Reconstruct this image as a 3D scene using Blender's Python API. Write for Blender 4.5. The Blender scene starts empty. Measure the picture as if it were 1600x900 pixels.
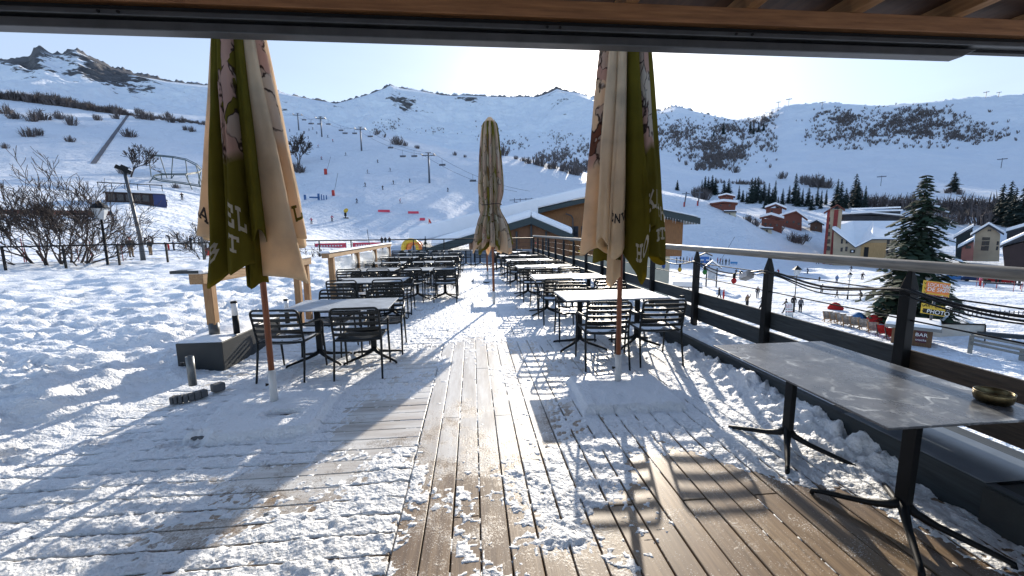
import bpy, math, random
import numpy as np
from mathutils import Vector, Matrix
random.seed(7)
rng = np.random.default_rng(7)
sc = bpy.context.scene
col = sc.collection
PI = math.pi
rad = math.radians

# ------------------------------------------------------------------ camera model (used to find real positions on the ground)
FOC = 640.0; PITCH = rad(7.97); YAW = rad(5.39); ROLL = rad(0.6); EYE = 1.65
_F = np.array([math.sin(YAW)*math.cos(PITCH), math.cos(YAW)*math.cos(PITCH), -math.sin(PITCH)])
_R0 = np.array([math.cos(YAW), -math.sin(YAW), 0.]); _U0 = np.cross(_R0, _F)
_R = math.cos(ROLL)*_R0 - math.sin(ROLL)*_U0; _U = math.sin(ROLL)*_R0 + math.cos(ROLL)*_U0
def ray(px, py):
    d = _F*FOC + _R*(px-800) + _U*(450-py)
    return d/np.linalg.norm(d)
def onz(px, py, z=0.):
    d = ray(px, py); return np.array([0, 0, EYE]) + d*((z-EYE)/d[2])
def ony(px, py, y):
    d = ray(px, py); return np.array([0, 0, EYE]) + d*(y/d[1])
def onx(px, py, x):
    d = ray(px, py); return np.array([0, 0, EYE]) + d*(x/d[0])

# ------------------------------------------------------------------ noise
def _hash(ix, iy, seed):
    n = (ix.astype(np.int64)*374761393 + iy.astype(np.int64)*668265263 + seed*974634777) & 0x7fffffff
    n = ((n ^ (n >> 13))*1274126177) & 0x7fffffff
    n = (n ^ (n >> 16)) & 0xffff
    return n/65535.0
def vnoise(x, y, seed=0):
    x = np.asarray(x, float); y = np.asarray(y, float)
    ix = np.floor(x); iy = np.floor(y); fx = x-ix; fy = y-iy
    fx = fx*fx*(3-2*fx); fy = fy*fy*(3-2*fy)
    a = _hash(ix, iy, seed); b = _hash(ix+1, iy, seed); c = _hash(ix, iy+1, seed); d = _hash(ix+1, iy+1, seed)
    return (a*(1-fx)+b*fx)*(1-fy) + (c*(1-fx)+d*fx)*fy
def fbm(x, y, oct=4, seed=0, ridge=False):
    t = 0; amp = 1; tot = 0
    for o in range(oct):
        n = vnoise(x*2**o+17.3*o, y*2**o-9.1*o, seed+o)
        if ridge: n = 1-abs(2*n-1)
        t = t + amp*(n-.5); tot += amp; amp *= .5
    return t/tot*2          # about -1..1
def sstep(a, b, x):
    t = np.clip((x-a)/(b-a), 0, 1); return t*t*(3-2*t)

# ------------------------------------------------------------------ materials
MATS = {}
def nodes(name):
    m = bpy.data.materials.new(name); m.use_nodes = True
    nt = m.node_tree; b = nt.nodes['Principled BSDF']
    MATS[name] = m
    return m, nt, b
def tex(nt, kind, scale, coord='Object', stretch=(1, 1, 1), **kw):
    tc = nt.nodes.new('ShaderNodeTexCoord'); mp = nt.nodes.new('ShaderNodeMapping')
    mp.inputs['Scale'].default_value = [scale*s for s in stretch]
    nt.links.new(tc.outputs[coord], mp.inputs['Vector'])
    t = nt.nodes.new(kind); t.inputs['Scale'].default_value = 1.0
    for k, v in kw.items():
        if k in t.inputs: t.inputs[k].default_value = v
        else: setattr(t, k, v)
    nt.links.new(mp.outputs[0], t.inputs['Vector'])
    return t
def ramp(nt, src, stops):
    r = nt.nodes.new('ShaderNodeValToRGB')
    e = r.color_ramp.elements
    while len(e) < len(stops): e.new(.5)
    for i, (p, c) in enumerate(stops):
        e[i].position = p; e[i].color = (c[0], c[1], c[2], 1) if hasattr(c, '__len__') else (c, c, c, 1)
    nt.links.new(src, r.inputs[0]); return r
def mixc(nt, fac, a, b, mode='MIX'):
    m = nt.nodes.new('ShaderNodeMix'); m.data_type = 'RGBA'; m.blend_type = mode
    for sock, v in ((m.inputs[0], fac), (m.inputs[6], a), (m.inputs[7], b)):
        if hasattr(v, 'is_output'): nt.links.new(v, sock)
        elif hasattr(v, '__len__'): sock.default_value = (v[0], v[1], v[2], 1)
        else: sock.default_value = v
    return m.outputs[2]
def mth(nt, op, a, b=0., clamp=False):
    m = nt.nodes.new('ShaderNodeMath'); m.operation = op; m.use_clamp = clamp
    for sock, v in ((m.inputs[0], a), (m.inputs[1], b)):
        if hasattr(v, 'is_output'): nt.links.new(v, sock)
        else: sock.default_value = v
    return m.outputs[0]
def bump(nt, b, h, strength, dist, prev=None):
    n = nt.nodes.new('ShaderNodeBump'); n.inputs['Strength'].default_value = strength; n.inputs['Distance'].default_value = dist
    nt.links.new(h, n.inputs['Height'])
    if prev is not None: nt.links.new(prev.outputs[0], n.inputs['Normal'])
    nt.links.new(n.outputs[0], b.inputs['Normal']); return n
def M(name, c, rough=.6, var=.2, scale=6, metal=0., bmp=0., bscale=60, stretch=(1, 1, 1), c2=None, spec=.5):
    if name in MATS: return MATS[name]
    m, nt, b = nodes(name)
    b.inputs['Roughness'].default_value = rough; b.inputs['Metallic'].default_value = metal
    b.inputs['Specular IOR Level'].default_value = spec
    t = tex(nt, 'ShaderNodeTexNoise', scale, stretch=stretch, Detail=5.0, Roughness=.6)
    lo = c2 if c2 else [x*(1-var) for x in c]; hi = c if c2 else [min(1, x*(1+var)) for x in c]
    r = ramp(nt, t.outputs[0], [(.3, lo), (.7, hi)])
    nt.links.new(r.outputs[0], b.inputs['Base Color'])
    if bmp:
        t2 = tex(nt, 'ShaderNodeTexNoise', bscale, stretch=stretch, Detail=3.0)
        bump(nt, b, t2.outputs[0], bmp, .01)
    return m
def wood(name, c, c2, axis=0, scale=5, rough=.6, bmp=.25):
    st = [14, 14, 14]; st[axis] = 1
    return M(name, c, rough, scale=scale, stretch=st, c2=c2, bmp=bmp, bscale=scale)
def snowmat(name, bumps, base=(.86, .88, .90), dirt=None, rough=.55):
    m, nt, b = nodes(name)
    b.inputs['Roughness'].default_value = rough; b.inputs['Specular IOR Level'].default_value = .3
    t = tex(nt, 'ShaderNodeTexNoise', .8, Detail=6.0)
    c = ramp(nt, t.outputs[0], [(.3, [x*.95 for x in base]), (.7, base)])
    out = c.outputs[0]
    if dirt:
        t2 = tex(nt, 'ShaderNodeTexNoise', dirt[0], Detail=8.0, Roughness=.65)
        r2 = ramp(nt, t2.outputs[0], [(dirt[1], 0), (dirt[2], 1)])
        out = mixc(nt, r2.outputs[0], out, dirt[3])
    nt.links.new(out, b.inputs['Base Color'])
    prev = None
    for kind, sca, stg, dist in bumps:
        if kind == 'v':
            tt = tex(nt, 'ShaderNodeTexVoronoi', sca); o = tt.outputs['Distance']
        else:
            tt = tex(nt, 'ShaderNodeTexNoise', sca, Detail=6.0, Roughness=.6); o = tt.outputs[0]
        prev = bump(nt, b, o, stg, dist, prev)
    return m

# ------------------------------------------------------------------ mesh builder
class MB:
    def __init__(s): s.v = []; s.f = []; s.m = []
    def add(s, verts, faces, m=0, mat=None):
        k = len(s.v)
        for p in verts:
            s.v.append(tuple(mat @ Vector(p)) if mat is not None else tuple(p))
        for f in faces: s.f.append([i+k for i in f]); s.m.append(m)
    def box(s, x0, x1, y0, y1, z0, z1, m=0, mat=None):
        s.add([(x0, y0, z0), (x1, y0, z0), (x1, y1, z0), (x0, y1, z0), (x0, y0, z1), (x1, y0, z1), (x1, y1, z1), (x0, y1, z1)],
              [(0, 3, 2, 1), (4, 5, 6, 7), (0, 1, 5, 4), (1, 2, 6, 5), (2, 3, 7, 6), (3, 0, 4, 7)], m, mat)
    def bar(s, p, q, w, h, m=0, up=(0, 0, 1)):
        p = Vector(p); q = Vector(q); d = (q-p); L = d.length; d.normalize()
        u = Vector(up)
        if abs(d.dot(u)) > .98: u = Vector((0, 1, 0))
        x = d.cross(u).normalized(); z = x.cross(d)
        mt = Matrix(((x.x, d.x, z.x, p.x), (x.y, d.y, z.y, p.y), (x.z, d.z, z.z, p.z), (0, 0, 0, 1)))
        s.box(-w/2, w/2, 0, L, -h/2, h/2, m, mt)
    def tube(s, pts, r, n=8, m=0, closed=False, cap=True):
        pts = [Vector(p) for p in pts]; N = len(pts)
        rs = r if hasattr(r, '__len__') else [r]*N
        k = len(s.v); prevx = None
        for i, p in enumerate(pts):
            a = pts[(i-1) % N] if (i > 0 or closed) else p
            b = pts[(i+1) % N] if (i < N-1 or closed) else p
            d = b-a
            if d.length < 1e-9: d = Vector((0, 0, 1))
            d.normalize()
            if prevx is None:
                u = Vector((0, 0, 1)) if abs(d.z) < .9 else Vector((1, 0, 0))
                x = d.cross(u).normalized()
            else:
                x = prevx - d*prevx.dot(d)
                x = x.normalized() if x.length > 1e-6 else d.cross(Vector((0, 0, 1))).normalized()
            prevx = x; y = d.cross(x)
            for j in range(n):
                a_ = 2*PI*j/n
                s.v.append(tuple(p + (x*math.cos(a_)+y*math.sin(a_))*rs[i]))
        for i in range(N if closed else N-1):
            for j in range(n):
                a0 = k+i*n+j; a1 = k+i*n+(j+1) % n; i2 = (i+1) % N
                b0 = k+i2*n+j; b1 = k+i2*n+(j+1) % n
                s.f.append([a0, a1, b1, b0]); s.m.append(m)
        if cap and not closed:
            s.f.append([k+j for j in range(n)][::-1]); s.m.append(m)
            s.f.append([k+(N-1)*n+j for j in range(n)]); s.m.append(m)
    def lathe(s, prof, n=16, c=(0, 0, 0), m=0):
        k = len(s.v)
        for r, z in prof:
            for j in range(n):
                a = 2*PI*j/n; s.v.append((c[0]+r*math.cos(a), c[1]+r*math.sin(a), c[2]+z))
        for i in range(len(prof)-1):
            for j in range(n):
                s.f.append([k+i*n+j, k+i*n+(j+1) % n, k+(i+1)*n+(j+1) % n, k+(i+1)*n+j]); s.m.append(m)
        if prof[0][0] > 1e-6: s.f.append([k+j for j in range(n)][::-1]); s.m.append(m)
        if prof[-1][0] > 1e-6: s.f.append([k+(len(prof)-1)*n+j for j in range(n)]); s.m.append(m)
    def prism(s, poly, y0, y1, m=0):         # polygon of (x,z) counter-clockwise seen from -Y, extruded along Y
        n = len(poly)
        vs = [(x, y0, z) for x, z in poly] + [(x, y1, z) for x, z in poly]
        fs = [tuple(range(n)), tuple(range(2*n-1, n-1, -1))]
        fs += [(i, i+n, (i+1) % n+n, (i+1) % n) for i in range(n)]
        s.add(vs, fs, m)
    def slab(s, pts, th, m=0):               # quad/poly of 3D points thickened straight down
        n = len(pts); vs = [tuple(p) for p in pts]+[(p[0], p[1], p[2]-th) for p in pts]
        fs = [tuple(range(n)), tuple(range(2*n-1, n-1, -1))]+[(i, i+n, (i+1) % n+n, (i+1) % n) for i in range(n)]
        s.add(vs, fs, m)
    def build(s, name, mats, parent=None, smooth=False, bevel=0., loc=None):
        me = bpy.data.meshes.new(name)
        me.from_pydata(s.v, [], s.f)
        if not isinstance(mats, (list, tuple)): mats = [mats]
        for m in mats: me.materials.append(m)
        if len(mats) > 1: me.polygons.foreach_set('material_index', s.m)
        if smooth: me.polygons.foreach_set('use_smooth', [True]*len(me.polygons))
        me.validate(); me.update()
        import bmesh
        bm = bmesh.new(); bm.from_mesh(me); bmesh.ops.recalc_face_normals(bm, faces=bm.faces); bm.to_mesh(me); bm.free()
        o = bpy.data.objects.new(name, me); col.objects.link(o)
        if parent is not None: o.parent = parent
        if loc is not None: o.location = loc
        if bevel:
            b = o.modifiers.new('bevel', 'BEVEL'); b.width = bevel; b.segments = 2; b.limit_method = 'ANGLE'
        return o
def npmesh(name, V, Fq, mat, smooth=True, parent=None):
    me = bpy.data.meshes.new(name)
    V = np.asarray(V, np.float32); Fq = np.asarray(Fq, np.int32)
    me.vertices.add(len(V)); me.vertices.foreach_set('co', V.ravel())
    k = Fq.shape[1]
    me.loops.add(Fq.size); me.loops.foreach_set('vertex_index', Fq.ravel())
    me.polygons.add(len(Fq)); me.polygons.foreach_set('loop_start', np.arange(0, Fq.size, k, dtype=np.int32))
    me.polygons.foreach_set('use_smooth', np.full(len(Fq), smooth))
    for m in (mat if isinstance(mat, (list, tuple)) else [mat]): me.materials.append(m)
    me.update(calc_edges=True)
    o = bpy.data.objects.new(name, me); col.objects.link(o)
    if parent is not None: o.parent = parent
    return o
def tag(o, label=None, cat=None, group=None, kind=None):
    if label: o['label'] = label
    if cat: o['category'] = cat
    if group: o['group'] = group
    if kind: o['kind'] = kind
    return o
def thing(name, label, cat, loc=(0, 0, 0), rz=0., group=None):
    o = bpy.data.objects.new(name, None); col.objects.link(o)
    o.location = loc; o.rotation_euler = (0, 0, rz); o.empty_display_size = .2
    return tag(o, label, cat, group)
def copy_tree(o, parent=None):
    c = o.copy(); col.objects.link(c); c.parent = parent
    for ch in list(o.children): copy_tree(ch, c)
    return c
def flat_text(name, txt, size, mat, parent, loc, rot=(PI/2, 0, 0), ext=.004, align='CENTER', xs=1.):
    cu = bpy.data.curves.new(name, 'FONT'); cu.body = txt; cu.size = size; cu.extrude = ext
    cu.align_x = align; cu.align_y = 'CENTER'
    t = bpy.data.objects.new('tmp', cu); col.objects.link(t)
    dg = bpy.context.evaluated_depsgraph_get()
    me = bpy.data.meshes.new_from_object(t.evaluated_get(dg)); me.name = name
    bpy.data.objects.remove(t)
    me.materials.clear(); me.materials.append(mat)
    o = bpy.data.objects.new(name, me); col.objects.link(o); o.parent = parent
    o.location = loc; o.rotation_euler = rot; o.scale = (xs, 1, 1)
    return o
SKY_STR=.145; SKY_DUST=1.5; SUN_STR=3.5; EXPO=1.1; CLOUD=(0.72,0.92); CLOUDCOL=(1.85,2.1,2.58)
# ------------------------------------------------------------------ world, sun, camera
SUN = ray(939, 134); SEL = math.asin(SUN[2]); SAZ = math.atan2(SUN[0], SUN[1])
w = bpy.data.worlds.new('World'); sc.world = w; w.use_nodes = True
nt = w.node_tree; bg = nt.nodes['Background']
sky = nt.nodes.new('ShaderNodeTexSky'); sky.sky_type = 'NISHITA'; sky.sun_disc = False
sky.sun_elevation = SEL; sky.sun_rotation = SAZ; sky.altitude = 1500; sky.air_density = 1.0; sky.dust_density = SKY_DUST; sky.ozone_density = 1.3
tc = nt.nodes.new('ShaderNodeTexCoord')
mp = nt.nodes.new('ShaderNodeMapping'); mp.inputs['Scale'].default_value = (1.4, 1.4, 5)
nz = nt.nodes.new('ShaderNodeTexNoise'); nz.inputs['Scale'].default_value = 1.5; nz.inputs['Detail'].default_value = 6
nt.links.new(tc.outputs['Generated'], mp.inputs[0]); nt.links.new(mp.outputs[0], nz.inputs['Vector'])
rp = ramp(nt, nz.outputs[0], [(.35, CLOUD[0]), (.75, CLOUD[1])])
sz = nt.nodes.new('ShaderNodeSeparateXYZ'); nt.links.new(tc.outputs['Generated'], sz.inputs[0])
mr = nt.nodes.new('ShaderNodeMapRange'); nt.links.new(sz.outputs['Z'], mr.inputs[0])
for i_, v_ in enumerate((.18, .65, 1., .25)): mr.inputs[i_+1].default_value = v_
vd = nt.nodes.new('ShaderNodeVectorMath'); vd.operation = 'DOT_PRODUCT'; nt.links.new(tc.outputs['Generated'], vd.inputs[0]); vd.inputs[1].default_value = tuple(SUN)
ms_ = nt.nodes.new('ShaderNodeMapRange'); nt.links.new(vd.outputs['Value'], ms_.inputs[0])
for i_, v_ in enumerate((-.55, .35, .22, 1.)): ms_.inputs[i_+1].default_value = v_
dp = mth(nt, 'MAXIMUM', vd.outputs['Value'], 0.)
aur = mth(nt, 'ADD', mth(nt, 'MULTIPLY', mth(nt, 'POWER', dp, 1500.), 40.), mth(nt, 'MULTIPLY', mth(nt, 'POWER', dp, 140.), 2.2))
aurc = mixc(nt, 1., (1., .90, .72), aur, 'MULTIPLY')
skyc = mixc(nt, mth(nt, 'MULTIPLY', mth(nt, 'MULTIPLY', rp.outputs[0], mr.outputs[0]), ms_.outputs[0]), sky.outputs[0], CLOUDCOL)
skyc = mixc(nt, 1., skyc, aurc, 'ADD')     # bright ring where the low sun shines through the veil     # thin high veil of cloud, denser towards the horizon
nt.links.new(skyc, bg.inputs['Color']); bg.inputs['Strength'].default_value = SKY_STR
sl = bpy.data.lights.new('sun', 'SUN'); sl.energy = SUN_STR; sl.angle = rad(.53); sl.color = (1., .9, .76)
so = bpy.data.objects.new('sun', sl); col.objects.link(so)
so.rotation_euler = Vector(-SUN).to_track_quat('-Z', 'Y').to_euler(); so.location = (20, 60, 40)
cd = bpy.data.cameras.new('camera'); cam = bpy.data.objects.new('camera', cd); col.objects.link(cam)
cd.sensor_width = 36; cd.lens = FOC/1600*36; cd.clip_end = 9000; cd.clip_start = .05
cam.matrix_world = Matrix(((_R[0], _U[0], -_F[0], 0), (_R[1], _U[1], -_F[1], 0), (_R[2], _U[2], -_F[2], EYE), (0, 0, 0, 1)))
sc.camera = cam
vs = sc.view_settings; vs.view_transform = 'Standard'; vs.look = 'None'; vs.exposure = EXPO; vs.gamma = 1; vs.use_curve_mapping = False
sc.cycles.use_denoising = True; sc.cycles.max_bounces = 6; sc.cycles.diffuse_bounces = 3; sc.cycles.transmission_bounces = 4
sc.cycles.caustics_reflective = False; sc.cycles.caustics_refractive = False
sc.cycles.use_adaptive_sampling = True; sc.cycles.adaptive_threshold = .015

# ------------------------------------------------------------------ terrain: ridge lines and slopes as (column, distance, height or sight line)
def ctrl(rows):
    out = []
    for x, r, s in rows:
        k, v = s
        d = ray(x, v if k == 'y' else 361)
        out.append((math.atan2(d[0], d[1]), r, v if k == 'z' else EYE + r*d[2]/math.hypot(d[0], d[1])))
    out.sort(); return np.array(out)
Z = lambda v: ('z', v)
Y = lambda v: ('y', v)
def rowsy(r, pairs): return [(x, r, s) for x, s in pairs]
CURV = [
 rowsy(4, [(-600, Z(-.9)), (420, Z(-.9)), (700, Z(-3)), (900, Z(-8)), (2200, Z(-8.3))]),
 rowsy(24, [(-600, Z(-.75)), (470, Z(-.75)), (600, Z(-2.5)), (760, Z(-5)), (900, Z(-8)), (2200, Z(-8.3))]),
 rowsy(50, [(-600, Z(-.4)), (400, Z(-.4)), (560, Z(-.6)), (700, Z(-2.8)), (850, Z(-7.6)), (1000, Z(-8.4)), (2200, Z(-8.7))]),
 rowsy(95, [(-600, Y(318)), (200, Y(322)), (330, Y(342)), (470, Y(366)), (560, Z(-1)), (700, Z(-1.6)), (850, Z(-6)), (1000, Z(-9)), (1128, Z(-9.6)), (2200, Z(-9.6))]),
 rowsy(150, [(-600, Y(272)), (100, Y(275)), (330, Y(285)), (470, Y(310)), (570, Y(305)), (700, Y(310)), (820, Y(325)), (900, Y(332)), (1030, Y(365)), (1100, Y(385)), (1200, Z(-10.6)), (1300, Z(-10)), (2200, Z(-9.6))]),
 [(-600, 450, Y(140)), (0, 450, Y(151)), (120, 440, Y(163)), (200, 430, Y(172)), (310, 400, Y(184)), (400, 400, Y(187)), (470, 410, Y(190)), (525, 370, Y(199)), (600, 330, Y(211)),
  (700, 290, Y(234)), (760, 275, Y(240)), (820, 260, Y(248)), (900, 240, Y(268)), (1030, 205, Y(297)), (1100, 190, Y(312)), (1165, 180, Y(345)), (1200, 175, Y(372)), (1240, 180, Y(387)), (1300, 190, Z(-9)), (1600, 195, Z(-9)), (2200, 195, Z(-9))],
 [(-600, 560, Y(147)), (0, 560, Y(160)), (200, 540, Y(182)), (400, 500, Y(200)), (470, 500, Y(206)), (600, 420, Y(226)), (700, 370, Y(248)), (760, 350, Y(252)), (820, 340, Y(256)), (900, 320, Y(276)), (1030, 280, Y(304)), (1100, 245, Y(326)),
  (1165, 235, Y(337)), (1250, 240, Y(350)), (1400, 250, Y(347)), (1600, 255, Y(352)), (2200, 255, Y(345))],
 [(-600, 900, Y(150)), (0, 900, Y(156)), (330, 800, Y(190)), (470, 800, Y(197)), (600, 800, Y(222)), (700, 750, Y(238)), (760, 700, Y(243)), (830, 650, Y(243)), (900, 560, Y(247)), (1030, 470, Y(262)), (1100, 440, Y(278)), (1165, 420, Y(285)), (1250, 400, Y(290)), (1400, 400, Y(290)), (1600, 400, Y(300)), (2200, 400, Y(290))],
 [(-600, 1300, Y(140)), (0, 1300, Y(140)), (330, 1250, Y(176)), (470, 1250, Y(185)), (600, 1300, Y(198)), (700, 1300, Y(215)), (800, 1200, Y(225)), (900, 1000, Y(222)), (1030, 800, Y(212)), (1165, 690, Y(225)), (1250, 680, Y(225)), (1400, 700, Y(215)), (1600, 700, Y(220)), (2200, 700, Y(205))],
 [(-600, 2200, Y(110)), (-100, 2100, Y(95)), (0, 2100, Y(91)), (45, 2050, Y(91)), (52, 2050, Y(80)), (60, 2050, Y(75)), (70, 2050, Y(78)), (85, 2050, Y(83)), (100, 2050, Y(82)), (110, 2050, Y(77)), (118, 2050, Y(76)), (130, 2050, Y(82)), (150, 2000, Y(92)), (175, 2000, Y(104)),
  (215, 2000, Y(115)), (260, 2000, Y(124)), (330, 2000, Y(132)), (435, 2000, Y(142)), (470, 2050, Y(150)), (525, 2100, Y(160)), (545, 2150, Y(155)), (575, 2200, Y(146)), (600, 2250, Y(136)), (610, 2250, Y(131)), (625, 2250, Y(136)), (660, 2250, Y(141)), (690, 2250, Y(146)),
  (740, 2250, Y(148)), (790, 2250, Y(150)), (840, 2250, Y(149)), (858, 2250, Y(143)), (870, 2250, Y(137)), (885, 2250, Y(141)), (905, 2250, Y(143)), (925, 2200, Y(150)), (950, 2100, Y(160)), (1010, 1700, Y(171)), (1030, 1650, Y(172)), (1055, 1600, Y(166)), (1080, 1600, Y(171)),
  (1120, 1500, Y(181)), (1145, 1400, Y(186)), (1165, 1300, Y(186)), (1190, 1100, Y(182)), (1205, 1050, Y(172)), (1225, 1000, Y(165)), (1250, 980, Y(162)), (1300, 970, Y(160)), (1340, 970, Y(164)), (1375, 970, Y(167)), (1410, 970, Y(164)), (1440, 970, Y(160)), (1530, 980, Y(152)), (1600, 1000, Y(149)), (1800, 1000, Y(140)), (2200, 1000, Y(130))],
]
CURV = [ctrl(c) for c in CURV]
def terr(az, r, detail=True):
    """height of the ground at azimuth az and distance r"""
    az = np.atleast_1d(np.asarray(az, float)); r = np.atleast_1d(np.asarray(r, float))
    RK = [np.interp(az, c[:, 0], c[:, 1]) for c in CURV]; ZK = [np.interp(az, c[:, 0], c[:, 2]) for c in CURV]
    rc, zc = RK[-1], ZK[-1]
    RK += [rc*1.25, rc*1.6, rc*1e3]; ZK += [zc*.8, zc*.5, zc*.5]
    RK = np.array(RK); ZK = np.array(ZK)
    h = np.diff(RK, axis=0); d = np.diff(ZK, axis=0)/h
    m = np.zeros_like(RK)
    same = d[:-1]*d[1:] > 0
    w1 = 2*h[1:]+h[:-1]; w2 = h[1:]+2*h[:-1]
    with np.errstate(divide='ignore', invalid='ignore'):
        hm = (w1+w2)/(w1/d[:-1]+w2/d[1:])
    m[1:-1] = np.where(same, hm, 0); m[0] = d[0]; m[-1] = 0
    z = np.where(r <= RK[0], ZK[0], 0.)
    for k in range(len(RK)-1):
        sel = (r > RK[k]) & (r <= RK[k+1])
        t = (r-RK[k])/h[k]; t2 = t*t; t3 = t2*t
        zz = (2*t3-3*t2+1)*ZK[k]+(t3-2*t2+t)*h[k]*m[k]+(-2*t3+3*t2)*ZK[k+1]+(t3-t2)*h[k]*m[k+1]
        z = np.where(sel, zz, z)
    if detail:
        x = r*np.sin(az); y = r*np.cos(az)
        a1 = np.interp(r, [20, 60, 200, 500], [.06, .25, .5, 1.2])
        z = z + a1*fbm(x/18, y/18, 4, 3)
        rough = sstep(620, 1500, r)
        keep = 1-.75*np.exp(-((r-rc)/(.03*rc))**2)
        z = z + rough*keep*(30*fbm(x/260, y/260, 5, 11, True)-14 + 10*fbm(x/45, y/45, 4, 21, True))
        z = np.where((r < rc) & (r > 600), np.minimum(z, EYE+r*(zc-EYE)/rc*(.998-.09*(1-r/rc))), z)
        z = z + sstep(700, 1500, rc)*np.exp(-((r-rc)/(.04*rc))**2)*(10*fbm(az*90, az*0, 3, 5, True)+6*fbm(az*260+3*np.sin(az*41), az*0, 4, 6))
        z = z + sstep(300, 500, r)*(1-sstep(1100, 1500, r))*keep*5*fbm(x/70, y/70, 4, 31)
    return z
def gz(x, y): return float(terr(math.atan2(x, y), math.hypot(x, y))[0])
_RS = np.geomspace(14, 2600, 1500)
def G(px, py, rmin=14, rmax=2600):
    """the point of the ground seen along a sight line"""
    d = ray(px, py); az = math.atan2(d[0], d[1]); sl_ = d[2]/math.hypot(d[0], d[1])
    zs = terr(np.full(_RS.shape, az), _RS); los = EYE+_RS*sl_
    ok = np.where((zs >= los) & (_RS > rmin) & (_RS < rmax))[0]
    r = _RS[ok[0]] if len(ok) else min(rmax, 400)
    return Vector((r*math.sin(az), r*math.cos(az), float(terr(az, r)[0])))
def at(px, r):
    d = ray(px, 361); az = math.atan2(d[0], d[1])
    return Vector((r*math.sin(az), r*math.cos(az), float(terr(az, r)[0])))
def facing(p): return -math.atan2(p[0], p[1])        # rotation that turns a thing's front (-Y) towards the terrace
def pxm(p): return Vector((p[0], p[1], p[2]-EYE)).length/FOC*.97    # metres per photo pixel at p

# ---- terrain materials
m, nt, b = nodes('mountain_snow')
b.inputs['Roughness'].default_value = .7; b.inputs['Specular IOR Level'].default_value = .2
geo = nt.nodes.new('ShaderNodeNewGeometry'); sx = nt.nodes.new('ShaderNodeSeparateXYZ'); nt.links.new(geo.outputs['Normal'], sx.inputs[0])
at_ = nt.nodes.new('ShaderNodeAttribute'); at_.attribute_name = 'rock'
n1 = tex(nt, 'ShaderNodeTexNoise', .03, stretch=(1, 1, 1.8), Detail=9.0, Roughness=.68)
n2 = tex(nt, 'ShaderNodeTexNoise', .006, Detail=4.0)
steep = mth(nt, 'SUBTRACT', 1.0, sx.outputs['Z'])
v = mth(nt, 'ADD', mth(nt, 'MULTIPLY', n1.outputs[0], 1.0), mth(nt, 'MULTIPLY', steep, .55))
v = mth(nt, 'ADD', v, mth(nt, 'MULTIPLY', mth(nt, 'SUBTRACT', n2.outputs[0], .5), .35))
v = mth(nt, 'ADD', v, mth(nt, 'MULTIPLY', mth(nt, 'SUBTRACT', at_.outputs['Fac'], 1.), .55))
rk = ramp(nt, v, [(.55, 0), (.63, 1)])
ncol = tex(nt, 'ShaderNodeTexNoise', .08, Detail=6.0)
rcol = ramp(nt, ncol.outputs[0], [(.3, (.05, .05, .055)), (.7, (.13, .125, .125))])
nsn = tex(nt, 'ShaderNodeTexNoise', .03, Detail=6.0)
scol = ramp(nt, nsn.outputs[0], [(.3, (.74, .79, .86)), (.7, (.82, .85, .89))])
nt.links.new(mixc(nt, rk.outputs[0], scol.outputs[0], rcol.outputs[0]), b.inputs['Base Color'])
nb = tex(nt, 'ShaderNodeTexNoise', .05, Detail=8.0, Roughness=.65)
p = bump(nt, b, nb.outputs[0], .8, 9.0)
nb2 = tex(nt, 'ShaderNodeTexNoise', .9, stretch=(1, .35, 1), Detail=6.0)
p = bump(nt, b, nb2.outputs[0], .45, .25, p)
TERR = m
def polar(name, r0s, azs, mat):
    A, Rr = np.meshgrid(azs, r0s)
    Zz = terr(A.ravel(), Rr.ravel())
    V = np.stack([Rr.ravel()*np.sin(A.ravel()), Rr.ravel()*np.cos(A.ravel()), Zz], 1)
    n = len(azs); k = len(r0s)
    I = (np.arange(k-1)[:, None]*n + np.arange(n-1)[None, :]).ravel()
    Fq = np.stack([I, I+1, I+n+1, I+n], 1)[:, ::-1]
    return V, Fq, A.ravel(), Rr.ravel()
azs = np.concatenate([np.linspace(-PI, -1.05, 60)[:-1], np.linspace(-1.05, 1.05, 1100), np.linspace(1.05, PI, 60)[1:]])
rs = np.concatenate([np.geomspace(3.9, 60, 70)[:-1], np.geomspace(60, 600, 210)[:-1], np.linspace(600, 2500, 330), np.geomspace(2550, 5200, 16)])
V, Fq, A_, R_ = polar('terrain', rs, azs, TERR)
to = npmesh('terrain', V, Fq, TERR); tag(to, kind='structure')
rc = np.interp(A_, CURV[-1][:, 0], CURV[-1][:, 1])
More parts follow.
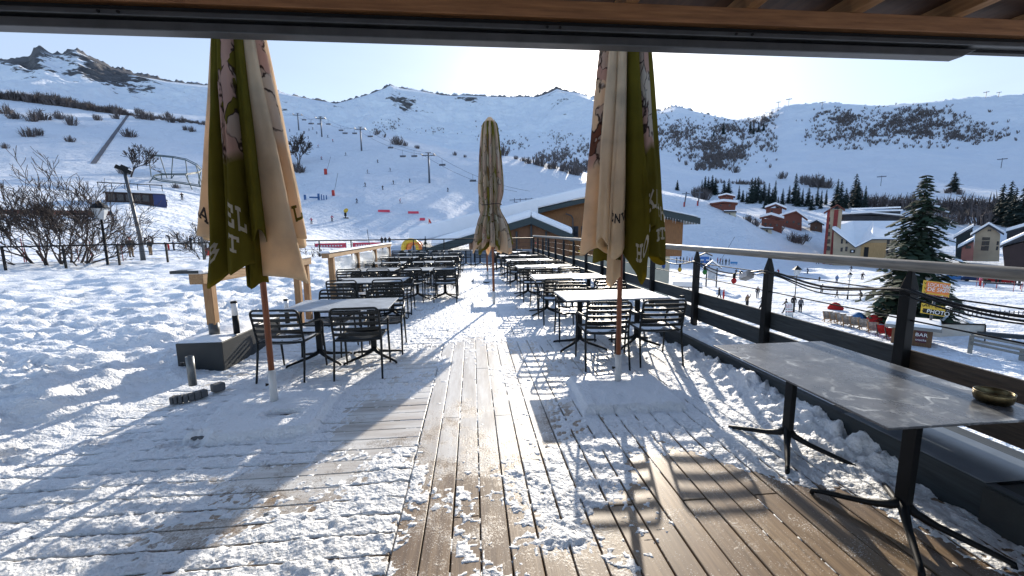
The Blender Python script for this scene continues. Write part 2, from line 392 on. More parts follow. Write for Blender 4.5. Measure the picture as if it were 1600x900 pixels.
# rock shows near the crest of the high range, hardly on the pistes
rock = np.where(rc > 1250, 40/95+.46*np.exp(-((R_/rc-.975)/.085)**2)+.60*np.exp(-((R_/rc-.80)/.16)**2)*np.clip(fbm(A_*14, R_/260, 3, 9)*1.5+.1, 0, 1)+.5*np.exp(-((A_+.66)/.12)**2)*np.exp(-((R_/rc-.9)/.2)**2), .36+.25*np.exp(-((R_/rc-.85)/.15)**2))
for px_, q_, wd_, wr_, am_ in ((470, .95, 30, .05, .4), (520, .96, 24, .05, .5), (560, .97, 22, .04, .5), (588, .955, 20, .05, .55), (622, .95, 16, .06, .35), (660, .96, 30, .03, .35), (692, .92, 12, .06, .6), (712, .89, 12, .05, .6), (745, .96, 26, .04, .4), (800, .95, 40, .05, .5), (840, .93, 16, .05, .5), (868, .97, 20, .06, .7), (905, .93, 22, .06, .5),
                                (850, .80, 22, .06, .35), (885, .78, 16, .06, .35), (745, .78, 20, .08, .3), (620, .72, 18, .05, .25), (1020, .95, 20, .06, .4), (1100, .93, 24, .06, .35), (8, .9, 26, .12, .4), (45, .86, 16, .1, .4), (220, .93, 30, .06, .4), (290, .93, 30, .06, .35)):
    a0 = float(np.arctan2(ray(px_, 150)[0], ray(px_, 150)[1])); rock = rock + am_*np.exp(-((A_-a0)/(wd_/700.))**2-((R_/rc-q_)/wr_)**2)*(rc > 1150)
rock = np.where(R_ < 640, 0., rock)
a = to.data.attributes.new('rock', 'FLOAT', 'POINT'); a.data.foreach_set('value', rock.astype(np.float32))
# ------------------------------------------------------------------ materials of the terrace
def plankmat(name, axis):
    m, nt, b = nodes(name)
    b.inputs['Roughness'].default_value = .42
    st = [16, 16, 16]; st[axis] = 1
    g = tex(nt, 'ShaderNodeTexNoise', 2.2, stretch=st, Detail=8.0, Roughness=.65)
    wd = ramp(nt, g.outputs[0], [(.3, (.13, .088, .054)), (.55, (.28, .195, .115)), (.75, (.40, .295, .185))])
    rnd = nt.nodes.new('ShaderNodeAttribute'); rnd.attribute_name = 'tone'
    hs = nt.nodes.new('ShaderNodeHueSaturation'); nt.links.new(wd.outputs[0], hs.inputs['Color'])
    nt.links.new(mth(nt, 'ADD', mth(nt, 'MULTIPLY', rnd.outputs['Fac'], .5), .75), hs.inputs['Value'])
    wet = tex(nt, 'ShaderNodeTexNoise', 1.1, Detail=4.0)
    wr = ramp(nt, wet.outputs[0], [(.42, 1), (.6, 0)])
    c = mixc(nt, mth(nt, 'MULTIPLY', wr.outputs[0], .45), hs.outputs[0], (.16, .11, .075))
    # thin frost: fine white crystals gathered in patches
    f1 = tex(nt, 'ShaderNodeTexNoise', 2.3, Detail=10.0, Roughness=.72)
    f2 = tex(nt, 'ShaderNodeTexNoise', 70., Detail=4.0, Roughness=.7)
    fat = nt.nodes.new('ShaderNodeAttribute'); fat.attribute_name = 'frost'
    fr = mth(nt, 'ADD', mth(nt, 'ADD', mth(nt, 'MULTIPLY', f1.outputs[0], 1.2), mth(nt, 'MULTIPLY', f2.outputs[0], .55)), mth(nt, 'SUBTRACT', fat.outputs['Fac'], .5))
    tcy = nt.nodes.new('ShaderNodeTexCoord'); sy = nt.nodes.new('ShaderNodeSeparateXYZ'); nt.links.new(tcy.outputs['Object'], sy.inputs[0])
    mr = nt.nodes.new('ShaderNodeMapRange'); nt.links.new(sy.outputs['Y'], mr.inputs[0])
    for i_, v_ in enumerate((2.2, 4.2, 0., .36)): mr.inputs[i_+1].default_value = v_
    fr = mth(nt, 'ADD', fr, mr.outputs[0])
    frr0 = ramp(nt, fr, [(.80, 0), (1.06, 1)])
    sp = tex(nt, 'ShaderNodeTexNoise', 130., Detail=3.0, Roughness=.6); sp2 = tex(nt, 'ShaderNodeTexNoise', 6., Detail=5.0)
    spr = ramp(nt, mth(nt, 'ADD', sp.outputs[0], mth(nt, 'MULTIPLY', sp2.outputs[0], .5)), [(.90, 0), (.95, 1)])
    frm = mth(nt, 'MAXIMUM', frr0.outputs[0], spr.outputs[0])
    frr = ramp(nt, frm, [(0., 0), (1., 1)])
    mo = tex(nt, 'ShaderNodeTexNoise', 3.2, stretch=[(.22 if i_ == axis else 1.6) for i_ in range(3)], Detail=9.0, Roughness=.72)
    mor = ramp(nt, mo.outputs[0], [(.30, .34), (.60, .97)])
    nt.links.new(mixc(nt, mth(nt, 'MULTIPLY', frr.outputs[0], mor.outputs[0]), c, (.80, .79, .76)), b.inputs['Base Color'])
    p = bump(nt, b, g.outputs[0], .3, .004)
    bump(nt, b, frr.outputs[0], .4, .004, p)
    return m
PLX = plankmat('deck_wood_lengthwise', 1); PLY = plankmat('deck_wood_crosswise', 0)
SNOWD = snowmat('terrace_snow', [('n', 7, .5, .05), ('n', 17, .5, .03), ('n', 38, .65, .018), ('v', 46, .5, .012), ('n', 160, .35, .004)], dirt=(3.2, .66, .86, (.62, .6, .56)))
SNOWS = snowmat('soft_snow', [('n', 9, .5, .03), ('n', 60, .4, .008)])
SNOWR = snowmat('roof_snow', [('n', .5, .4, .15), ('n', 4, .35, .04)])
BLACK = M('black_metal', (.012, .013, .013), .4, spec=.25, scale=20, metal=.0, bmp=.08, bscale=120)
BLACKP = M('black_painted_steel', (.009, .010, .011), .5, scale=8, spec=.2)
DARKW = wood('dark_stained_wood', (.010, .016, .02), (.03, .042, .048), 1, 3, .55)
DARKB = wood('weathered_dark_board', (.012, .018, .022), (.045, .055, .06), 1, 4, .6, .4)
BROWNB = wood('weathered_brown_board', (.028, .02, .013), (.085, .06, .04), 1, 4, .6, .4)
GREYRAIL = wood('grey_handrail_wood', (.16, .15, .13), (.33, .31, .27), 1, 4, .55)
LARCH = wood('larch_wood', (.24, .12, .045), (.40, .23, .10), 2, 5, .6)
LARCHX = wood('larch_wood_lying', (.22, .12, .05), (.40, .25, .12), 1, 5, .6)
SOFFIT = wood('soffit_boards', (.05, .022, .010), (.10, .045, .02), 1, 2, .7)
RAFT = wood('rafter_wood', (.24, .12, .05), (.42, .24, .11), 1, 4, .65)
RAFTX = wood('wall_plate_wood', (.19, .085, .035), (.36, .17, .07), 0, 4, .65)
GREYM = M('grey_aluminium', (.075, .08, .085), .42, scale=9, metal=.3)
CHAIRM = M('black_powder_coat', (.010, .012, .012), .4, scale=30, spec=.3)
SLATE = None
m, nt, b = nodes('grey_compact_table'); b.inputs['Roughness'].default_value = .24
t1 = tex(nt, 'ShaderNodeTexNoise', 5, Detail=8.0, Roughness=.6)
base = ramp(nt, t1.outputs[0], [(.3, (.075, .08, .088)), (.7, (.17, .173, .18))])
nzz = tex(nt, 'ShaderNodeTexNoise', 7., Detail=6.0)
vv = tex(nt, 'ShaderNodeTexVoronoi', 3.6, feature='DISTANCE_TO_EDGE')
mx = nt.nodes.new('ShaderNodeMix'); mx.data_type = 'VECTOR'; mx.inputs[0].default_value = .5
tcn = nt.nodes.new('ShaderNodeTexCoord'); mpn = nt.nodes.new('ShaderNodeMapping'); mpn.inputs['Scale'].default_value = (6.5, 5, 5)
nt.links.new(tcn.outputs['Object'], mpn.inputs[0]); nt.links.new(mpn.outputs[0], mx.inputs[4]); nt.links.new(nzz.outputs['Color'], mx.inputs[5])
nt.links.new(mx.outputs[1], vv.inputs['Vector'])
cr = ramp(nt, vv.outputs['Distance'], [(.012, 1), (.035, 0)])
t3 = tex(nt, 'ShaderNodeTexNoise', 2.2, Detail=9.0, Roughness=.7)
fm = ramp(nt, t3.outputs[0], [(.45, 0), (.58, 1)])
fz = tex(nt, 'ShaderNodeTexNoise', 9., Detail=9.0, Roughness=.75)
fz2 = ramp(nt, fz.outputs[0], [(.5, 0), (.68, .8)])
fac = mth(nt, 'MULTIPLY', fm.outputs[0], mth(nt, 'MAXIMUM', cr.outputs[0], mth(nt, 'MULTIPLY', fz2.outputs[0], .75)), True)
nt.links.new(mixc(nt, fac, base.outputs[0], (.62, .65, .66)), b.inputs['Base Color'])
nt.links.new(mth(nt, 'ADD', mth(nt, 'MULTIPLY', t3.outputs[0], .3), .14), b.inputs['Roughness'])
bump(nt, b, fac, .3, .002)
SLATE = m

# ------------------------------------------------------------------ deck of planks
GAP = .008; PITCHP = .155
XW = -.46                                   # where the lengthwise planks end and the crosswise ones begin
xg = [XW + i*PITCHP for i in range(22)]     # gaps between lengthwise planks
yg = [.25 + i*PITCHP for i in range(142)]   # gaps between crosswise planks
def plank_mesh(name, boxes, mat, parent=None):
    V = []; Fq = []; T = []; FR = []
    for (x0, x1, y0, y1, fr) in boxes:
        k = len(V); b_ = .004; tone = random.random(); dz = random.uniform(-.0015, .0015)
        for (xx, yy, zz) in ((x0, y0, -.028), (x1, y0, -.028), (x1, y1, -.028), (x0, y1, -.028), (x0, y0, dz-.003), (x1, y0, dz-.003), (x1, y1, dz-.003), (x0, y1, dz-.003),
                             (x0+b_, y0+b_, dz), (x1-b_, y0+b_, dz), (x1-b_, y1-b_, dz), (x0+b_, y1-b_, dz)):
            V.append((xx, yy, zz)); T.append(tone); FR.append(fr)
        for f in ((0, 1, 5, 4), (1, 2, 6, 5), (2, 3, 7, 6), (3, 0, 4, 7), (4, 5, 9, 8), (5, 6, 10, 9), (6, 7, 11, 10), (7, 4, 8, 11), (8, 9, 10, 11)):
            Fq.append([k+i for i in f])
    o = npmesh(name, V, Fq, mat, smooth=False)
    for n_, d_ in (('tone', T), ('frost', FR)):
        a = o.data.attributes.new(n_, 'FLOAT', 'POINT'); a.data.foreach_set('value', np.array(d_, np.float32))
    return o
bx = []
for i in range(len(xg)-1):
    y = -3 + (i % 3)*-1.3
    while y < 21.6:
        L = 3.9; y1 = min(y+L, 21.6)
        x0, x1 = xg[i]+GAP/2, xg[i+1]-GAP/2
        fr = .34 + (.06 if x0 < .7 else -.06)
        bx.append((x0, x1, y+.002, y1-.002, fr)); y = y1
dk = plank_mesh('deck', bx, PLX); tag(dk, kind='structure')
bx = []
for i in range(len(yg)-1):
    x = XW-.004-(i % 2)*0
    xs = [XW-.006, -2.9 if i % 2 else -4.1, -8.]
    for a_, b__ in zip(xs[:-1], xs[1:]):
        bx.append((b__+.003, a_-.003, yg[i]+GAP/2, yg[i+1]-GAP/2, .50 if yg[i] < 5 else .6))
dk2 = plank_mesh('deck', bx, PLY); tag(dk2, kind='structure')
mb = MB(); mb.box(-8, 3.6, -3.5, 21.7, -.35, -.07)
for i in range(-16, 8): mb.box(i*.5-.03, i*.5+.03, -3.4, 21.6, -.069, -.029)
sub = mb.build('deck_base', M('dark_underside', (.010, .009, .008), .9)); tag(sub, kind='structure')

# ------------------------------------------------------------------ snow lying on the terrace
SLABS = [(-1.86, 3.72, .98, .92, rad(4)), (1.46, 3.8, .94, .80, rad(-3)), (.43, 8.79, .95, .9, 0), (.46, 13.4, .95, .9, 0)]
BARE = [(-.82, 3.45, .42, .62, 1.5), (1.42, 2.28, .42, .36, 1.9), (1.75, 1.9, .5, .5, 1.9), (1.15, 1.65, .3, .25, 1.5), (-.28, 2.0, .13, .35, 1.2), (.1, 2.05, .13, .22, .9), (-1.45, 2.72, .5, .16, .9),
        (-1.0, 2.38, .35, .14, .8), (.33, 3.3, .5, 1.2, .55), (-.2, 3.6, .3, 1.2, .7), (-1.7, 2.25, .4, .12, .7), (.55, 1.75, .15, .12, .9), (2.2, 1.5, .35, .5, 1.7), (-.1, 5.2, .4, 1.6, .5), (.3, 1.75, .12, .2, .8), (.72, 2.05, .1, .2, 1.2)]
FULL = [(.75, 2.62, .38, .28, 1.0), (-.75, 2.25, .38, .18, .9), (.55, 2.1, .2, .25, .5), (-.2, 2.3, .12, .2, .5), (2.3, 2.9, .35, .8, 1.3), (1.7, 3.1, .5, .3, 1.1), (-.55, 2.75, .2, .35, .9), (-1.9, 3.6, .8, .7, 1.0),
        (2.55, 2.0, .2, .5, 1.4), (1.95, 2.5, .28, .3, 1.0), (-2.4, 2.4, .5, .6, 1.2)]
def gapmask(c, gaps, half):
    g = np.array(gaps); i = np.clip(np.searchsorted(g, c), 1, len(g)-1)
    d = np.minimum(abs(c-g[i-1]), abs(c-g[i])); return d < half
def snow_h(x, y):
    n1 = fbm(x*.9, y*.9, 4, 40); n2 = fbm(x*4.5, y*4.5, 4, 50); n3 = fbm(x*17, y*17, 3, 60); n4 = fbm(x*45, y*45, 2, 70)
    c = .28 + .35*sstep(4.5, 8, y)
    c = np.where(x > XW, c-.12*np.exp(-((x-.1)/.5)**2)*sstep(2.4, 3.2, y)*(1-sstep(5, 9, y))+.10*(1-sstep(2.3, 2.9, y))*np.exp(-((x-.1)/.6)**2), c+.02)
    c = c + .25*sstep(.5, 1.2, x)*sstep(3.2, 4, y)
    for bx_, by_, sx_, sy_, a_ in BARE: c = c - a_*np.exp(-((x-bx_)/sx_)**2-((y-by_)/sy_)**2)
    for bx_, by_, sx_, sy_, a_ in FULL: c = c + a_*np.exp(-((x-bx_)/sx_)**2-((y-by_)/sy_)**2)
    cc = c + .55*n1 + .5*n2 + .5*n3 + .62*n4
    h = .0075*cc
    h = h + sstep(.3, 1.0, cc)*(.004 + .006*n3 + .0055*n4)
    # drift pushed against the dark kerb on the right
    kb = np.exp(-((x-2.85)/.26)**2)*sstep(1.7, 2.4, y)*(1-.55*sstep(6, 9, y))
    h = h + kb*(.14 + .10*n2 + .06*n3 + .08*n1)*sstep(-.5, .1, n1+.5*n2+.25)
    # umbrella bases under the snow
    for sx_, sy_, w_, d_, a_ in SLABS:
        u = (x-sx_)*math.cos(a_)+(y-sy_)*math.sin(a_); v_ = -(x-sx_)*math.sin(a_)+(y-sy_)*math.cos(a_)
        e = np.maximum(abs(u)/(w_/2), abs(v_)/(d_/2))
        q = 1-sstep(.93, 1.06, e+.05*n2)
        h = np.where(q > 0, np.maximum(h, q*(.078+.012*n2+.008*n3)), h)
    # deep trampled snow over the left of the terrace
    edge = np.interp(y, [1.5, 2.5, 3.6, 4.6, 5.4, 6.5, 8.5, 11, 22], [-2.75, -2.85, -3.2, -3.05, -2.95, -2.75, -2.95, -3.0, -3.1])
    th = sstep(.1, -.9, x-edge+.25*n1+.12*n2)
    rise = np.interp(-x, [2.5, 4, 7, 20], [0, .06, .20, .34])
    deep = .06 + rise + .13*n1 + .12*fbm(x*2.4, y*3.1, 4, 57) + .034*n3 + .085*(np.abs(fbm(x*1.9, y*3.2, 3, 47))-.3) + .016*n4
    deep = deep + .20*np.exp(-((x+4.15)/.55)**2-((y-4.15)/.55)**2)*(1+.5*n2) + .10*np.exp(-((x+3.05)/.42)**2-((y-4.75)/.38)**2)*(1+.3*n2)
    deep = deep + .28*np.exp(-((x+9)/3)**2-((y-19)/2)**2)
    h = np.where(th > 0, h*(1-th)+np.maximum(h, deep)*th+0*h, h)
    # open plank joints still show through the thin snow
    thin = (h < .026) & (n2+.6*n3+.5*n1 < np.where(y < 3.6, .38, np.where(y < 6, .1, -.25)))
    gm = np.where(x > XW, gapmask(x, xg, .0062), gapmask(y, yg, .0062)) & (x > -3.2) & (x < 2.75)
    h = np.where(h < -.001, -.05, h)
    h = np.where(gm & thin, np.where(fbm(x*3, y*1.1, 3, 91)+.5*fbm(x*20, y*20, 2, 92) > np.where(y < 2.4, .45, np.where(y < 3.6, .2, -.05)), -.003, -.05), h)
    return h
gx = list(np.concatenate([-np.geomspace(2.4, 24, 260)[::-1], np.arange(-2.385, 2.84, .0145), [2.84]]))
gx = [x for x in gx if not (XW-.02 < x and min(abs(x-g) for g in xg) < .011)]
for g in xg[:21]: gx += [g-.0085, g-.0058, g+.0058, g+.0085]
gx = np.array(sorted(x for x in gx if x <= 2.85))
gy = [1.2]
while gy[-1] < 22: gy.append(gy[-1]+max(.0125, .0062*gy[-1]**1.15))
gy = [v for v in gy if not (v < 7 and min(abs(v-g) for g in yg) < .011)]
for g in yg:
    if g < 7 and g > 1.2: gy += [g-.0085, g-.0058, g+.0058, g+.0085]
gy = np.array(sorted(gy))
XX, YY = np.meshgrid(gx, gy); HH = snow_h(XX, YY)
# boot prints: walkers crossing the snow, each print an elongated hollow with a pushed-up rim
def boot(bx_, by_, ang, deepness):
    i0, i1 = np.searchsorted(gx, (bx_-.35, bx_+.35)); j0, j1 = np.searchsorted(gy, (by_-.35, by_+.35))
    if i1-i0 < 2 or j1-j0 < 2: return
    xs_, ys_ = XX[j0:j1, i0:i1]-bx_, YY[j0:j1, i0:i1]-by_
    u = xs_*math.cos(ang)+ys_*math.sin(ang); v_ = -xs_*math.sin(ang)+ys_*math.cos(ang)
    e = (np.abs(u)/.15)**2.6+(np.abs(v_)/(.052+.010*u/.15))**2.6
    H0 = HH[j0:j1, i0:i1]; m_ = np.exp(-e**2)
    rim = np.exp(-((e-1.9)/.9)**2)
    tread = .5+.5*np.sign(np.sin(u*150))
    H1 = H0-deepness*m_*(.75+.25*tread)+deepness*.35*rim
    HH[j0:j1, i0:i1] = np.where(H0 > .004, np.maximum(H1, .0025), H0)
rb = random.Random(12)
for k_ in range(26):                       # trails over the deep snow on the left
    x_, y_ = rb.uniform(-9, -3.0), rb.uniform(2.2, 12); a_ = rb.uniform(0, 6.28)
    for s_ in range(rb.randint(5, 12)):
        sd = .10*(-1)**s_
        boot(x_-math.sin(a_)*sd, y_+math.cos(a_)*sd, a_+rb.uniform(-.15, .15), rb.uniform(.05, .10)); x_ += math.cos(a_)*.62; y_ += math.sin(a_)*.62; a_ += rb.uniform(-.25, .25)
for k_ in range(150):                      # single treads in the thin snow on the planks
    boot(rb.uniform(-2.9, 2.3), 1.5+4.5*rb.random()**1.4, rb.gauss(PI/2, .5), rb.uniform(.005, .012))
n = len(gx); k = len(gy)
I = (np.arange(k-1)[:, None]*n+np.arange(n-1)[None, :])
quad = np.stack([I, I+1, I+n+1, I+n], -1).reshape(-1, 4)
keep = HH.ravel()[quad].max(1) > -.04
quad = quad[keep]
used = np.unique(quad); remap = np.full(n*k, -1); remap[used] = np.arange(len(used))
V = np.stack([XX.ravel(), YY.ravel(), HH.ravel()], 1)[used]
so_ = npmesh('snow', V, remap[quad], SNOWD); tag(so_, kind='stuff')
# ground of the snowy terrace beyond the planks, out to the left railing
mb = MB(); mb.slab([(-26, -4, -.06), (-8.02, -4, -.06), (-8.02, 21.9, -.06), (-26, 21.9, -.06)], .8)
tg = mb.build('terrace_ground', M('frozen_ground', (.3, .3, .31), .9)); tag(tg, kind='structure')

# umbrella base slabs, stone, etc. come with their umbrellas
# ------------------------------------------------------------------ right kerb and railing
t = thing('kerb', 'long low black timber kerb running along the right edge of the snowy deck', 'kerb', (0, 0, 0))
mb = MB(); mb.box(2.80, 2.86, 1.55, 21.6, -.05, .235); mb.build('face_board', DARKW, t, bevel=.006)
mb = MB(); mb.box(2.862, 3.5, 1.55, 21.6, -.05, .20); mb.build('top_board', DARKW, t, bevel=.006)
# snow on the kerb
gxk = np.linspace(2.83, 3.49, 46); gyk = np.concatenate([np.linspace(2.75, 9, 420), np.linspace(9.04, 21.5, 260)])
XX, YY = np.meshgrid(gxk, gyk)
hk = .05+.05*fbm(XX*2, YY*2, 4, 80)+.035*fbm(XX*9, YY*9, 3, 81)+.03*fbm(XX*.7, YY*.7, 2, 82)+.03*sstep(3.2, 4.2, YY)
hk = hk*sstep(2.83, 2.93, XX)*sstep(3.49, 3.42, XX)*sstep(2.75, 3.3, YY+.3*fbm(XX*5, YY*5, 3, 83)) - .008
n = len(gxk); k = len(gyk); I = (np.arange(k-1)[:, None]*n+np.arange(n-1)[None, :])
ks = npmesh('snow', np.stack([XX.ravel(), YY.ravel(), .205+hk.ravel()], 1), np.stack([I, I+1, I+n+1, I+n], -1).reshape(-1, 4), SNOWS); tag(ks, kind='stuff')
# grey sheet and the concrete edge at the near end
t = thing('cover_sheet', 'grey metal sheet lying on the dark kerb under the near table', 'sheet', (3.0, 2.2, 0))
mb = MB(); mb.box(-.20, .28, -.36, .52, .236, .242); mb.build('sheet', M('grey_blue_sheet', (.12, .14, .16), .28, scale=5), t, bevel=.002)
t = thing('concrete_wall', 'low dark concrete wall at the near right corner of the deck', 'wall', (3.2, 0, 0))
mb = MB(); mb.box(-.42, .5, -3.4, 1.84, -.05, .222); mb.build('wall', M('dark_concrete', (.03, .034, .034), .85, scale=5, bmp=.5, bscale=30), t, bevel=.01)
mb = MB()
for i in range(26):
    x = random.uniform(-.05, .42); y = random.uniform(1.2, 1.82); r_ = random.uniform(.008, .03)
    mb.lathe([(r_*.5, 0), (r_, r_*.4), (r_*.6, r_*.9), (0.0, r_)], 6, (x, y, .222))
mb.build('rubble', M('pale_grit', (.22, .19, .16), .9, scale=30), t)

RX = 3.2
PY = [-.2, 1.25, 2.7, 4.15, 5.6, 7.05, 8.5, 9.95, 11.4, 12.85, 14.3, 15.75, 17.2, 18.65, 20.1, 21.5]
t = thing('railing', 'black post railing with two dark planks and grey handrail along the right deck edge', 'railing', (RX, 0, 0))
for y in PY:
    mb = MB(); mb.box(-.035, .035, y-.038, y+.038, .2, 1.20)
    mb.add([(-.035, y-.038, 1.2), (.035, y-.038, 1.2), (.035, y+.038, 1.2), (-.035, y+.038, 1.2), (-.012, y-.014, 1.33), (.012, y-.014, 1.33), (.012, y+.014, 1.33), (-.012, y+.014, 1.33)],
           [(0, 1, 5, 4), (1, 2, 6, 5), (2, 3, 7, 6), (3, 0, 4, 7), (4, 5, 6, 7)])
    mb.build('post', BLACKP, t, bevel=.004)
for a_, b_ in zip(PY[:-1], PY[1:]):
    for j, (z0, z1) in enumerate(((.325, .515), (.55, .735))):
        mb = MB(); mb.box(.037, .062, a_+.012, b_-.012, z0, z1); mb.build('plank', BROWNB if (a_ < 2. ) else DARKB, t, bevel=.003)
for z_ in (.965, 1.165):
    mb = MB(); mb.tube([(0.0, y_, z_) for y_ in np.linspace(-.2, 21.5, 32)], .006, 6, cap=True); mb.build('cable', BLACKP, t, True)
mb = MB(); mb.tube([(0, y_, 1.365) for y_ in np.linspace(-.4, 21.6, 30)], .042, 14); mb.build('handrail', GREYRAIL, t, True)

# string of coloured bulbs along the upper cable
t = thing('string_light', 'black festoon cable with coloured bulbs strung along the right railing', 'string light', (RX-.055, 0, 0))
pts = []
for y_ in np.linspace(.8, 12, 150):
    ph = (y_-1.25)/1.45 % 1.0
    pts.append((.01*math.sin(y_*7), y_, 1.185-.075*math.sin(PI*ph)+.012*math.sin(y_*5)))
mb = MB(); mb.tube(pts, .0085, 6); mb.build('cable', BLACK, t, True)
mb = MB(); mb.tube([(x+.012, y, z-.016-.03*abs(math.sin(y*1.6))) for x, y, z in pts[:64]], .006, 6); mb.build('cable', BLACK, t, True)
mb = MB(); mb.tube([(x+.028, y, z+.012+.01*math.sin(y*4)) for x, y, z in pts[:44]], .011, 6); mb.build('cable', BLACK, t, True)
BULB = {'red': (.5, .01, .012), 'blue': (.03, .09, .3), 'yellow': (.65, .42, .02), 'green': (.02, .22, .04)}
for cx, cy, nm in ((837, 409, 'red'), (1037, 415, 'blue'), (1062, 424, 'yellow'), (1101, 430, 'green'), (1147, 435, 'red'), (905, 398, 'yellow')):
    p = onx(cx, cy, RX-.055)
    zc = float(np.interp(p[1], [q[1] for q in pts], [q[2] for q in pts]))
    mb = MB(); mb.lathe([(.016, 0), (.017, -.05), (.013, -.055)], 10, (0, p[1], zc)); sk = mb.build('bulb_socket', BLACK, t, True)
    mb = MB(); mb.lathe([(.0, -.125), (.018, -.118), (.029, -.098), (.031, -.085), (.024, -.064), (.014, -.054)], 14, (0, p[1], zc))
    bm_ = mb.build('bulb', M('bulb_'+nm, BULB[nm], .12, .1), t, True); bm_['label'] = nm+' coloured bulb'
p = onx(1167, 430, RX-.07)
t = thing('floodlight', 'small grey floodlight tilted on the railing cable beside the red bulb', 'floodlight', (p[0], p[1], p[2]))
mt = Matrix.Rotation(rad(-22), 4, 'X') @ Matrix.Rotation(rad(12), 4, 'Y')
mb = MB(); mb.box(-.04, .04, -.075, .075, -.045, .03, mat=mt); mb.build('housing', M('pale_grey_plastic', (.38, .38, .38), .5), t, bevel=.008)
mb = MB(); mb.box(-.052, -.042, -.066, .066, -.038, .022, mat=mt); mb.build('lens', M('frosted_lens', (.6, .6, .6), .2), t)
mb = MB(); mb.tube([(0, .08, .03), (0, .13, .035), (.03, .16, .0)], .008, 6); mb.build('bracket', BLACK, t, True)

# far railing across the end of the deck
t = thing('railing', 'dark metal railing over grey snowy boards across the far end of the deck', 'railing', (0, 21.7, 0))
x0, x1 = -9.3, 3.2
for i in range(9):
    x = x0+(x1-x0)*i/8
    mb = MB(); mb.box(x-.025, x+.025, -.025, .025, -.4, 1.22); mb.build('post', BLACKP, t)
mb = MB(); mb.tube([(x0, 0, 1.25), (x1, 0, 1.25)], .03, 8); mb.build('handrail', BLACKP, t, True)
for z_ in (.82, 1.02):
    mb = MB(); mb.tube([(x0, .0, z_), (x1, .0, z_)], .008, 6); mb.build('cable', BLACKP, t, True)
mb = MB(); mb.box(-5.2, 3.15, .04, .07, -.1, .34); mb.box(-5.2, 3.15, .04, .07, .36, .66); mb.build('board_panel', M('grey_snowy_board', (.34, .36, .40), .8, scale=3, stretch=(1, 1, 8)), t)
# left railing with a low timber base board
A0 = Vector((onz(-60, 384, 1.25)[0]*0-22.5, 13.6, 0)); A1 = Vector((-9.35, 21.7, 0))
t = thing('railing', 'thin dark railing with a low timber board beyond the left snow field', 'railing', A0, 0)
d = A1-A0; nP = 10
for i in range(nP+1):
    q = d*(i/nP); mb = MB(); mb.box(q.x-.03, q.x+.03, q.y-.03, q.y+.03, -.3, 1.22); mb.build('post', BLACKP, t)
mb = MB(); mb.tube([(0, 0, 1.25), (d.x, d.y, 1.25)], .03, 8); mb.build('handrail', BLACKP, t, True)
for z_ in (.62, .94):
    mb = MB(); mb.tube([(0, 0, z_), (d.x, d.y, z_)], .008, 6); mb.build('cable', BLACKP, t, True)
nrm = Vector((-d.y, d.x, 0)).normalized()*.05
mb = MB(); mb.bar(Vector((0, 0, .16))-nrm, d+Vector((0, 0, .16))-nrm, .05, .34); mb.build('base_board', DARKB, t)

# ------------------------------------------------------------------ roof over the near part of the terrace
YB = 2.3
ze = ony(800, 69.5, YB)[2]
t = thing('roof', 'dark timber roof with black steel beam and rafters over the near terrace', 'roof', (0, YB, ze))
x0, x1 = -4.5, 4.6
xl = ony(1517, 86, YB)[0]
mb = MB()
mb.add([(x0, -.03, 0), (xl-.09, -.03, 0), (xl, -.03, .042), (x0, -.03, .042), (x0, .045, 0), (xl-.09, .045, 0), (xl, .045, .042), (x0, .045, .042)],
       [(0, 1, 2, 3), (4, 7, 6, 5), (0, 4, 5, 1), (1, 5, 6, 2), (2, 6, 7, 3), (3, 7, 4, 0)])
mb.build('awning_rail', GREYM, t, bevel=.004)
mb = MB(); mb.box(x0, x1, .012, .05, .043, .059); mb.build('awning_groove', BLACKP, t)
mb = MB(); mb.box(x0, x1, -.035, .05, .0595, .087); mb.build('awning_cassette', GREYM, t, bevel=.005)
mb = MB()
for cx, cz in ((155, 27), (186, 28), (855, 46), (875, 47), (1150, 55), (1175, 56)):
    q = ony(cx, cz, YB-.036); mb.lathe([(.007, -.0), (.007, .006), (0, .006)], 8, (0, 0, 0)); 
    for i in range(len(mb.v)-24, len(mb.v)):
        v_ = mb.v[i]; mb.v[i] = (q[0]+v_[0], -.036-v_[2], .073+v_[1])
mb.build('screw_row', BLACKP, t)
mb = MB(); mb.box(x0, x1, .0, .10, .0875, .120); mb.build('steel_beam', BLACKP, t, bevel=.004)
mb = MB(); mb.box(x0, x1, -.04, .10, .121, .205); mb.build('wall_plate', RAFTX, t, bevel=.004)
for i in range(-5, 8):
    x = .86+i*.62+(.05 if i > 0 else 0)
    mb = MB(); mb.box(x-.035, x+.035, -6.5, .35, .206, .30)
    mb.build('rafter', RAFT, t, bevel=.004)
mb = MB(); mb.box(x0-.5, x1+.5, -6.6, .5, .301, .33); mb.build('soffit', SOFFIT, t)
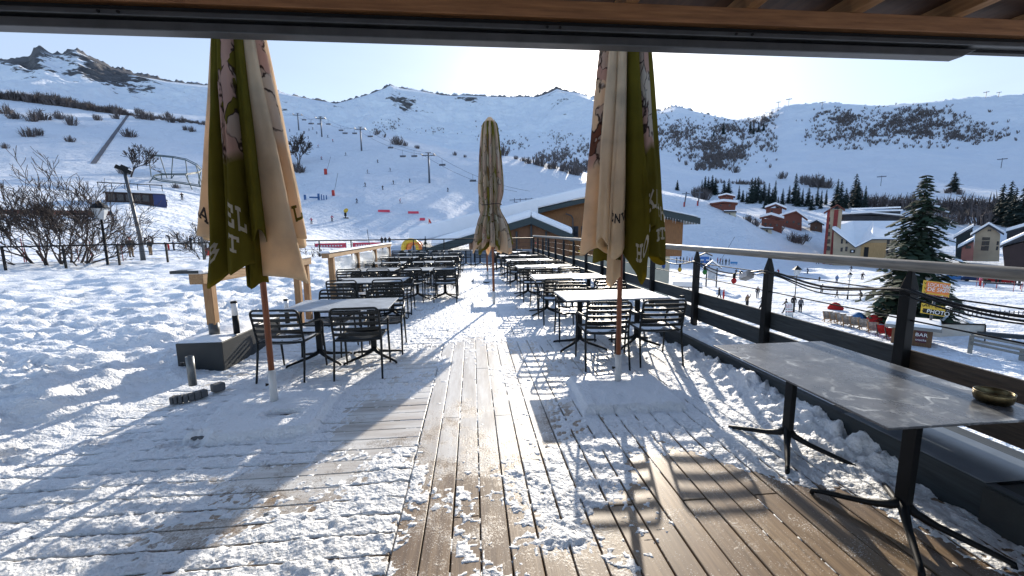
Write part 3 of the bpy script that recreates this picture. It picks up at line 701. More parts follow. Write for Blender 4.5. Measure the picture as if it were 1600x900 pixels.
# ------------------------------------------------------------------ parasols
def fabric(name, c, print_=False, zend=.60, pstr=1.):
    m, nt, b = nodes(name)
    b.inputs['Roughness'].default_value = .85; b.inputs['Specular IOR Level'].default_value = .15
    t = tex(nt, 'ShaderNodeTexNoise', 3, Detail=6.0)
    r = ramp(nt, t.outputs[0], [(.28, [x*.70 for x in c]), (.48, [x*.95 for x in c]), (.7, [min(1, x*1.08) for x in c])])
    out = r.outputs[0]
    if print_:                               # a worn printed picture: skin, cream and wine red areas with dark ink lines
        uv = nt.nodes.new('ShaderNodeUVMap'); uv.uv_map = 'cloth'
        mp = nt.nodes.new('ShaderNodeMapping'); mp.inputs['Scale'].default_value = (1.9, 6.5, 1)
        nt.links.new(uv.outputs[0], mp.inputs[0])
        nz = nt.nodes.new('ShaderNodeTexNoise'); nz.inputs['Scale'].default_value = 1.3; nz.inputs['Detail'].default_value = 3; nt.links.new(mp.outputs[0], nz.inputs['Vector'])
        vec = nt.nodes.new('ShaderNodeMix'); vec.data_type = 'VECTOR'; vec.inputs[0].default_value = .55
        nt.links.new(mp.outputs[0], vec.inputs[4]); nt.links.new(nz.outputs['Color'], vec.inputs[5])
        vo = nt.nodes.new('ShaderNodeTexVoronoi'); vo.inputs['Scale'].default_value = 2.6; nt.links.new(vec.outputs[1], vo.inputs['Vector'])
        ed = nt.nodes.new('ShaderNodeTexVoronoi'); ed.feature = 'DISTANCE_TO_EDGE'; ed.inputs['Scale'].default_value = 2.6; nt.links.new(vec.outputs[1], ed.inputs['Vector'])
        sx = nt.nodes.new('ShaderNodeSeparateColor'); nt.links.new(vo.outputs['Color'], sx.inputs[0])
        cr = ramp(nt, sx.outputs[0], [(0., (.62, .50, .40)), (.32, (.64, .43, .34)), (.5, c), (.66, (.70, .62, .52)), (.86, (.24, .10, .06)), (.93, (.68, .48, .38))])
        cr.color_ramp.interpolation = 'CONSTANT'
        ln = ramp(nt, ed.outputs['Distance'], [(.02, .9), (.05, 0)])
        n2 = nt.nodes.new('ShaderNodeTexNoise'); n2.inputs['Scale'].default_value = 2.2; nt.links.new(mp.outputs[0], n2.inputs['Vector'])
        lm = ramp(nt, n2.outputs[0], [(.38, 0), (.5, 1)])
        pic = mixc(nt, mth(nt, 'MULTIPLY', ln.outputs[0], lm.outputs[0]), cr.outputs[0], (.05, .025, .02))
        sv = nt.nodes.new('ShaderNodeSeparateXYZ'); nt.links.new(uv.outputs[0], sv.inputs[0])
        zone = ramp(nt, sv.outputs['Y'], [(.10, 0), (.16, pstr), (zend, pstr), (zend+.04, 0)])
        out = mixc(nt, zone.outputs[0], out, pic)
    nt.links.new(out, b.inputs['Base Color'])
    wv = tex(nt, 'ShaderNodeTexNoise', 9, stretch=(1, 1, .5), Detail=5.0)
    wn = tex(nt, 'ShaderNodeTexNoise', 34, stretch=(1, 1, .35), Detail=5.0)
    p = bump(nt, b, wv.outputs[0], .6, .03); bump(nt, b, wn.outputs[0], .5, .006, p)
    tr = nt.nodes.new('ShaderNodeBsdfTranslucent'); nt.links.new(out, tr.inputs[0])
    ms = nt.nodes.new('ShaderNodeMixShader'); ms.inputs[0].default_value = .62
    nt.links.new(b.outputs[0], ms.inputs[1]); nt.links.new(tr.outputs[0], ms.inputs[2])
    nt.links.new(ms.outputs[0], nt.nodes['Material Output'].inputs[0])
    return m
BEI = fabric('beige_canvas', (.86, .71, .51)); BEIP = fabric('beige_printed_canvas', (.84, .68, .48), True)
GRN = fabric('olive_canvas', (.20, .165, .020)); GRNP = fabric('olive_printed_canvas', (.20, .165, .022), True)
BEIP2 = fabric('beige_all_printed_canvas', (.78, .62, .44), True, .95, .72); GRNP2 = fabric('olive_all_printed_canvas', (.24, .21, .03), True, .95, .55)
CREAM = fabric('cream_ink', (.74, .68, .56)); INK = M('black_ink', (.02, .016, .014), .9); OLIVEINK = fabric('olive_ink', (.14, .12, .02))
POLEW = wood('varnished_pole', (.15, .045, .016), (.30, .10, .035), 2, 3, .38)
WHITEM = M('white_tube', (.62, .62, .60), .4, .06, scale=4)
STONE = M('grey_base_stone', (.10, .105, .11), .85, scale=20, bmp=.3)
# block letters as strokes on a 0..1 square: lists of points, stroke width .2, with small slab serifs
LET = {'L': [[(.2, 1), (.2, 0)], [(.2, .06), (.85, .06), (.85, .3)], [(.05, .98), (.4, .98)]], 'A': [[(.08, 0), (.5, 1)], [(.5, 1), (.92, 0)], [(.25, .33), (.75, .33)], [(0, .02), (.25, .02)], [(.75, .02), (1, .02)]],
       'E': [[(.2, 0), (.2, 1)], [(.1, .95), (.85, .95), (.85, .75)], [(.2, .5), (.65, .5)], [(.1, .05), (.88, .05), (.88, .28)]], 'H': [[(.18, 0), (.18, 1)], [(.82, 0), (.82, 1)], [(.18, .5), (.82, .5)], [(.02, .03), (.34, .03)], [(.66, .03), (.98, .03)], [(.02, .97), (.34, .97)], [(.66, .97), (.98, .97)]],
       'O': [[(.5+.4*math.cos(a), .5+.46*math.sin(a)) for a in np.linspace(0, 2*PI, 17)]], 'V': [[(.08, 1), (.5, .02)], [(.5, .02), (.92, 1)], [(0, .97), (.24, .97)], [(.76, .97), (1, .97)]],
       'K': [[(.2, 0), (.2, 1)], [(.2, .42), (.8, 1)], [(.4, .6), (.86, 0)], [(.05, .03), (.36, .03)], [(.05, .97), (.36, .97)], [(.7, .03), (1, .03)]], 'N': [[(.15, 0), (.15, 1)], [(.15, 1), (.85, 0)], [(.85, 0), (.85, 1)]],
       'B': [[(.2, 0), (.2, 1)], [(.2, .95), (.6, .95), (.78, .75), (.6, .54), (.2, .54)], [(.6, .54), (.86, .3), (.62, .05), (.2, .05)]], 'R': [[(.2, 0), (.2, 1)], [(.2, .95), (.62, .95), (.8, .74), (.62, .5), (.2, .5)], [(.5, .5), (.9, 0)]],
       'T': [[(.5, 0), (.5, 1)], [(.06, .78), (.06, .95), (.94, .95), (.94, .78)], [(.3, .03), (.7, .03)]], 't': [[(.4, 1), (.4, .15), (.6, .04), (.8, .12)], [(.1, .7), (.8, .7)]], 'h': [[(.2, 0), (.2, 1)], [(.2, .5), (.5, .68), (.78, .5), (.78, 0)]],
       'S': [[(.85, .78), (.62, .96), (.35, .94), (.2, .75), (.4, .56), (.66, .45), (.82, .25), (.62, .05), (.32, .05), (.14, .24)]], 'I': [[(.5, 0), (.5, 1)], [(.3, .97), (.7, .97)], [(.3, .03), (.7, .03)]], '.': [[(.2, .02), (.2, .18)]]}
class Lobe:
    def __init__(s, th0, th1, rb, hem, tip=0., rt=.13, skew=0., rin=.05, seed=0, pw=.85, pinch=None, zt=3.6, flare=0.):
        s.__dict__.update(locals())
    def P(s, u, t):
        a = rad(s.th0+(s.th1-s.th0)*u + s.skew*math.sin(PI*u)*t)
        hz = s.hem + s.tip*(abs(2*u-1)**1.4) + .025*math.sin(u*9+s.seed*2.3)
        z = s.zt + (hz-s.zt)*t
        tt = (s.zt-z)/(s.zt-1.1)
        ro = s.rt+(s.rb-s.rt)*min(1.15, max(0, tt))**s.pw
        ri = s.rin+.06*tt
        if s.pinch:
            zc, wd, am = s.pinch; e = 1-am*math.exp(-((z-zc)/wd)**2); ro *= e
            if z < zc: ro *= 1+s.flare*min(1, (zc-z)/.75)
        r = ri+(ro-ri)*max(0, math.sin(PI*min(1, max(0, u))))**.62
        k = float(fbm(u*2.2+s.seed*7.1, tt*1.6, 3, s.seed+100)); k2 = float(vnoise(u*9+s.seed*3, tt*1.2, s.seed+150))-.5
        r += (.06*k+.045*k2)*min(1, tt*2)+.018*math.sin(u*16+s.seed+3*tt)*tt
        a += .10*float(fbm(tt*3+s.seed*5, u*2, 2, s.seed+200))*tt
        return Vector((math.sin(a)*r, -math.cos(a)*r, z))
    def N(s, u, t):
        e = .01
        return (s.P(min(1, u+e), t)-s.P(max(0, u-e), t)).cross(s.P(u, min(1, t+e))-s.P(u, max(0, t-e))).normalized()
def panel(lb, mat, parent, name='canopy_panel', nu=34, nt_=56):
    V = []; UV = []
    for j in range(nt_+1):
        for i in range(nu+1):
            V.append(lb.P(i/nu, j/nt_)); UV.append((i/nu+lb.seed*1.7, 0.0+j/nt_))
    n = nu+1; Fq = [(j*n+i, j*n+i+1, (j+1)*n+i+1, (j+1)*n+i) for j in range(nt_) for i in range(nu)]
    o = npmesh(name, [tuple(v) for v in V], Fq, mat, True, parent)
    uvl = o.data.uv_layers.new(name='cloth'); uvl.data.foreach_set('uv', np.array([UV[i] for f in Fq for i in f], np.float32).ravel())
    sd = o.modifiers.new('hem', 'SOLIDIFY'); sd.thickness = .004
    return o
def lettering(lb, txt, u0, t0, du, dt, mat, parent, slope=0., wd=.2):
    """letters lying on the cloth: each stroke is a strip of small quads pushed a few millimetres off the fabric"""
    mb = MB(); sgn = 1
    test = lb.N(u0, t0); c = lb.P(u0, t0)
    if test.dot(Vector((c.x, c.y, 0))) < 0: sgn = -1
    x = 0
    for ch in txt:
        for st in LET.get(ch, []):
            for (ax, ay), (bx_, by_) in zip(st[:-1], st[1:]):
                L = math.hypot(bx_-ax, by_-ay); k = max(2, int(L/.12)); nx, ny = -(by_-ay)/L*wd/2, (bx_-ax)/L*wd/2
                ex, ey = (bx_-ax)/L*wd*.45, (by_-ay)/L*wd*.45
                rows = []
                for q in range(k+1):
                    px_ = ax-ex+(bx_-ax+2*ex)*q/k; py_ = ay-ey+(by_-ay+2*ey)*q/k
                    pr = []
                    for sg in (-1, 1):
                        gx_ = x+px_+nx*sg; gy_ = py_+ny*sg
                        u = u0+gx_*du; t = t0-gy_*dt+slope*gx_*du
                        u = min(.97, max(.03, u)); t = min(.995, max(0, t))
                        pr.append(lb.P(u, t)+lb.N(u, t)*sgn*.007)
                    rows.append(pr)
                for r0, r1 in zip(rows[:-1], rows[1:]): mb.add([r0[0], r0[1], r1[1], r1[0]], [(0, 1, 2, 3)])
        x += .55 if ch in '.I' else 1.18
    return mb.build('lettering', mat, parent, True)
def parasol(label, loc, tilt, lobes, group, texts=(), zt=3.7, pole_mid=.28, strap=None, slab=(.95, .9, 0), off=(0, 0)):
    root = thing('parasol', label, 'parasol', loc, 0, group)
    kids = []
    for lb, mat in lobes:
        lb.zt = zt if lb.zt == 3.6 else lb.zt
        kids.append((panel(lb, mat, root), lb))
    for i, txt, u0, t0, du, dt, mat, sl_ in texts: lettering(kids[i][1], txt, u0, t0, du, dt, mat, kids[i][0], sl_)
    mb = MB(); mb.lathe([(.0, zt+.10), (.04, zt+.09), (.10, zt+.02), (.15, zt-.14), (.155, zt-.26), (.15, zt-.27)][::-1], 20); mb.build('canopy_cap', BEI, root, True)
    mb = MB(); mb.lathe([(.026, pole_mid+.0), (.026, zt)], 14); mb.build('pole', POLEW, root, True)
    mb = MB(); mb.lathe([(.033, .05), (.033, pole_mid+.02), (.029, pole_mid+.021)], 16); sl_ = mb.build('pole_sleeve', WHITEM, root, True)
    mb = MB(); mb.tube([(-.033, 0, pole_mid-.12), (-.06, -.01, pole_mid-.12)], [.007, .016], 8); mb.build('screw_knob', BLACK, sl_)
    if strap:
        zc, r_ = strap; mb = MB(); mb.tube([(r_*math.sin(a), -r_*math.cos(a), zc+.012*math.sin(a*2)) for a in np.linspace(0, 2*PI, 28)[:-1]], .009, 6, closed=True); mb.build('strap', M('dark_strap', (.05, .03, .02), .7), root)
    root.rotation_euler = tilt
    b = MB(); b.box(-slab[0]/2+.05, slab[0]/2-.05, -slab[1]/2+.05, slab[1]/2-.05, 0.004, .05)
    s = b.build('base_slab', STONE, root, bevel=.01); s.location = (off[0], off[1], 0); s.rotation_euler = (-tilt[0], -tilt[1], slab[2])
    return root
GP = 'folded parasols on the snowy terrace'
top = ony(374, 64, 3.9); base = onz(430, 638)
zt1 = 3.72; ty = math.atan2(top[0]-base[0], top[2])
L1 = [(Lobe(-116, -62, .60, 1.62, -.02, .13, 0, seed=1, pw=1.), BEI), (Lobe(-60, -10, .46, 1.20, .24, .14, 4, seed=2, pw=.95), GRN), (Lobe(-24, 22, .44, 1.34, .06, .17, -4, seed=3, pw=.7), GRNP),
      (Lobe(10, 40, .43, 1.66, -.1, .16, 4, seed=4, pw=.8), GRN), (Lobe(24, 78, .52, 1.22, .10, .13, 10, seed=5, pw=.95), BEI), (Lobe(58, 112, .56, 1.62, .0, .12, -6, seed=6, pw=1.), BEIP),
      (Lobe(-10, 40, .34, 1.2, .05, .12, 0, seed=9, pw=.8), GRN), (Lobe(104, 172, .46, 1.5, .05, .15, 0, seed=7), BEI), (Lobe(166, 236, .46, 1.45, .05, .15, 0, seed=8), GRN)]
T1 = [(0, 'LA.', .585, .895, .085, .045, INK, .25), (2, 'EL', .46, .82, .16, .07, CREAM, .2), (1, 'B', .58, .93, .16, .05, CREAM, -.15), (2, 'T', .5, .91, .16, .05, CREAM, .2), (5, 'LA', .3, .93, .15, .055, OLIVEINK, -.12)]
parasol('tall folded parasol, beige and olive, on the left beside the planter, reading LA', (base[0], base[1], 0), (rad(0), ty, 0), L1, GP, T1, zt1, .36, slab=(.98, .92, rad(4)), off=(.05, -.18))
base = onz(965, 605)
L2 = [(Lobe(-128, -62, .42, 1.42, .05, .17, 0, seed=11, pw=.6), BEIP), (Lobe(-78, -34, .40, 1.56, -.18, .16, 8, seed=12, pw=.7), BEI), (Lobe(-46, -8, .36, 1.38, .12, .16, -5, seed=13, pw=.6), BEI), (Lobe(-14, 26, .41, 1.16, .26, .16, 8, seed=14, pw=.66), GRN),
      (Lobe(16, 54, .38, 1.66, -.12, .17, -4, seed=15, pw=.6), GRNP), (Lobe(46, 108, .44, 1.30, .12, .18, 4, seed=16, pw=.66), GRN), (Lobe(-70, -20, .26, 1.12, .05, .1, 0, seed=19), BEIP), (Lobe(104, 172, .40, 1.4, .05, .15, 0, seed=17), BEI), (Lobe(164, 236, .40, 1.3, .05, .15, 0, seed=18), GRN)]
T2 = [(3, 'HOV', .30, .94, .15, .06, CREAM, -.18), (4, 'KE', .34, .93, .22, .075, CREAM, -.1), (5, 'th', .22, .82, .11, .048, CREAM, 0.), (5, 'IST', .16, .935, .10, .045, CREAM, -.15), (2, 'ENV', .42, .84, .14, .032, INK, .05), (6, 'LT', .2, .85, .4, .10, OLIVEINK, .1)]
parasol('tall folded parasol, pinkish beige and olive, before the near right table, reading HOV', (base[0], base[1], 0), (0, rad(-.3), 0), L2, GP, T2, 3.62, .34, slab=(.94, .80, rad(-3)), off=(-.03, -.22))
pin = (2.13, .22, .36)
def L3(sd): return [(Lobe(a-17+random.uniform(-4, 4), a+17+random.uniform(-4, 4), random.uniform(.23, .32), random.uniform(1.1, 1.62), random.choice((.05, .14, .22)), .12, random.uniform(-14, 14), seed=sd+i, pw=.42, pinch=pin, flare=random.uniform(.05, .5)), (BEIP2, GRNP2, GRNP2, BEIP2, GRNP2, BEIP2, GRNP2, BEIP2, GRNP2, BEIP2, GRNP2, GRNP2, BEIP2, GRNP2, BEIP2)[i % 15]) for i, a in enumerate(range(-168, 190, 24))]
base = onz(772, 480)
l3 = L3(30)
p3 = parasol('slim folded parasol tied with a strap, standing in the middle of the aisle', (base[0], base[1], 0), (0, rad(-.4), 0), l3, GP, [(6, 'E', .25, .80, .42, .06, CREAM, 0), (7, 'L', .3, .80, .4, .06, OLIVEINK, 0), (8, 'R', .3, .80, .42, .06, CREAM, 0), (5, 'B', .3, .95, .42, .07, CREAM, 0), (9, 'O', .3, .95, .42, .07, CREAM, 0)], 3.86, .33, (2.2, .205))
base = onz(762, 440)
p4 = copy_tree(p3); p4.location = (base[0], base[1], 0); p4.rotation_euler = (0, 0, rad(40)); p4.scale = (.92, .92, .95)
p4['label'] = 'folded parasol farthest down the aisle, mostly hidden behind the tied parasol'

# ------------------------------------------------------------------ slatted armchair (front towards +Y)
def chair_proto():
    t = thing('armchair', 'x', 'chair')
    # back: rounded frame with slats
    def back(x, z): return (x, -.245-.10*(z-.44)/.38, z)
    W = .255; fr = [back(-W, .47)]
    for a in np.linspace(PI, PI/2, 7): fr.append(back(-W+.05+.05*math.cos(a), .775-.0+.05*math.sin(a)-.0))
    for a in np.linspace(PI/2, 0, 7): fr.append(back(W-.05+.05*math.cos(a), .775+.05*math.sin(a)))
    fr.append(back(W, .47))
    mb = MB(); mb.tube(fr, .0125, 8)
    for z in (.52, .585, .65, .715, .772):
        pts = [(x, back(x, z)[1]-.03*(1-(x/W)**2), z) for x in np.linspace(-W+.004, W-.004, 9)]
        for p, q in zip(pts[:-1], pts[1:]): mb.bar(p, q, .006, .034)
    mb.build('backrest', CHAIRM, t, False)
    mb = MB()
    for i in range(9):
        y = -.225+i*.055
        pts = [(x, y, .44-.018*(1-(x/.235)**2)+.004*math.sin(i)) for x in np.linspace(-.235, .235, 7)]
        for p, q in zip(pts[:-1], pts[1:]): mb.bar(p, q, .036, .006)
    mb.tube([(-.24, -.245, .445), (-.245, .22, .445), (-.21, .245, .435), (.21, .245, .435), (.245, .22, .445), (.24, -.245, .445)], .012, 8)
    mb.tube([(-.24, -.245, .445), (.24, -.245, .445)], .012, 8)
    mb.build('seat', CHAIRM, t, False)
    for s in (-1, 1):
        mb = MB(); mb.tube([(s*.262, -.33, 0), (s*.257, -.27, .30), (s*.255, -.25, .47)], [.011, .0135, .0135], 8); mb.build('leg', CHAIRM, t, True)
        mb = MB(); mb.tube([(s*.262, .26, 0), (s*.262, .235, .25), (s*.26, .215, .445)], [.011, .0135, .0135], 8); mb.build('leg', CHAIRM, t, True)
        mb = MB(); mb.tube([(s*.257, -.295, .655), (s*.275, -.16, .648), (s*.285, .0, .642), (s*.282, .13, .625), (s*.272, .20, .575), (s*.262, .218, .50), (s*.26, .217, .445)], .0125, 8); mb.build('armrest', CHAIRM, t, True)
    return t
# ------------------------------------------------------------------ table with two pedestal feet
def table_proto(name, label, w=1.24, d=.82, h=.74, topmat=None, snow=None, sx=.34):
    t = thing(name, label, 'table')
    mb = MB(); mb.box(-w/2, w/2, -d/2, d/2, h-.012, h); mb.build('tabletop', topmat, t, bevel=.003)
    if snow:
        nx, ny = 60, 40; X, Y_ = np.meshgrid(np.linspace(-w/2+.004, w/2-.004, nx), np.linspace(-d/2+.004, d/2-.004, ny))
        e = np.minimum(w/2-abs(X), d/2-abs(Y_)); hh = np.minimum(1, e/.03)**.5*(snow+.4*snow*fbm(X*6, Y_*6, 4, int(snow*1e4)))+.0005
        I = (np.arange(ny-1)[:, None]*nx+np.arange(nx-1)[None, :])
        npmesh('snow_cover', np.stack([X.ravel(), Y_.ravel(), h+hh.ravel()], 1), np.stack([I, I+1, I+nx+1, I+nx], -1).reshape(-1, 4), SNOWS, True, t)
    for s in (-1, 1):
        mb = MB(); mb.box(s*sx-.035, s*sx+.035, -.02, .02, .10, h-.02)
        mb.box(s*sx-.05, s*sx+.05, -.28, .28, h-.021, h-.0125)
        mb.build('pedestal', BLACKP, t, bevel=.004)
        mb = MB()
        for ang in (38, 142, 218, 322):
            ux, uy = math.cos(rad(ang)), math.sin(rad(ang))
            mb.tube([(s*sx+ux*.0, uy*.0, .15), (s*sx+ux*.05, uy*.05, .105), (s*sx+ux*.14, uy*.14, .075), (s*sx+ux*.36, uy*.36, .032), (s*sx+ux*.40, uy*.40, .022), (s*sx+ux*.405, uy*.405, .0)], [.03, .024, .019, .015, .015, .014], 8)
        mb.build('pedestal_foot', BLACKP, t, True)
    return t
FROST = M('frosted_table_top', (.30, .33, .36), .5, .3, scale=5, bmp=.2, bscale=40)
tabA = table_proto('cafe_table', 'x', topmat=FROST)
tabB = table_proto('cafe_table', 'x', w=1.42, topmat=FROST, snow=.012, sx=.42)
ORD = ['first', 'second', 'third', 'fourth', 'fifth', 'sixth']
tabs = []
LY = [5.36, 8.03, 10.25, 12.6, 15.0, 17.4]; LXo = [-1.66, -1.92, -1.05, -1.2, -1.15, -1.1]; LXi = [None, None, -2.5, -2.65, -2.6, -2.55]
RYs = [5.56, 7.92, 10.3, 12.7, 15.1, 17.5]; RXs = [1.90, 1.86, 1.80, 1.74, 1.68, 1.62]
for i in range(6):
    tabs.append((LXo[i], LY[i], 'L', i, tabA, .40, .45))
    if LXi[i] is not None: tabs.append((LXi[i], LY[i]+random.uniform(-.1, .1), 'M', i, tabA, .40, .5))
    tabs.append((RXs[i], RYs[i], 'R', i, tabB, .48, .70))
chair0 = chair_proto(); usedA = {}
chairS = copy_tree(chair0)                  # the same chair with snow left on its seat
nx, ny = 30, 26; X, Y_ = np.meshgrid(np.linspace(-.225, .225, nx), np.linspace(-.20, .215, ny))
e_ = np.minimum(.225-abs(X), np.minimum(Y_+.20, .215-Y_)); hh = np.minimum(1, np.maximum(e_, 0)/.05)*(.006+.010*fbm(X*9, Y_*9, 4, 95)+.005*fbm(X*30, Y_*30, 2, 96))-.0035
I = (np.arange(ny-1)[:, None]*nx+np.arange(nx-1)[None, :])
npmesh('snow_cover', np.stack([X.ravel(), Y_.ravel(), .444-.018*(1-(X.ravel()/.235)**2)+hh.ravel()], 1), np.stack([I, I+1, I+nx+1, I+nx], -1).reshape(-1, 4), SNOWS, True, chairS)
PLACE = {'L': 'aisle-side row left of the aisle', 'M': 'row along the windbreak', 'R': 'row along the railing'}
GC = 'black slatted armchairs around the terrace tables'
first = True
for (x, y, side, i, proto, dfar, dnear) in tabs:
    t = proto if proto not in usedA else copy_tree(proto); usedA[proto] = 1
    t.location = (x, y, 0); t.rotation_euler = (0, 0, rad(random.uniform(-1.5, 1.5)))
    look = 'white snow-covered' if side == 'R' else 'grey frosted'
    t['label'] = f'{look} cafe table, {ORD[i]} from the front in the {PLACE[side]}' if side != 'M' else f'grey frosted cafe table in the row along the windbreak, {ORD[i-2]} from the front'
    t['group'] = 'cafe tables set out in rows on the terrace'
    for fb in (-1, 1):
        for lr in (-1, 1):
            c = copy_tree(chairS if (side == 'R' or random.random() < .35) else chair0)
            cx = x+lr*(.38 if side != 'R' else .37)+random.uniform(-.04, .04); cy = y+(fb*dfar if fb > 0 else -dnear)+random.uniform(-.04, .04)
            rz = (0 if fb < 0 else PI)+rad(random.choice((random.uniform(-5, 5), random.uniform(-16, 16))))
            if side == 'L' and i == 0 and fb < 0: cx = x+(-.47 if lr < 0 else .33); cy = 4.90
            c.location = (cx, cy, 0); c.rotation_euler = (0, 0, rz)
            fbw = 'near side' if fb < 0 else 'far side'; lrw = 'left' if lr < 0 else 'right'
            k_ = i if side != 'M' else i-2
            rowname = {'L': 'left aisle row', 'M': 'windbreak row', 'R': 'railing row'}[side]
            c['label'] = f'black slatted armchair, {lrw} seat on {fbw} of {ORD[k_]} table in the {rowname}'
            c['group'] = GC
# far line of chairs and tables across the end
for j, x in enumerate((-3.0, -1.5, .0, 1.4)):
    t = copy_tree(tabA); t.location = (x, 19.9, 0); t['label'] = f'grey frosted cafe table in the farthest line before the end railing, {ORD[j]} from the left'
    t['group'] = 'cafe tables set out in rows on the terrace'
    for lr in (-1, 1):
        c = copy_tree(chair0); c.location = (x+lr*.36, 19.25, 0); c.rotation_euler = (0, 0, rad(random.uniform(-8, 8)))
        c['label'] = f'black slatted armchair, {"left" if lr < 0 else "right"} seat at {ORD[j]} table of the farthest line before the end railing'
        c['group'] = GC
for o_ in (chair0, chairS):
    for ch in list(o_.children): bpy.data.objects.remove(ch)
    bpy.data.objects.remove(o_)
# the near right table
t = table_proto('cafe_table', 'long grey stone-look table with frost veins and an ashtray, beside the near railing', 1.38, .92, .74, SLATE, None, .42)
t['group'] = 'cafe tables set out in rows on the terrace'
t.location = (2.33, 2.28, 0); t.rotation_euler = (0, 0, PI/2)
q = onz(1551, 628, .741)
t = thing('ashtray', 'small brass ashtray on the grey table beside the railing', 'ashtray', (q[0], q[1], .7405)); t.scale = (1.25, 1.25, 1.3)
BRASS = M('worn_brass', (.16, .125, .065), .36, .5, scale=14, metal=1.)
mb = MB(); mb.lathe([(.0, .0), (.046, .0), (.056, .008), (.0605, .024), (.0605, .040), (.058, .044), (.055, .040), (.053, .024), (.048, .010), (.0, .007)], 36); mb.build('bowl', BRASS, t, True)
mb = MB(); mb.tube([(.0585*math.cos(a_), .0585*math.sin(a_), .0435) for a_ in np.linspace(0, 2*PI, 37)[:-1]], .0028, 8, closed=True); mb.build('rim', BRASS, t, True)

# ------------------------------------------------------------------ planter, windbreak, bollard lights on the left
q = onz(370, 580); th = math.atan2(1.3, .12)
t = thing('planter', 'long black planter box filled with snow at the near end of the windbreak', 'planter', (-3.02, 5.08, 0), rad(0))
PLB = M('black_planter', (.014, .018, .02), .5, .3, scale=4)
mb = MB(); mb.box(-.52, .0, 0, 1.5, 0, .36); mb.build('box', PLB, t, bevel=.006)
nx, ny = 40, 70; X, Y_ = np.meshgrid(np.linspace(-.505, -.015, nx), np.linspace(.015, 1.485, ny))
e = np.minimum(np.minimum(X+.505, -.015-X), np.minimum(Y_-.015, 1.485-Y_)); hh = .355+np.minimum(1, e/.12)**.5*(.06+.05*fbm(X*3, Y_*3, 4, 90))
I = (np.arange(ny-1)[:, None]*nx+np.arange(nx-1)[None, :])
npmesh('snow_cover', np.stack([X.ravel(), Y_.ravel(), hh.ravel()], 1), np.stack([I, I+1, I+nx+1, I+nx], -1).reshape(-1, 4), SNOWS, True, t)
def bollard(label, x, y, z, h):
    t = thing('bollard_light', label, 'bollard light', (x, y, z), 0, 'black and white bollard lights')
    mb = MB(); mb.lathe([(.036, 0), (.036, h*.56)], 16); mb.build('base', BLACKP, t, True)
    mb = MB(); mb.lathe([(.035, h*.56), (.035, h*.94)], 16); mb.build('lens', M('white_lens', (.75, .76, .76), .3, .05), t, True)
    mb = MB(); mb.lathe([(.038, h*.94), (.038, h*.985), (.03, h), (0, h)], 16); mb.build('cap', BLACKP, t, True)
q = ony(370, 518, 5.45); bollard('bollard light standing in the snow of the black planter', q[0], 5.45, .38, .42)
q = ony(447, 476, 7.2); bollard('bollard light behind the left parasol, near the windbreak posts', q[0], 7.2, .12, .42)
q = onx(1063, 520, 2.98); bollard('bollard light on the right kerb behind the armchair', 2.98, q[1], .2, .50)
# windbreak: posts, top rail and clear plastic sheets
PLASTIC, nt, b = nodes('cloudy_plastic_sheet'); b.inputs['Base Color'].default_value = (.80, .83, .82, 1); b.inputs['Roughness'].default_value = .3; b.inputs['Transmission Weight'].default_value = .0
tr = nt.nodes.new('ShaderNodeBsdfTransparent'); ms = nt.nodes.new('ShaderNodeMixShader'); nzp = tex(nt, 'ShaderNodeTexNoise', 2.5, Detail=4.0)
rr = ramp(nt, nzp.outputs[0], [(.3, .45), (.7, .85)]); nt.links.new(rr.outputs[0], ms.inputs[0]); nt.links.new(tr.outputs[0], ms.inputs[1]); nt.links.new(b.outputs[0], ms.inputs[2]); nt.links.new(ms.outputs[0], nt.nodes['Material Output'].inputs[0])
wb = thing('windbreak', 'wooden windbreak frame with clear plastic sheets between its posts along the left tables', 'windbreak', (0, 0, 0))
WX = lambda y: -3.22+.0*y
wp = []
for px_, ytop in ((522, 398), (568, 390), (590, 387), (613, 383)):
    # posts stand on the line x = -3.0
    q = onx(px_, ytop, -3.05); wp.append((q[0], q[1], q[2]))
wp[0] = (-3.05, ony(522, 398, 9.2)[1], ony(522, 398, 9.2)[2])
ys = [9.2, 11.2, 13.2, 15.4]
zt_ = 1.12
for y in ys:
    mb = MB(); mb.box(-3.11, -3.0, y-.055, y+.055, 0, zt_); mb.build('post', LARCH, wb, bevel=.006)
mb = MB(); mb.box(-3.13, -2.98, ys[0]-.35, ys[-1]+.1, zt_+.001, zt_+.10); mb.build('top_rail', LARCHX, wb, bevel=.006)
mb = MB(); mb.box(-3.16, -2.95, ys[0]-.38, ys[-1]+.12, zt_+.102, zt_+.145); mb.build('snow_cover', SNOWS, wb, bevel=.02)
for a_, b_ in zip(ys[:-1], ys[1:]):
    n_ = 14; V = []
    for j in range(n_+1):
        for i in range(n_+1):
            u = i/n_; v_ = j/n_; V.append((-3.06+.05*math.sin(u*5+v_*4)*math.sin(PI*u)+.03*math.sin(v_*9+u*7), a_+.06+(b_-a_-.12)*u, .12+(zt_-.16)*v_-.08*math.sin(PI*u)*(1-v_)*v_*4))
    npmesh('plastic_sheet', V, [(j*(n_+1)+i, j*(n_+1)+i+1, (j+1)*(n_+1)+i+1, (j+1)*(n_+1)+i) for j in range(n_) for i in range(n_)], PLASTIC, True, wb)
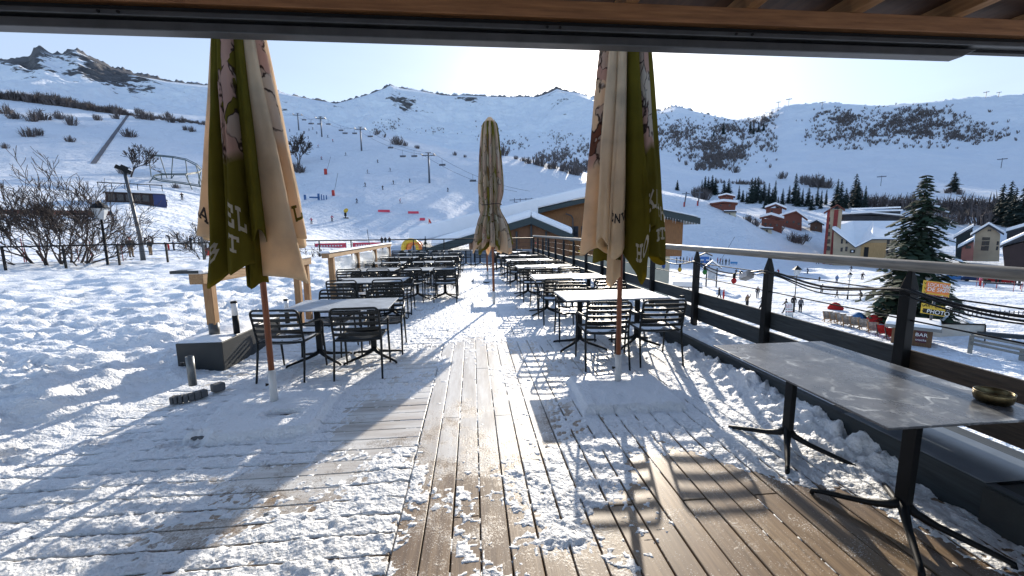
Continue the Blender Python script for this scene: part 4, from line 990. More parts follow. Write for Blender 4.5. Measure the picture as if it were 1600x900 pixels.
# nearer section standing in the planter: post with a rail running back behind the left parasol
wb2 = thing('windbreak', 'wooden windbreak frame of posts and one rail rising from the black planter', 'windbreak', (0, 0, 0))
q = ony(337, 535, 5.35)
xw = q[0]; zt_ = ony(325, 425, 5.35)[2]
for y in (5.35, 7.6, 8.0):
    mb = MB(); mb.box(xw-.05+.12*(y > 6)+.0, xw+.05+.12*(y > 6), y-.05, y+.05, .02 if y > 6 else .53, zt_); mb.build('post', LARCH, wb2, bevel=.006)
mb = MB(); mb.lathe([(.058, .34), (.058, .55)], 12, (xw, 5.35, 0)); mb.build('post_shoe', GREYM, wb2, True)
mb = MB(); mb.bar((xw-.0, 5.12, zt_-.06), (xw+.12, 8.1, zt_-.06), .16, .13); mb.build('top_rail', LARCHX, wb2, bevel=.006)
mb = MB(); mb.bar((xw-.0, 5.10, zt_+.02), (xw+.12, 8.1, zt_+.02), .19, .045); mb.build('snow_cover', SNOWS, wb2, bevel=.015)
mb = MB(); mb.box(xw-.26, xw+.05, 5.09, 5.30, zt_+.005, zt_+.04); mb.build('end_board', DARKB, wb2, bevel=.004)
# parasol base with a short socket tube and no parasol
q = onz(300, 590, .22)
t = thing('parasol_stand', 'snow-covered round parasol stand with a short grey socket tube before the planter', 'parasol stand', (q[0], q[1], 0))
mb = MB(); mb.lathe([(.036, .14), (.036, .44), (.030, .44), (.030, .3)], 16); sk = mb.build('socket_tube', M('grey_steel_tube', (.17, .18, .18), .4, metal=.4), t, True)
mb = MB(); mb.tube([(-.036, 0, .37), (-.075, -.005, .37)], [.007, .007], 8); mb.lathe([(.0, -.012), (.016, -.01), (.02, 0), (.016, .01), (0, .012)], 8, (-.078, 0, .37)); mb.build('screw_knob', BLACK, sk)
q2 = onz(268, 628, .03) - q; q3 = onz(350, 606, .03) - q
mb = MB()
arc = [Vector((q2[0], q2[1], 0)).lerp(Vector((q3[0], q3[1], 0)), s)+Vector((.0, -.10*math.sin(PI*s), 0)) for s in np.linspace(0, .74, 8)]
for p, r in zip(arc[:-1], arc[1:]): mb.bar(p+Vector((0, 0, .05)), r+Vector((0, 0, .05)), .07, .075)
mb.build('base_stone', STONE, t, bevel=.008)
mb = MB(); p = Vector((q2[0], q2[1], 0)).lerp(Vector((q3[0], q3[1], 0)), .80); r = Vector((q3[0], q3[1], 0)); mb.bar(p+Vector((0, -.03, .06)), r+Vector((0, 0, .06)), .09, .085); mb.build('base_stone', STONE, t, bevel=.015)
# ================================================================== things beyond the terrace
BARK = M('bare_bark', (.045, .034, .03), .9, .35, scale=3)
BUSHM = M('bare_twigs', (.13, .11, .105), .95, .4, scale=2)
NEEDLE = M('dark_needles', (.012, .026, .022), .9, .5, scale=1.2)
NEEDLE2 = M('green_needles', (.02, .042, .02), .9, .5, scale=1.2)
STEEL = M('grey_lift_steel', (.09, .10, .12), .5, scale=1)
REDW = wood('red_chalet_boards', (.10, .025, .015), (.19, .055, .03), 2, 1.2, .7)
BEIGEW = M('beige_render', (.42, .33, .22), .85, .12, scale=.4)
PALEW = M('pale_render', (.50, .46, .35), .85, .12, scale=.4)
DGREEN = M('dark_green_fascia', (.018, .034, .036), .55, .2, scale=.6)
DARKR = M('dark_roof_edge', (.03, .035, .045), .7, .3, scale=.5)
GLASS = M('dark_window_glass', (.018, .022, .028), .15, .3, scale=1)
REDP = M('red_pad', (.42, .03, .02), .6, .15, scale=2)
PINK = M('pink_red_banner', (.62, .06, .10), .7, .1, scale=2)
BLUE = M('blue_paint', (.02, .09, .24), .5, .15, scale=2)
YEL = M('yellow_paint', (.62, .40, .03), .5, .12, scale=2)
ORANGE = M('orange_paint', (.70, .20, .04), .5, .12, scale=2)
WHITEP = M('white_paint', (.75, .75, .73), .5, .05, scale=2)
SIGNRED = M('sign_red', (.42, .015, .05), .5, .1, scale=2)

# ---- bare trees
minr = .003
def branchy(mb, p, d, L, r, depth, spread=.5, up=.12, n=5):
    pts = [p.copy()]; rs = [r]; q = p.copy(); dd = d.copy(); k = 4
    for i in range(k):
        dd = (dd+Vector((random.gauss(0, .13), random.gauss(0, .13), random.gauss(.03, .10)))).normalized()
        q = q+dd*(L/k); pts.append(q.copy()); rs.append(max(minr, r*(1-.16*(i+1))))
    mb.tube(pts, rs, n if depth > 2 else 3, cap=False)
    if depth == 0: return
    for j in range(random.choice((2, 3, 3)) + (1 if depth <= 2 else 0)):
        t = random.randint(1, k); b = pts[t]
        ax = Vector((random.gauss(0, 1), random.gauss(0, 1), random.gauss(0, 1))).normalized()
        nd = (dd+ax*spread*random.uniform(.8, 1.5)+Vector((0, 0, up))).normalized()
        branchy(mb, b, nd, L*random.uniform(.58, .8), rs[t]*.66, depth-1, spread, up, n)
def bare_tree(name, label, loc, h, stems, depth, lean=.5, group=None, mat=None, rz=0., rbase=.035):
    global minr
    minr = .00036*Vector(loc).length
    t = thing(name, label, 'tree', loc, rz, group)
    tr = MB(); cr = MB()
    for i in range(stems):
        a = 2*PI*i/max(1, stems)+random.uniform(-.4, .4); d = Vector((math.cos(a)*lean, math.sin(a)*lean*.7, 1)).normalized()
        L = h*.34; q = Vector((math.cos(a)*.08, math.sin(a)*.08, -.15)); pts = [q.copy()]; rs = [h*rbase]
        for k in range(4):
            d = (d+Vector((random.gauss(0, .1), random.gauss(0, .1), .03))).normalized(); q = q+d*L/4; pts.append(q.copy()); rs.append(h*rbase*(1-.12*(k+1)))
        tr.tube(pts, rs, 7)
        for j in range(4):
            b = pts[random.randint(2, 4)]; ax = Vector((random.gauss(0, 1), random.gauss(0, 1), random.gauss(0, .6))).normalized()
            branchy(cr, b, (d+ax*.75).normalized(), h*random.uniform(.24, .34), h*rbase*.5, depth, .55)
    tr.build('trunk', mat or BARK, t, True); cr.build('crown', mat or BARK, t, True)
    return t
p = at(88, 26.5); p.z = -.7
bare_tree('bare_tree', 'large bare spreading tree behind the left railing, tallest of the leafless trees', p, 5.9, 6, 4, .8, rbase=.0125)
p = G(204, 277); bare_tree('bare_tree', 'round leafless tree on the slope left of the coaster track', p, 45*pxm(p), 1, 4, .2, rbase=.02)
p = at(312, 40); p.z = -.55; bare_tree('bare_tree', 'small leafless tree behind the left railing next to the left parasol', p, 3.6, 3, 3, .4, rbase=.014)
p = G(467, 258); bare_tree('bare_tree', 'dark leafless tree right of the left parasol at the piste edge', p, 42*pxm(p), 2, 4, .3, rbase=.02)
p = at(478, 30); p.z = -1.2; bare_tree('bare_tree', 'small leafless sapling behind the railing corner right of the left parasol', p, 2.7, 2, 3, .4, rbase=.012)

# ---- far bushes: tufts of fine twigs
def bush_mesh(seed, n=64, conif=0.):
    r = random.Random(seed); mb = MB()
    for i in range(n):
        a = r.uniform(0, 2*PI); ra = r.uniform(0, .5); h = r.uniform(.35, 1.)*(1-.45*ra)
        x, y = math.cos(a)*ra, math.sin(a)*ra; bx_, by_ = x*.5, y*.5
        wv = r.uniform(.010, .028); ang = r.uniform(0, PI); ox, oy = math.cos(ang)*wv, math.sin(ang)*wv
        xm, ym = (bx_+x*1.1)/2+r.gauss(0, .04), (by_+y*1.1)/2+r.gauss(0, .04)
        mb.add([(bx_-ox, by_-oy, -.05), (bx_+ox, by_+oy, -.05), (xm+ox, ym+oy, h*.6), (x+r.gauss(0, .05), y+r.gauss(0, .05), h), (xm-ox, ym-oy, h*.6)], [(0, 1, 2, 4), (4, 2, 3)])
        for k in range(2):
            z = h*r.uniform(.4, .8); l = r.uniform(.1, .25); a2 = r.uniform(0, 2*PI)
            mb.add([(xm, ym, z), (xm+ox, ym+oy, z+.02), (xm+math.cos(a2)*l, ym+math.sin(a2)*l, z+l*.6)], [(0, 1, 2)])
    return mb
protos = [bush_mesh(s).build('bush', BUSHM) for s in range(5)]
def conifer_mesh(seed, n=17, dens=1., droop=.28):
    """a spruce of unit height: whorls of drooping boughs made of needle blades"""
    r = random.Random(seed); mb = MB()
    for i in range(n):
        z = .06+.92*i/n; R_ = (.20*(1-z)**.8+.012)*r.uniform(.8, 1.15)
        k = max(4, int((9-5*z)*dens))
        for j in range(k):
            a = 2*PI*(j+r.uniform(-.35, .35))/k+i; L = R_*r.uniform(.65, 1.2); wv = L*.42+.006
            c, s = math.cos(a), math.sin(a); zz = z+r.uniform(-.012, .012); dr = L*(droop+r.uniform(0, .35))
            tip = (c*L, s*L, zz-dr); m1 = (c*L*.55-s*wv*.5, s*L*.55+c*wv*.5, zz-dr*.55-.012); m2 = (c*L*.55+s*wv*.5, s*L*.55-c*wv*.5, zz-dr*.55-.012)
            mb.add([(0, 0, zz+.025), m1, tip, m2, (c*L*.5, s*L*.5, zz-dr*.25)], [(0, 1, 4), (1, 2, 4), (2, 3, 4), (3, 0, 4)])
    return mb
cprotos = []
for s in range(4):
    t = thing('conifer', 'x', 'tree')
    mb = MB(); mb.tube([(0, 0, -.06), (0, 0, .5), (0, 0, .97)], [.018, .011, .003], 6); mb.build('trunk', BARK, t)
    conifer_mesh(40+s, 19, 1.25).build('crown', NEEDLE, t); cprotos.append(t)
def put(proto, used, label, cat, p, h, wd, group):
    o = copy_tree(proto) if proto in used else proto
    used.add(proto)
    o.location = p; o.scale = (h*wd, h*wd, h); o.rotation_euler = (0, 0, random.uniform(0, 6.28)); o['label'] = label; o['category'] = cat; o['group'] = group
    return o
ub = set(); uc = set()
GB = [('bare brown bush on the snowy slope above the large leafless tree', 'bushes on the left slope', [(x, y, h*.82) for x, y, h in
        [(10, 178, 16), (22, 186, 14), (38, 185, 20), (52, 190, 18), (66, 188, 17), (15, 200, 12), (45, 214, 16), (60, 212, 14), (100, 192, 22), (112, 196, 17), (92, 186, 14), (140, 186, 16), (152, 188, 12), (182, 186, 14), (165, 196, 12), (110, 222, 12), (8, 232, 10), (120, 205, 9),
         (222, 186, 18), (236, 188, 15), (228, 210, 18), (202, 214, 16), (216, 178, 12), (250, 196, 14), (268, 192, 13), (285, 192, 13), (240, 176, 12), (262, 184, 12), (290, 204, 10), (205, 226, 12), (195, 272, 16), (275, 294, 12), (180, 276, 12), (300, 206, 12)]]),
      ('dark bushy scrub at the crest of the ski piste', 'scrub along the piste crest', [(620, 226, 17), (633, 228, 10), (652, 232, 8), (711, 243, 9), (726, 246, 6), (786, 243, 20), (780, 246, 12), (806, 249, 9), (818, 252, 10), (826, 256, 14), (838, 258, 13), (846, 260, 16), (858, 264, 15), (866, 264, 20), (880, 268, 16), (892, 272, 18), (902, 274, 20),
         (462, 268, 18), (470, 270, 15)]),
      ('bare bush standing above the red chalets on the right', 'bushes above the village', [(1150, 270, 12), (1222, 279, 12), (1254, 286, 14), (1262, 289, 15), (1275, 292, 20), (1284, 293, 18), (1294, 294, 13), (1100, 312, 20), (1095, 310, 22), (1085, 306, 16), (1238, 378, 18), (1248, 380, 15), (1258, 376, 14), (1480, 302, 8), (1498, 304, 8), (1216, 360, 14), (1180, 352, 14), (1170, 346, 14)])]
for lab, grp, lst in GB:
    for i, (x, y, h) in enumerate(lst):
        if grp == 'bushes on the left slope' and i % 3 == 2: continue
        p = G(x, y); put(protos[i % 5], ub, lab, 'bush', p-Vector((0, 0, .3)), h*pxm(p), random.uniform(1., 1.5), grp)
# ridge thicket on the left skyline and village-side thickets: leafless trees one behind another
for x in np.arange(-8, 320, 2.6):
    yb = np.interp(x, [0, 60, 120, 170, 205, 320], [154, 160, 168, 176, 180, 194]); h = np.interp(x, [0, 25, 30, 60, 75, 140, 170, 185, 192, 205, 240, 320], [9, 14, 10, 12, 15, 11, 10, 15, 9, 5, 6, 6])*random.uniform(.6, 1.15)
    p = G(x, yb+random.uniform(0, 2)); put(random.choice(protos), ub, 'leafless tree in the thicket along the left skyline ridge', 'tree', p-Vector((0, 0, .3)), h*pxm(p), random.uniform(.8, 1.3), 'thicket along the left ridge')
for x, y, h in [(1330, 318, 24), (1342, 320, 26), (1355, 322, 22), (1366, 324, 24), (1380, 324, 26), (1394, 326, 22), (1405, 326, 26), (1422, 328, 30), (1440, 330, 24), (1462, 332, 26), (1478, 334, 30), (1490, 334, 26), (1502, 336, 32), (1516, 338, 34), (1530, 338, 28), (1546, 340, 34), (1556, 342, 38), (1570, 344, 38), (1584, 346, 34), (1596, 346, 32), (1608, 346, 30), (1450, 346, 26), (1475, 350, 28), (1500, 350, 24), (1536, 352, 30)]:
    p = G(x, y); put(random.choice(protos), ub, 'leafless tree in the thicket behind the beige village houses', 'tree', p-Vector((0, 0, .3)), h*pxm(p)*.85, random.uniform(.9, 1.25), 'leafless trees behind the village')
# conifers
cl = []
for x, y, h in [(1096, 304, 22), (1101, 303, 26), (1106, 302, 24), (1112, 302, 26), (1117, 304, 24), (1092, 306, 14), (1131, 304, 20), (1138, 303, 22)]: cl.append((x, y, h, 'dark spruce in the clump on the slope above the upper red chalet', 'spruces above the upper red chalet'))
for x, y, h in [(1154, 312, 20), (1160, 316, 17), (1166, 316, 16), (1173, 318, 36), (1178, 316, 34), (1183, 312, 32), (1188, 318, 22), (1193, 314, 26), (1200, 318, 28), (1206, 320, 22), (1210, 316, 30), (1222, 320, 22), (1232, 318, 24), (1241, 318, 40), (1246, 322, 26), (1253, 320, 22), (1262, 322, 24), (1276, 322, 26), (1290, 320, 20), (1306, 324, 36), (1312, 326, 34), (1320, 326, 26), (1334, 322, 40), (1338, 324, 34), (1350, 326, 28), (1282, 326, 24), (1268, 328, 20), (1196, 326, 20), (1215, 328, 18)]:
    cl.append((x, y, h, 'dark spruce in the row behind the red chalets and the tower', 'spruces behind the village'))
for x, y, h in [(1560, 350, 42), (1572, 352, 46), (1580, 354, 40), (1593, 356, 44), (1604, 356, 40)]: cl.append((x, y, h, 'dark spruce behind the black-roofed house at the right', 'spruces at the right of the village'))
for i, (x, y, h, lab, grp) in enumerate(cl):
    p = G(x, y); put(cprotos[i % 4], uc, lab, 'tree', p, h*pxm(p), random.uniform(.8, 1.6), grp)
p = G(1489, 300); put(cprotos[1], uc, 'lone dark conifer on the open snowfield above the village', 'tree', p, 22*pxm(p), 1.9, 'lone conifers')
for x, y, h in [(1172, 205, 14), (1185, 205, 13), (1193, 203, 12), (1177, 208, 12), (1130, 208, 16), (1115, 212, 10)]:
    p = G(x, y+2); put(cprotos[x % 4], uc, 'tiny dark conifer on the skyline of the far right hill', 'tree', p, h*pxm(p), 1.2, 'conifers on the far hill')
# the big conifer by the signs
t = thing('conifer', 'big snow-dusted spruce rising behind the orange snack sign', 'tree', at(1437, 62))
mb = MB(); mb.tube([(0, 0, -.5), (0, 0, 6), (0, 0, 15.8)], [.32, .22, .03], 8); mb.build('trunk', BARK, t)
H_ = 16.3; cr = MB(); sn = MB(); r = random.Random(5)
for i in range(56):
    zf = .05+.94*i/56; z = zf*H_; R_ = 4.7*(1-zf)**.72*r.uniform(.68, 1.22)+.15; k = int(5+9*(1-zf))
    for j in range(k):
        if r.random() < .16: continue
        a = 2*PI*(j+r.uniform(-.4, .4))/k+i*1.3; L = R_*r.uniform(.6, 1.15); c, s = math.cos(a), math.sin(a)
        for q in range(7):                        # sprays along each bough
            f_ = (q+1.2)/8; px_, py_, pz_ = c*L*f_, s*L*f_, z-L*(.10+.38*f_*f_)
            for sd in (-1, 1):
                l2 = (1-f_*.5)*L*.40*r.uniform(.7, 1.3)+.16; a2 = a+sd*r.uniform(.5, 1.1)
                ex, ey, ez = px_+math.cos(a2)*l2, py_+math.sin(a2)*l2, pz_-l2*r.uniform(.15, .5)
                w2 = .10+.20*l2; ox, oy = -math.sin(a2)*w2, math.cos(a2)*w2
                cr.add([(px_, py_, pz_+.03), ((px_+ex)/2+ox, (py_+ey)/2+oy, (pz_+ez)/2), (ex, ey, ez), ((px_+ex)/2-ox, (py_+ey)/2-oy, (pz_+ez)/2)], [(0, 1, 2, 3)])
                if r.random() < .045: sn.add([(px_, py_, pz_+.06), ((px_+ex)/2+ox, (py_+ey)/2+oy, (pz_+ez)/2+.035), (ex, ey, ez+.03), ((px_+ex)/2-ox, (py_+ey)/2-oy, (pz_+ez)/2+.035)], [(0, 1, 2, 3)])
cr.build('crown', NEEDLE2, t); sn.build('snow_speck', SNOWR, t)
# ---- scrub that covers the far hillsides: countless, one mass each
def scrub(name, region, count, hmin, hmax, mat, conif, seed):
    r = random.Random(seed); V = []; Fq = []; tries = 0; made = 0
    while made < count and tries < count*14:
        tries += 1; x = r.uniform(region[0], region[1]); y = r.uniform(region[2], region[3])
        dens = region[4](x, y)
        if r.random() > dens: continue
        p = G(x, y, 230); h = r.uniform(hmin, hmax); made += 1
        for i in range(9 if not conif else 7):
            a = r.uniform(0, 2*PI); l = h*r.uniform(.15, .5)*(1 if not conif else .5); w2 = h*.07; dx, dy = math.cos(a), math.sin(a); k = len(V)
            z1 = p.z+h*r.uniform(.5, 1.) if not conif else p.z+h
            b0 = (p.x+dx*l*.4, p.y+dy*l*.4, p.z-.3)
            V += [(b0[0]-dy*w2, b0[1]+dx*w2, b0[2]), (b0[0]+dy*w2, b0[1]-dx*w2, b0[2]), (p.x+dx*l+dy*w2*.6, p.y+dy*l-dx*w2*.6, p.z+(z1-p.z)*.65), ((p.x+dx*l*(.9 if not conif else .1)), p.y+dy*l*(.9 if not conif else .1), z1)]
            Fq.append((k, k+1, k+2, k+3))
    o = npmesh(name, V, Fq, mat, False); tag(o, kind='stuff'); return o
def patch(*ells):
    def f(x, y):
        v = 0
        for cx, cy, rx, ry, a in ells: v = max(v, a*math.exp(-((x-cx)/rx)**2-((y-cy)/ry)**2))
        return v*(.25+.75*(float(fbm(x/13, y/7, 3, 77)) > -.05))
    return f
scrub('scrub', (1005, 1215, 168, 268, patch((1060, 208, 45, 14, 1.), (1110, 225, 40, 22, .9), (1140, 205, 40, 14, 1.), (1120, 250, 30, 16, .9), (1150, 240, 18, 16, .9), (1185, 190, 26, 10, .9), (1015, 205, 20, 30, .5), (1200, 215, 20, 20, .4))), 2300, 2, 6, BUSHM, False, 1)
scrub('scrub', (1225, 1590, 160, 236, patch((1320, 186, 34, 10, 1.), (1350, 205, 44, 16, .8), (1400, 190, 50, 12, .8), (1450, 205, 60, 16, .7), (1300, 212, 26, 12, .5), (1500, 212, 50, 10, .5), (1440, 178, 40, 8, .6), (1560, 210, 30, 6, .2))), 2100, 1.8, 5, BUSHM, False, 2)
scrub('scrub', (830, 935, 195, 272, patch((866, 246, 26, 8, 1.), (890, 240, 26, 10, .9), (870, 215, 16, 12, .5), (905, 262, 16, 9, .9), (915, 235, 18, 14, .7))), 520, 2, 6, BUSHM, False, 3)
scrub('scrub', (580, 830, 188, 235, patch((605, 197, 16, 7, .7), (590, 205, 12, 5, .5), (760, 208, 14, 14, .35), (800, 225, 22, 7, .6), (690, 205, 30, 5, .2))), 260, 3, 7, BUSHM, False, 4)

# ------------------------------------------------------------------ people
def figure(pose):
    """one continuous body grown around a posed skeleton; returns mesh with material slots trousers, jacket, skin, hat"""
    J = dict(pel=(0, 0, .95), che=(0, 0, 1.30), nec=(0, 0, 1.48), hea=(0, -.02, 1.64), kL=(.10, 0, .50), aL=(.11, .02, .06), tL=(.11, -.15, .03), kR=(-.10, 0, .50), aR=(-.11, .02, .06), tR=(-.11, -.15, .03),
             hL=(.10, 0, .90), hR=(-.10, 0, .90), sL=(.19, 0, 1.40), eL=(.25, .02, 1.14), wL=(.24, -.08, .90), fL=(.23, -.10, .82), sR=(-.19, 0, 1.40), eR=(-.25, .02, 1.14), wR=(-.24, -.08, .90), fR=(-.23, -.10, .82), top=(0, -.01, 1.76))
    J.update(pose)
    names = list(J); ed = [('pel', 'che'), ('che', 'nec'), ('nec', 'hea'), ('hea', 'top'), ('pel', 'hL'), ('hL', 'kL'), ('kL', 'aL'), ('aL', 'tL'), ('pel', 'hR'), ('hR', 'kR'), ('kR', 'aR'), ('aR', 'tR'), ('che', 'sL'), ('sL', 'eL'), ('eL', 'wL'), ('wL', 'fL'), ('che', 'sR'), ('sR', 'eR'), ('eR', 'wR'), ('wR', 'fR')]
    R_ = dict(pel=.15, che=.17, nec=.075, hea=.115, top=.09, hL=.11, hR=.11, kL=.085, kR=.085, aL=.07, aR=.07, tL=.05, tR=.05, sL=.09, sR=.09, eL=.065, eR=.065, wL=.05, wR=.05, fL=.045, fR=.045)
    me = bpy.data.meshes.new('body'); me.from_pydata([J[k] for k in names], [(names.index(a), names.index(b)) for a, b in ed], [])
    o = bpy.data.objects.new('tmp', me); col.objects.link(o)
    md = o.modifiers.new('s', 'SKIN'); 
    for i, k in enumerate(names):
        me.skin_vertices[0].data[i].radius = (R_[k], R_[k]*(.8 if k in ('pel', 'che') else 1)); 
    me.skin_vertices[0].data[0].use_root = True
    sb = o.modifiers.new('d', 'SUBSURF'); sb.levels = 1; sb.render_levels = 1
    dg = bpy.context.evaluated_depsgraph_get(); me2 = bpy.data.meshes.new_from_object(o.evaluated_get(dg)); bpy.data.objects.remove(o)
    pel = Vector(J['pel']); nec = Vector(J['nec']); hea = Vector(J['hea']); segs = [(Vector(J[a]), Vector(J[b]), a, b) for a, b in ed]
    idx = []
    for f in me2.polygons:
        c = f.center; best = None
        for a, b, na, nb in segs:
            ab = b-a; t = max(0, min(1, (c-a).dot(ab)/max(1e-9, ab.length_squared))); dd = (c-(a+ab*t)).length
            if best is None or dd < best[0]: best = (dd, na, nb, t)
        _, na, nb, t = best
        if nb in ('top',) or (nb == 'hea' and c.y > hea.y+.03): i = 3
        elif nb == 'hea': i = 2 if c.z < hea.z+.05 else 3
        elif na[0] == 'w': i = 4
        elif nb[0] in 'kt' and na[0] in 'hka' and nb != 'top': i = 4 if nb[0] == 't' else 0
        elif nb in ('aL', 'aR', 'hL', 'hR'): i = 0
        else: i = 1
        idx.append(i)
    for _ in range(5): me2.materials.append(None)
    me2.polygons.foreach_set('material_index', idx); me2.polygons.foreach_set('use_smooth', [True]*len(idx))
    return me2
POSES = {'stand': figure({}), 'walk': figure(dict(kL=(.1, -.16, .52), aL=(.11, -.30, .10), tL=(.11, -.44, .09), kR=(-.10, .06, .50), aR=(-.11, .30, .12), tR=(-.11, .20, .03), eL=(.25, .14, 1.16), wL=(.24, .18, .94), fL=(.24, .18, .86), eR=(-.25, -.10, 1.15), wR=(-.22, -.26, 1.0), fR=(-.21, -.32, .96))),
         'ski': figure(dict(pel=(0, .10, .82), che=(0, -.06, 1.12), nec=(0, -.14, 1.28), hea=(0, -.20, 1.42), top=(0, -.21, 1.54), hL=(.11, .09, .78), hR=(-.11, .09, .78), kL=(.12, -.14, .46), kR=(-.12, -.14, .46), sL=(.19, -.09, 1.20), sR=(-.19, -.09, 1.20), eL=(.33, -.10, .98), wL=(.34, -.32, .94), fL=(.34, -.38, .93), eR=(-.33, -.10, .98), wR=(-.34, -.32, .94), fR=(-.34, -.38, .93))),
         'bend': figure(dict(che=(0, -.26, 1.16), nec=(0, -.40, 1.26), hea=(0, -.52, 1.30), top=(0, -.62, 1.34), sL=(.19, -.30, 1.24), sR=(-.19, -.30, 1.24), eL=(.22, -.40, .98), wL=(.18, -.46, .76), fL=(.17, -.48, .68), eR=(-.22, -.40, .98), wR=(-.18, -.46, .76), fR=(-.17, -.48, .68))),
         'reach': figure(dict(eL=(.34, -.08, 1.52), wL=(.40, -.12, 1.76), fL=(.41, -.13, 1.85), kL=(.12, -.06, .5), aL=(.14, -.02, .06), tL=(.15, -.18, .03)))}
CLO = {'black': (.012, .012, .014), 'dark blue': (.015, .03, .08), 'red': (.42, .01, .012), 'brown': (.20, .13, .07), 'white': (.6, .6, .6), 'blue': (.04, .14, .32), 'pink': (.5, .1, .16), 'grey': (.12, .12, .13), 'orange': (.55, .14, .02), 'green': (.05, .14, .07), 'yellow': (.55, .38, .05)}
def cmat(c): return M('cloth_'+c.replace(' ', '_'), CLO[c], .8, .15, scale=6)
SKIN = M('skin', (.45, .27, .20), .6, .1, scale=5)
pcache = {}
def person(label, p, pose, jacket, trousers, rz, group, h=1.72, hat='black', skis=False, poles=False):
    key = (pose, jacket, trousers, hat)
    if key not in pcache:
        me = POSES[pose].copy()
        for i, mm in enumerate((cmat(trousers), cmat(jacket), SKIN, cmat(hat), cmat('black'))): me.materials[i] = mm
        pcache[key] = me
    t = bpy.data.objects.new('person', pcache[key]); col.objects.link(t)
    t.location = p; t.rotation_euler = (0, 0, rz); t.scale = [h/1.78]*3
    tag(t, label, 'person', group)
    if skis:
        for s in (-1, 1):
            mb = MB(); mb.tube([(s*.11, .75, .02), (s*.11, -.75, .02), (s*.11, -.92, .07)], [.035, .035, .02], 6); mb.build('ski', cmat('dark blue'), t)
    if poles:
        for s in (-1, 1):
            mb = MB(); mb.tube([(s*.34, -.36, .95), (s*.46, .10, .1)], .012, 5); mb.build('ski_pole', cmat('grey'), t)
    return t
GV = 'people walking in the village below the terrace'
def PV(px, py, hpx, label, pose, j, tr, rz, group, hat='black', **kw):
    p = G(px, py); return person(label, p, pose, j, tr, facing(p)+rz, group, max(1.1, min(1.9, hpx*pxm(p))), hat, **kw)
PV(1123, 468, 22, 'person in black walking beside the person in red below the railing', 'walk', 'black', 'black', 1.2, GV)
PV(1130, 472, 20, 'person in a long red jacket walking on the snow below the railing', 'stand', 'red', 'red', 1.4, GV, 'red')
PV(1167, 482, 26, 'person in a brown jacket raising one arm below the railing', 'reach', 'brown', 'black', -.6, GV)
PV(1183, 466, 18, 'person in black standing behind the one in white', 'stand', 'black', 'grey', .3, GV)
PV(1189, 487, 24, 'person in a white jacket and black trousers striding to the left', 'walk', 'white', 'black', -1.4, GV)
PV(1227, 490, 26, 'person in black striding left beside the white menu board', 'walk', 'black', 'black', -1.3, GV)
PV(1239, 484, 30, 'person in a dark coat standing behind the menu board', 'stand', 'black', 'black', .2, GV)
PV(1250, 488, 24, 'person in dark clothes standing right of the menu board', 'stand', 'grey', 'black', .5, GV)
PV(1347, 437, 12, 'person in black skiing on the flat snow beyond the street lamps', 'ski', 'black', 'black', .3, GV, skis=True)
PV(1307, 443, 11, 'person in a blue jacket near the second street lamp', 'stand', 'blue', 'dark blue', .3, GV, 'blue')
PV(1280, 440, 6, 'person far off between the two street lamps', 'stand', 'black', 'black', 0, GV)
PV(1307, 466, 10, 'person in black walking on the snow beneath the second street lamp', 'walk', 'black', 'black', 1., GV)
PV(1277, 413, 9, 'person in black on the snow below the tower house', 'walk', 'black', 'black', 1., GV)
PV(1376, 424, 8, 'person in black standing before the big spruce', 'stand', 'black', 'black', 0, GV)
for x, y, h, j, l in ((1216, 430, 10, 'red', 'person in red skiing above the first street lamp'), (1262, 428, 9, 'dark blue', 'person in dark blue between the lamps and the handrail'), (1330, 424, 9, 'black', 'person in black skiing far behind the second street lamp'), (1200, 447, 14, 'orange', 'person in orange skiing left of the first street lamp'), (1283, 458, 14, 'grey', 'person in grey skiing between the two street lamps'), (1345, 470, 16, 'black', 'person in black by the blue cloth bundle'), (1150, 430, 10, 'black', 'person in black right of the shelter')): PV(x, y, h, l, 'ski', j, 'black', random.uniform(-1.4, 1.4), GV, skis=True)
GS = 'people queueing in the children ski area at the right'
for x, y, h, j, l in [(1503, 438, 11, 'blue', 'person in blue at the left of the ski school area'), (1512, 433, 7, 'black', 'person in black behind the ski school area'), (1531, 447, 10, 'pink', 'person in pink left of the low bench'), (1538, 445, 10, 'brown', 'person in brown left of the low bench'), (1528, 431, 6, 'red', 'small person in red far behind the bench'),
                      (1556, 443, 9, 'red', 'person in red at the left end of the bench queue'), (1562, 443, 9, 'black', 'person in black second in the bench queue'), (1568, 443, 9, 'black', 'person in black third in the bench queue'), (1575, 444, 9, 'pink', 'person in pink fourth in the bench queue'), (1585, 446, 9, 'black', 'person in black standing right of the bench queue'), (1592, 447, 9, 'dark blue', 'person in dark blue at the far right end of the queue')]:
    PV(x, y, h+1, l, 'stand', j, 'black' if j != 'pink' else 'red', random.uniform(-1, 1), GS)
GQ = 'people waiting at the small lift hut'
for i, (x, y, j) in enumerate([(1057, 411, 'black'), (1063, 410, 'dark blue'), (1068, 411, 'black'), (1073, 410, 'grey'), (1077, 412, 'orange'), (1081, 411, 'red'), (1086, 412, 'black'), (1110, 412, 'dark blue'), (1121, 412, 'red'), (1125, 413, 'red'), (1129, 414, 'black'), (1134, 414, 'black'), (1139, 414, 'dark blue')]):
    PV(x, y, 9, f'person in {j} in the crowd around the blue lift sign', 'stand', j, 'black', random.uniform(-2, 2), GQ)
GL = 'people playing on the snow beyond the left railing'
PV(206, 402, 24, 'person in a red jacket and black trousers standing beyond the left railing', 'stand', 'black', 'brown', .5, GL, 'red')
PV(236, 399, 20, 'person in a dark jacket and pale hat beyond the left railing', 'stand', 'black', 'brown', -.8, GL, 'white')
PV(227, 383, 11, 'small dark person behind the pale-hatted person', 'bend', 'black', 'black', .5, GL)
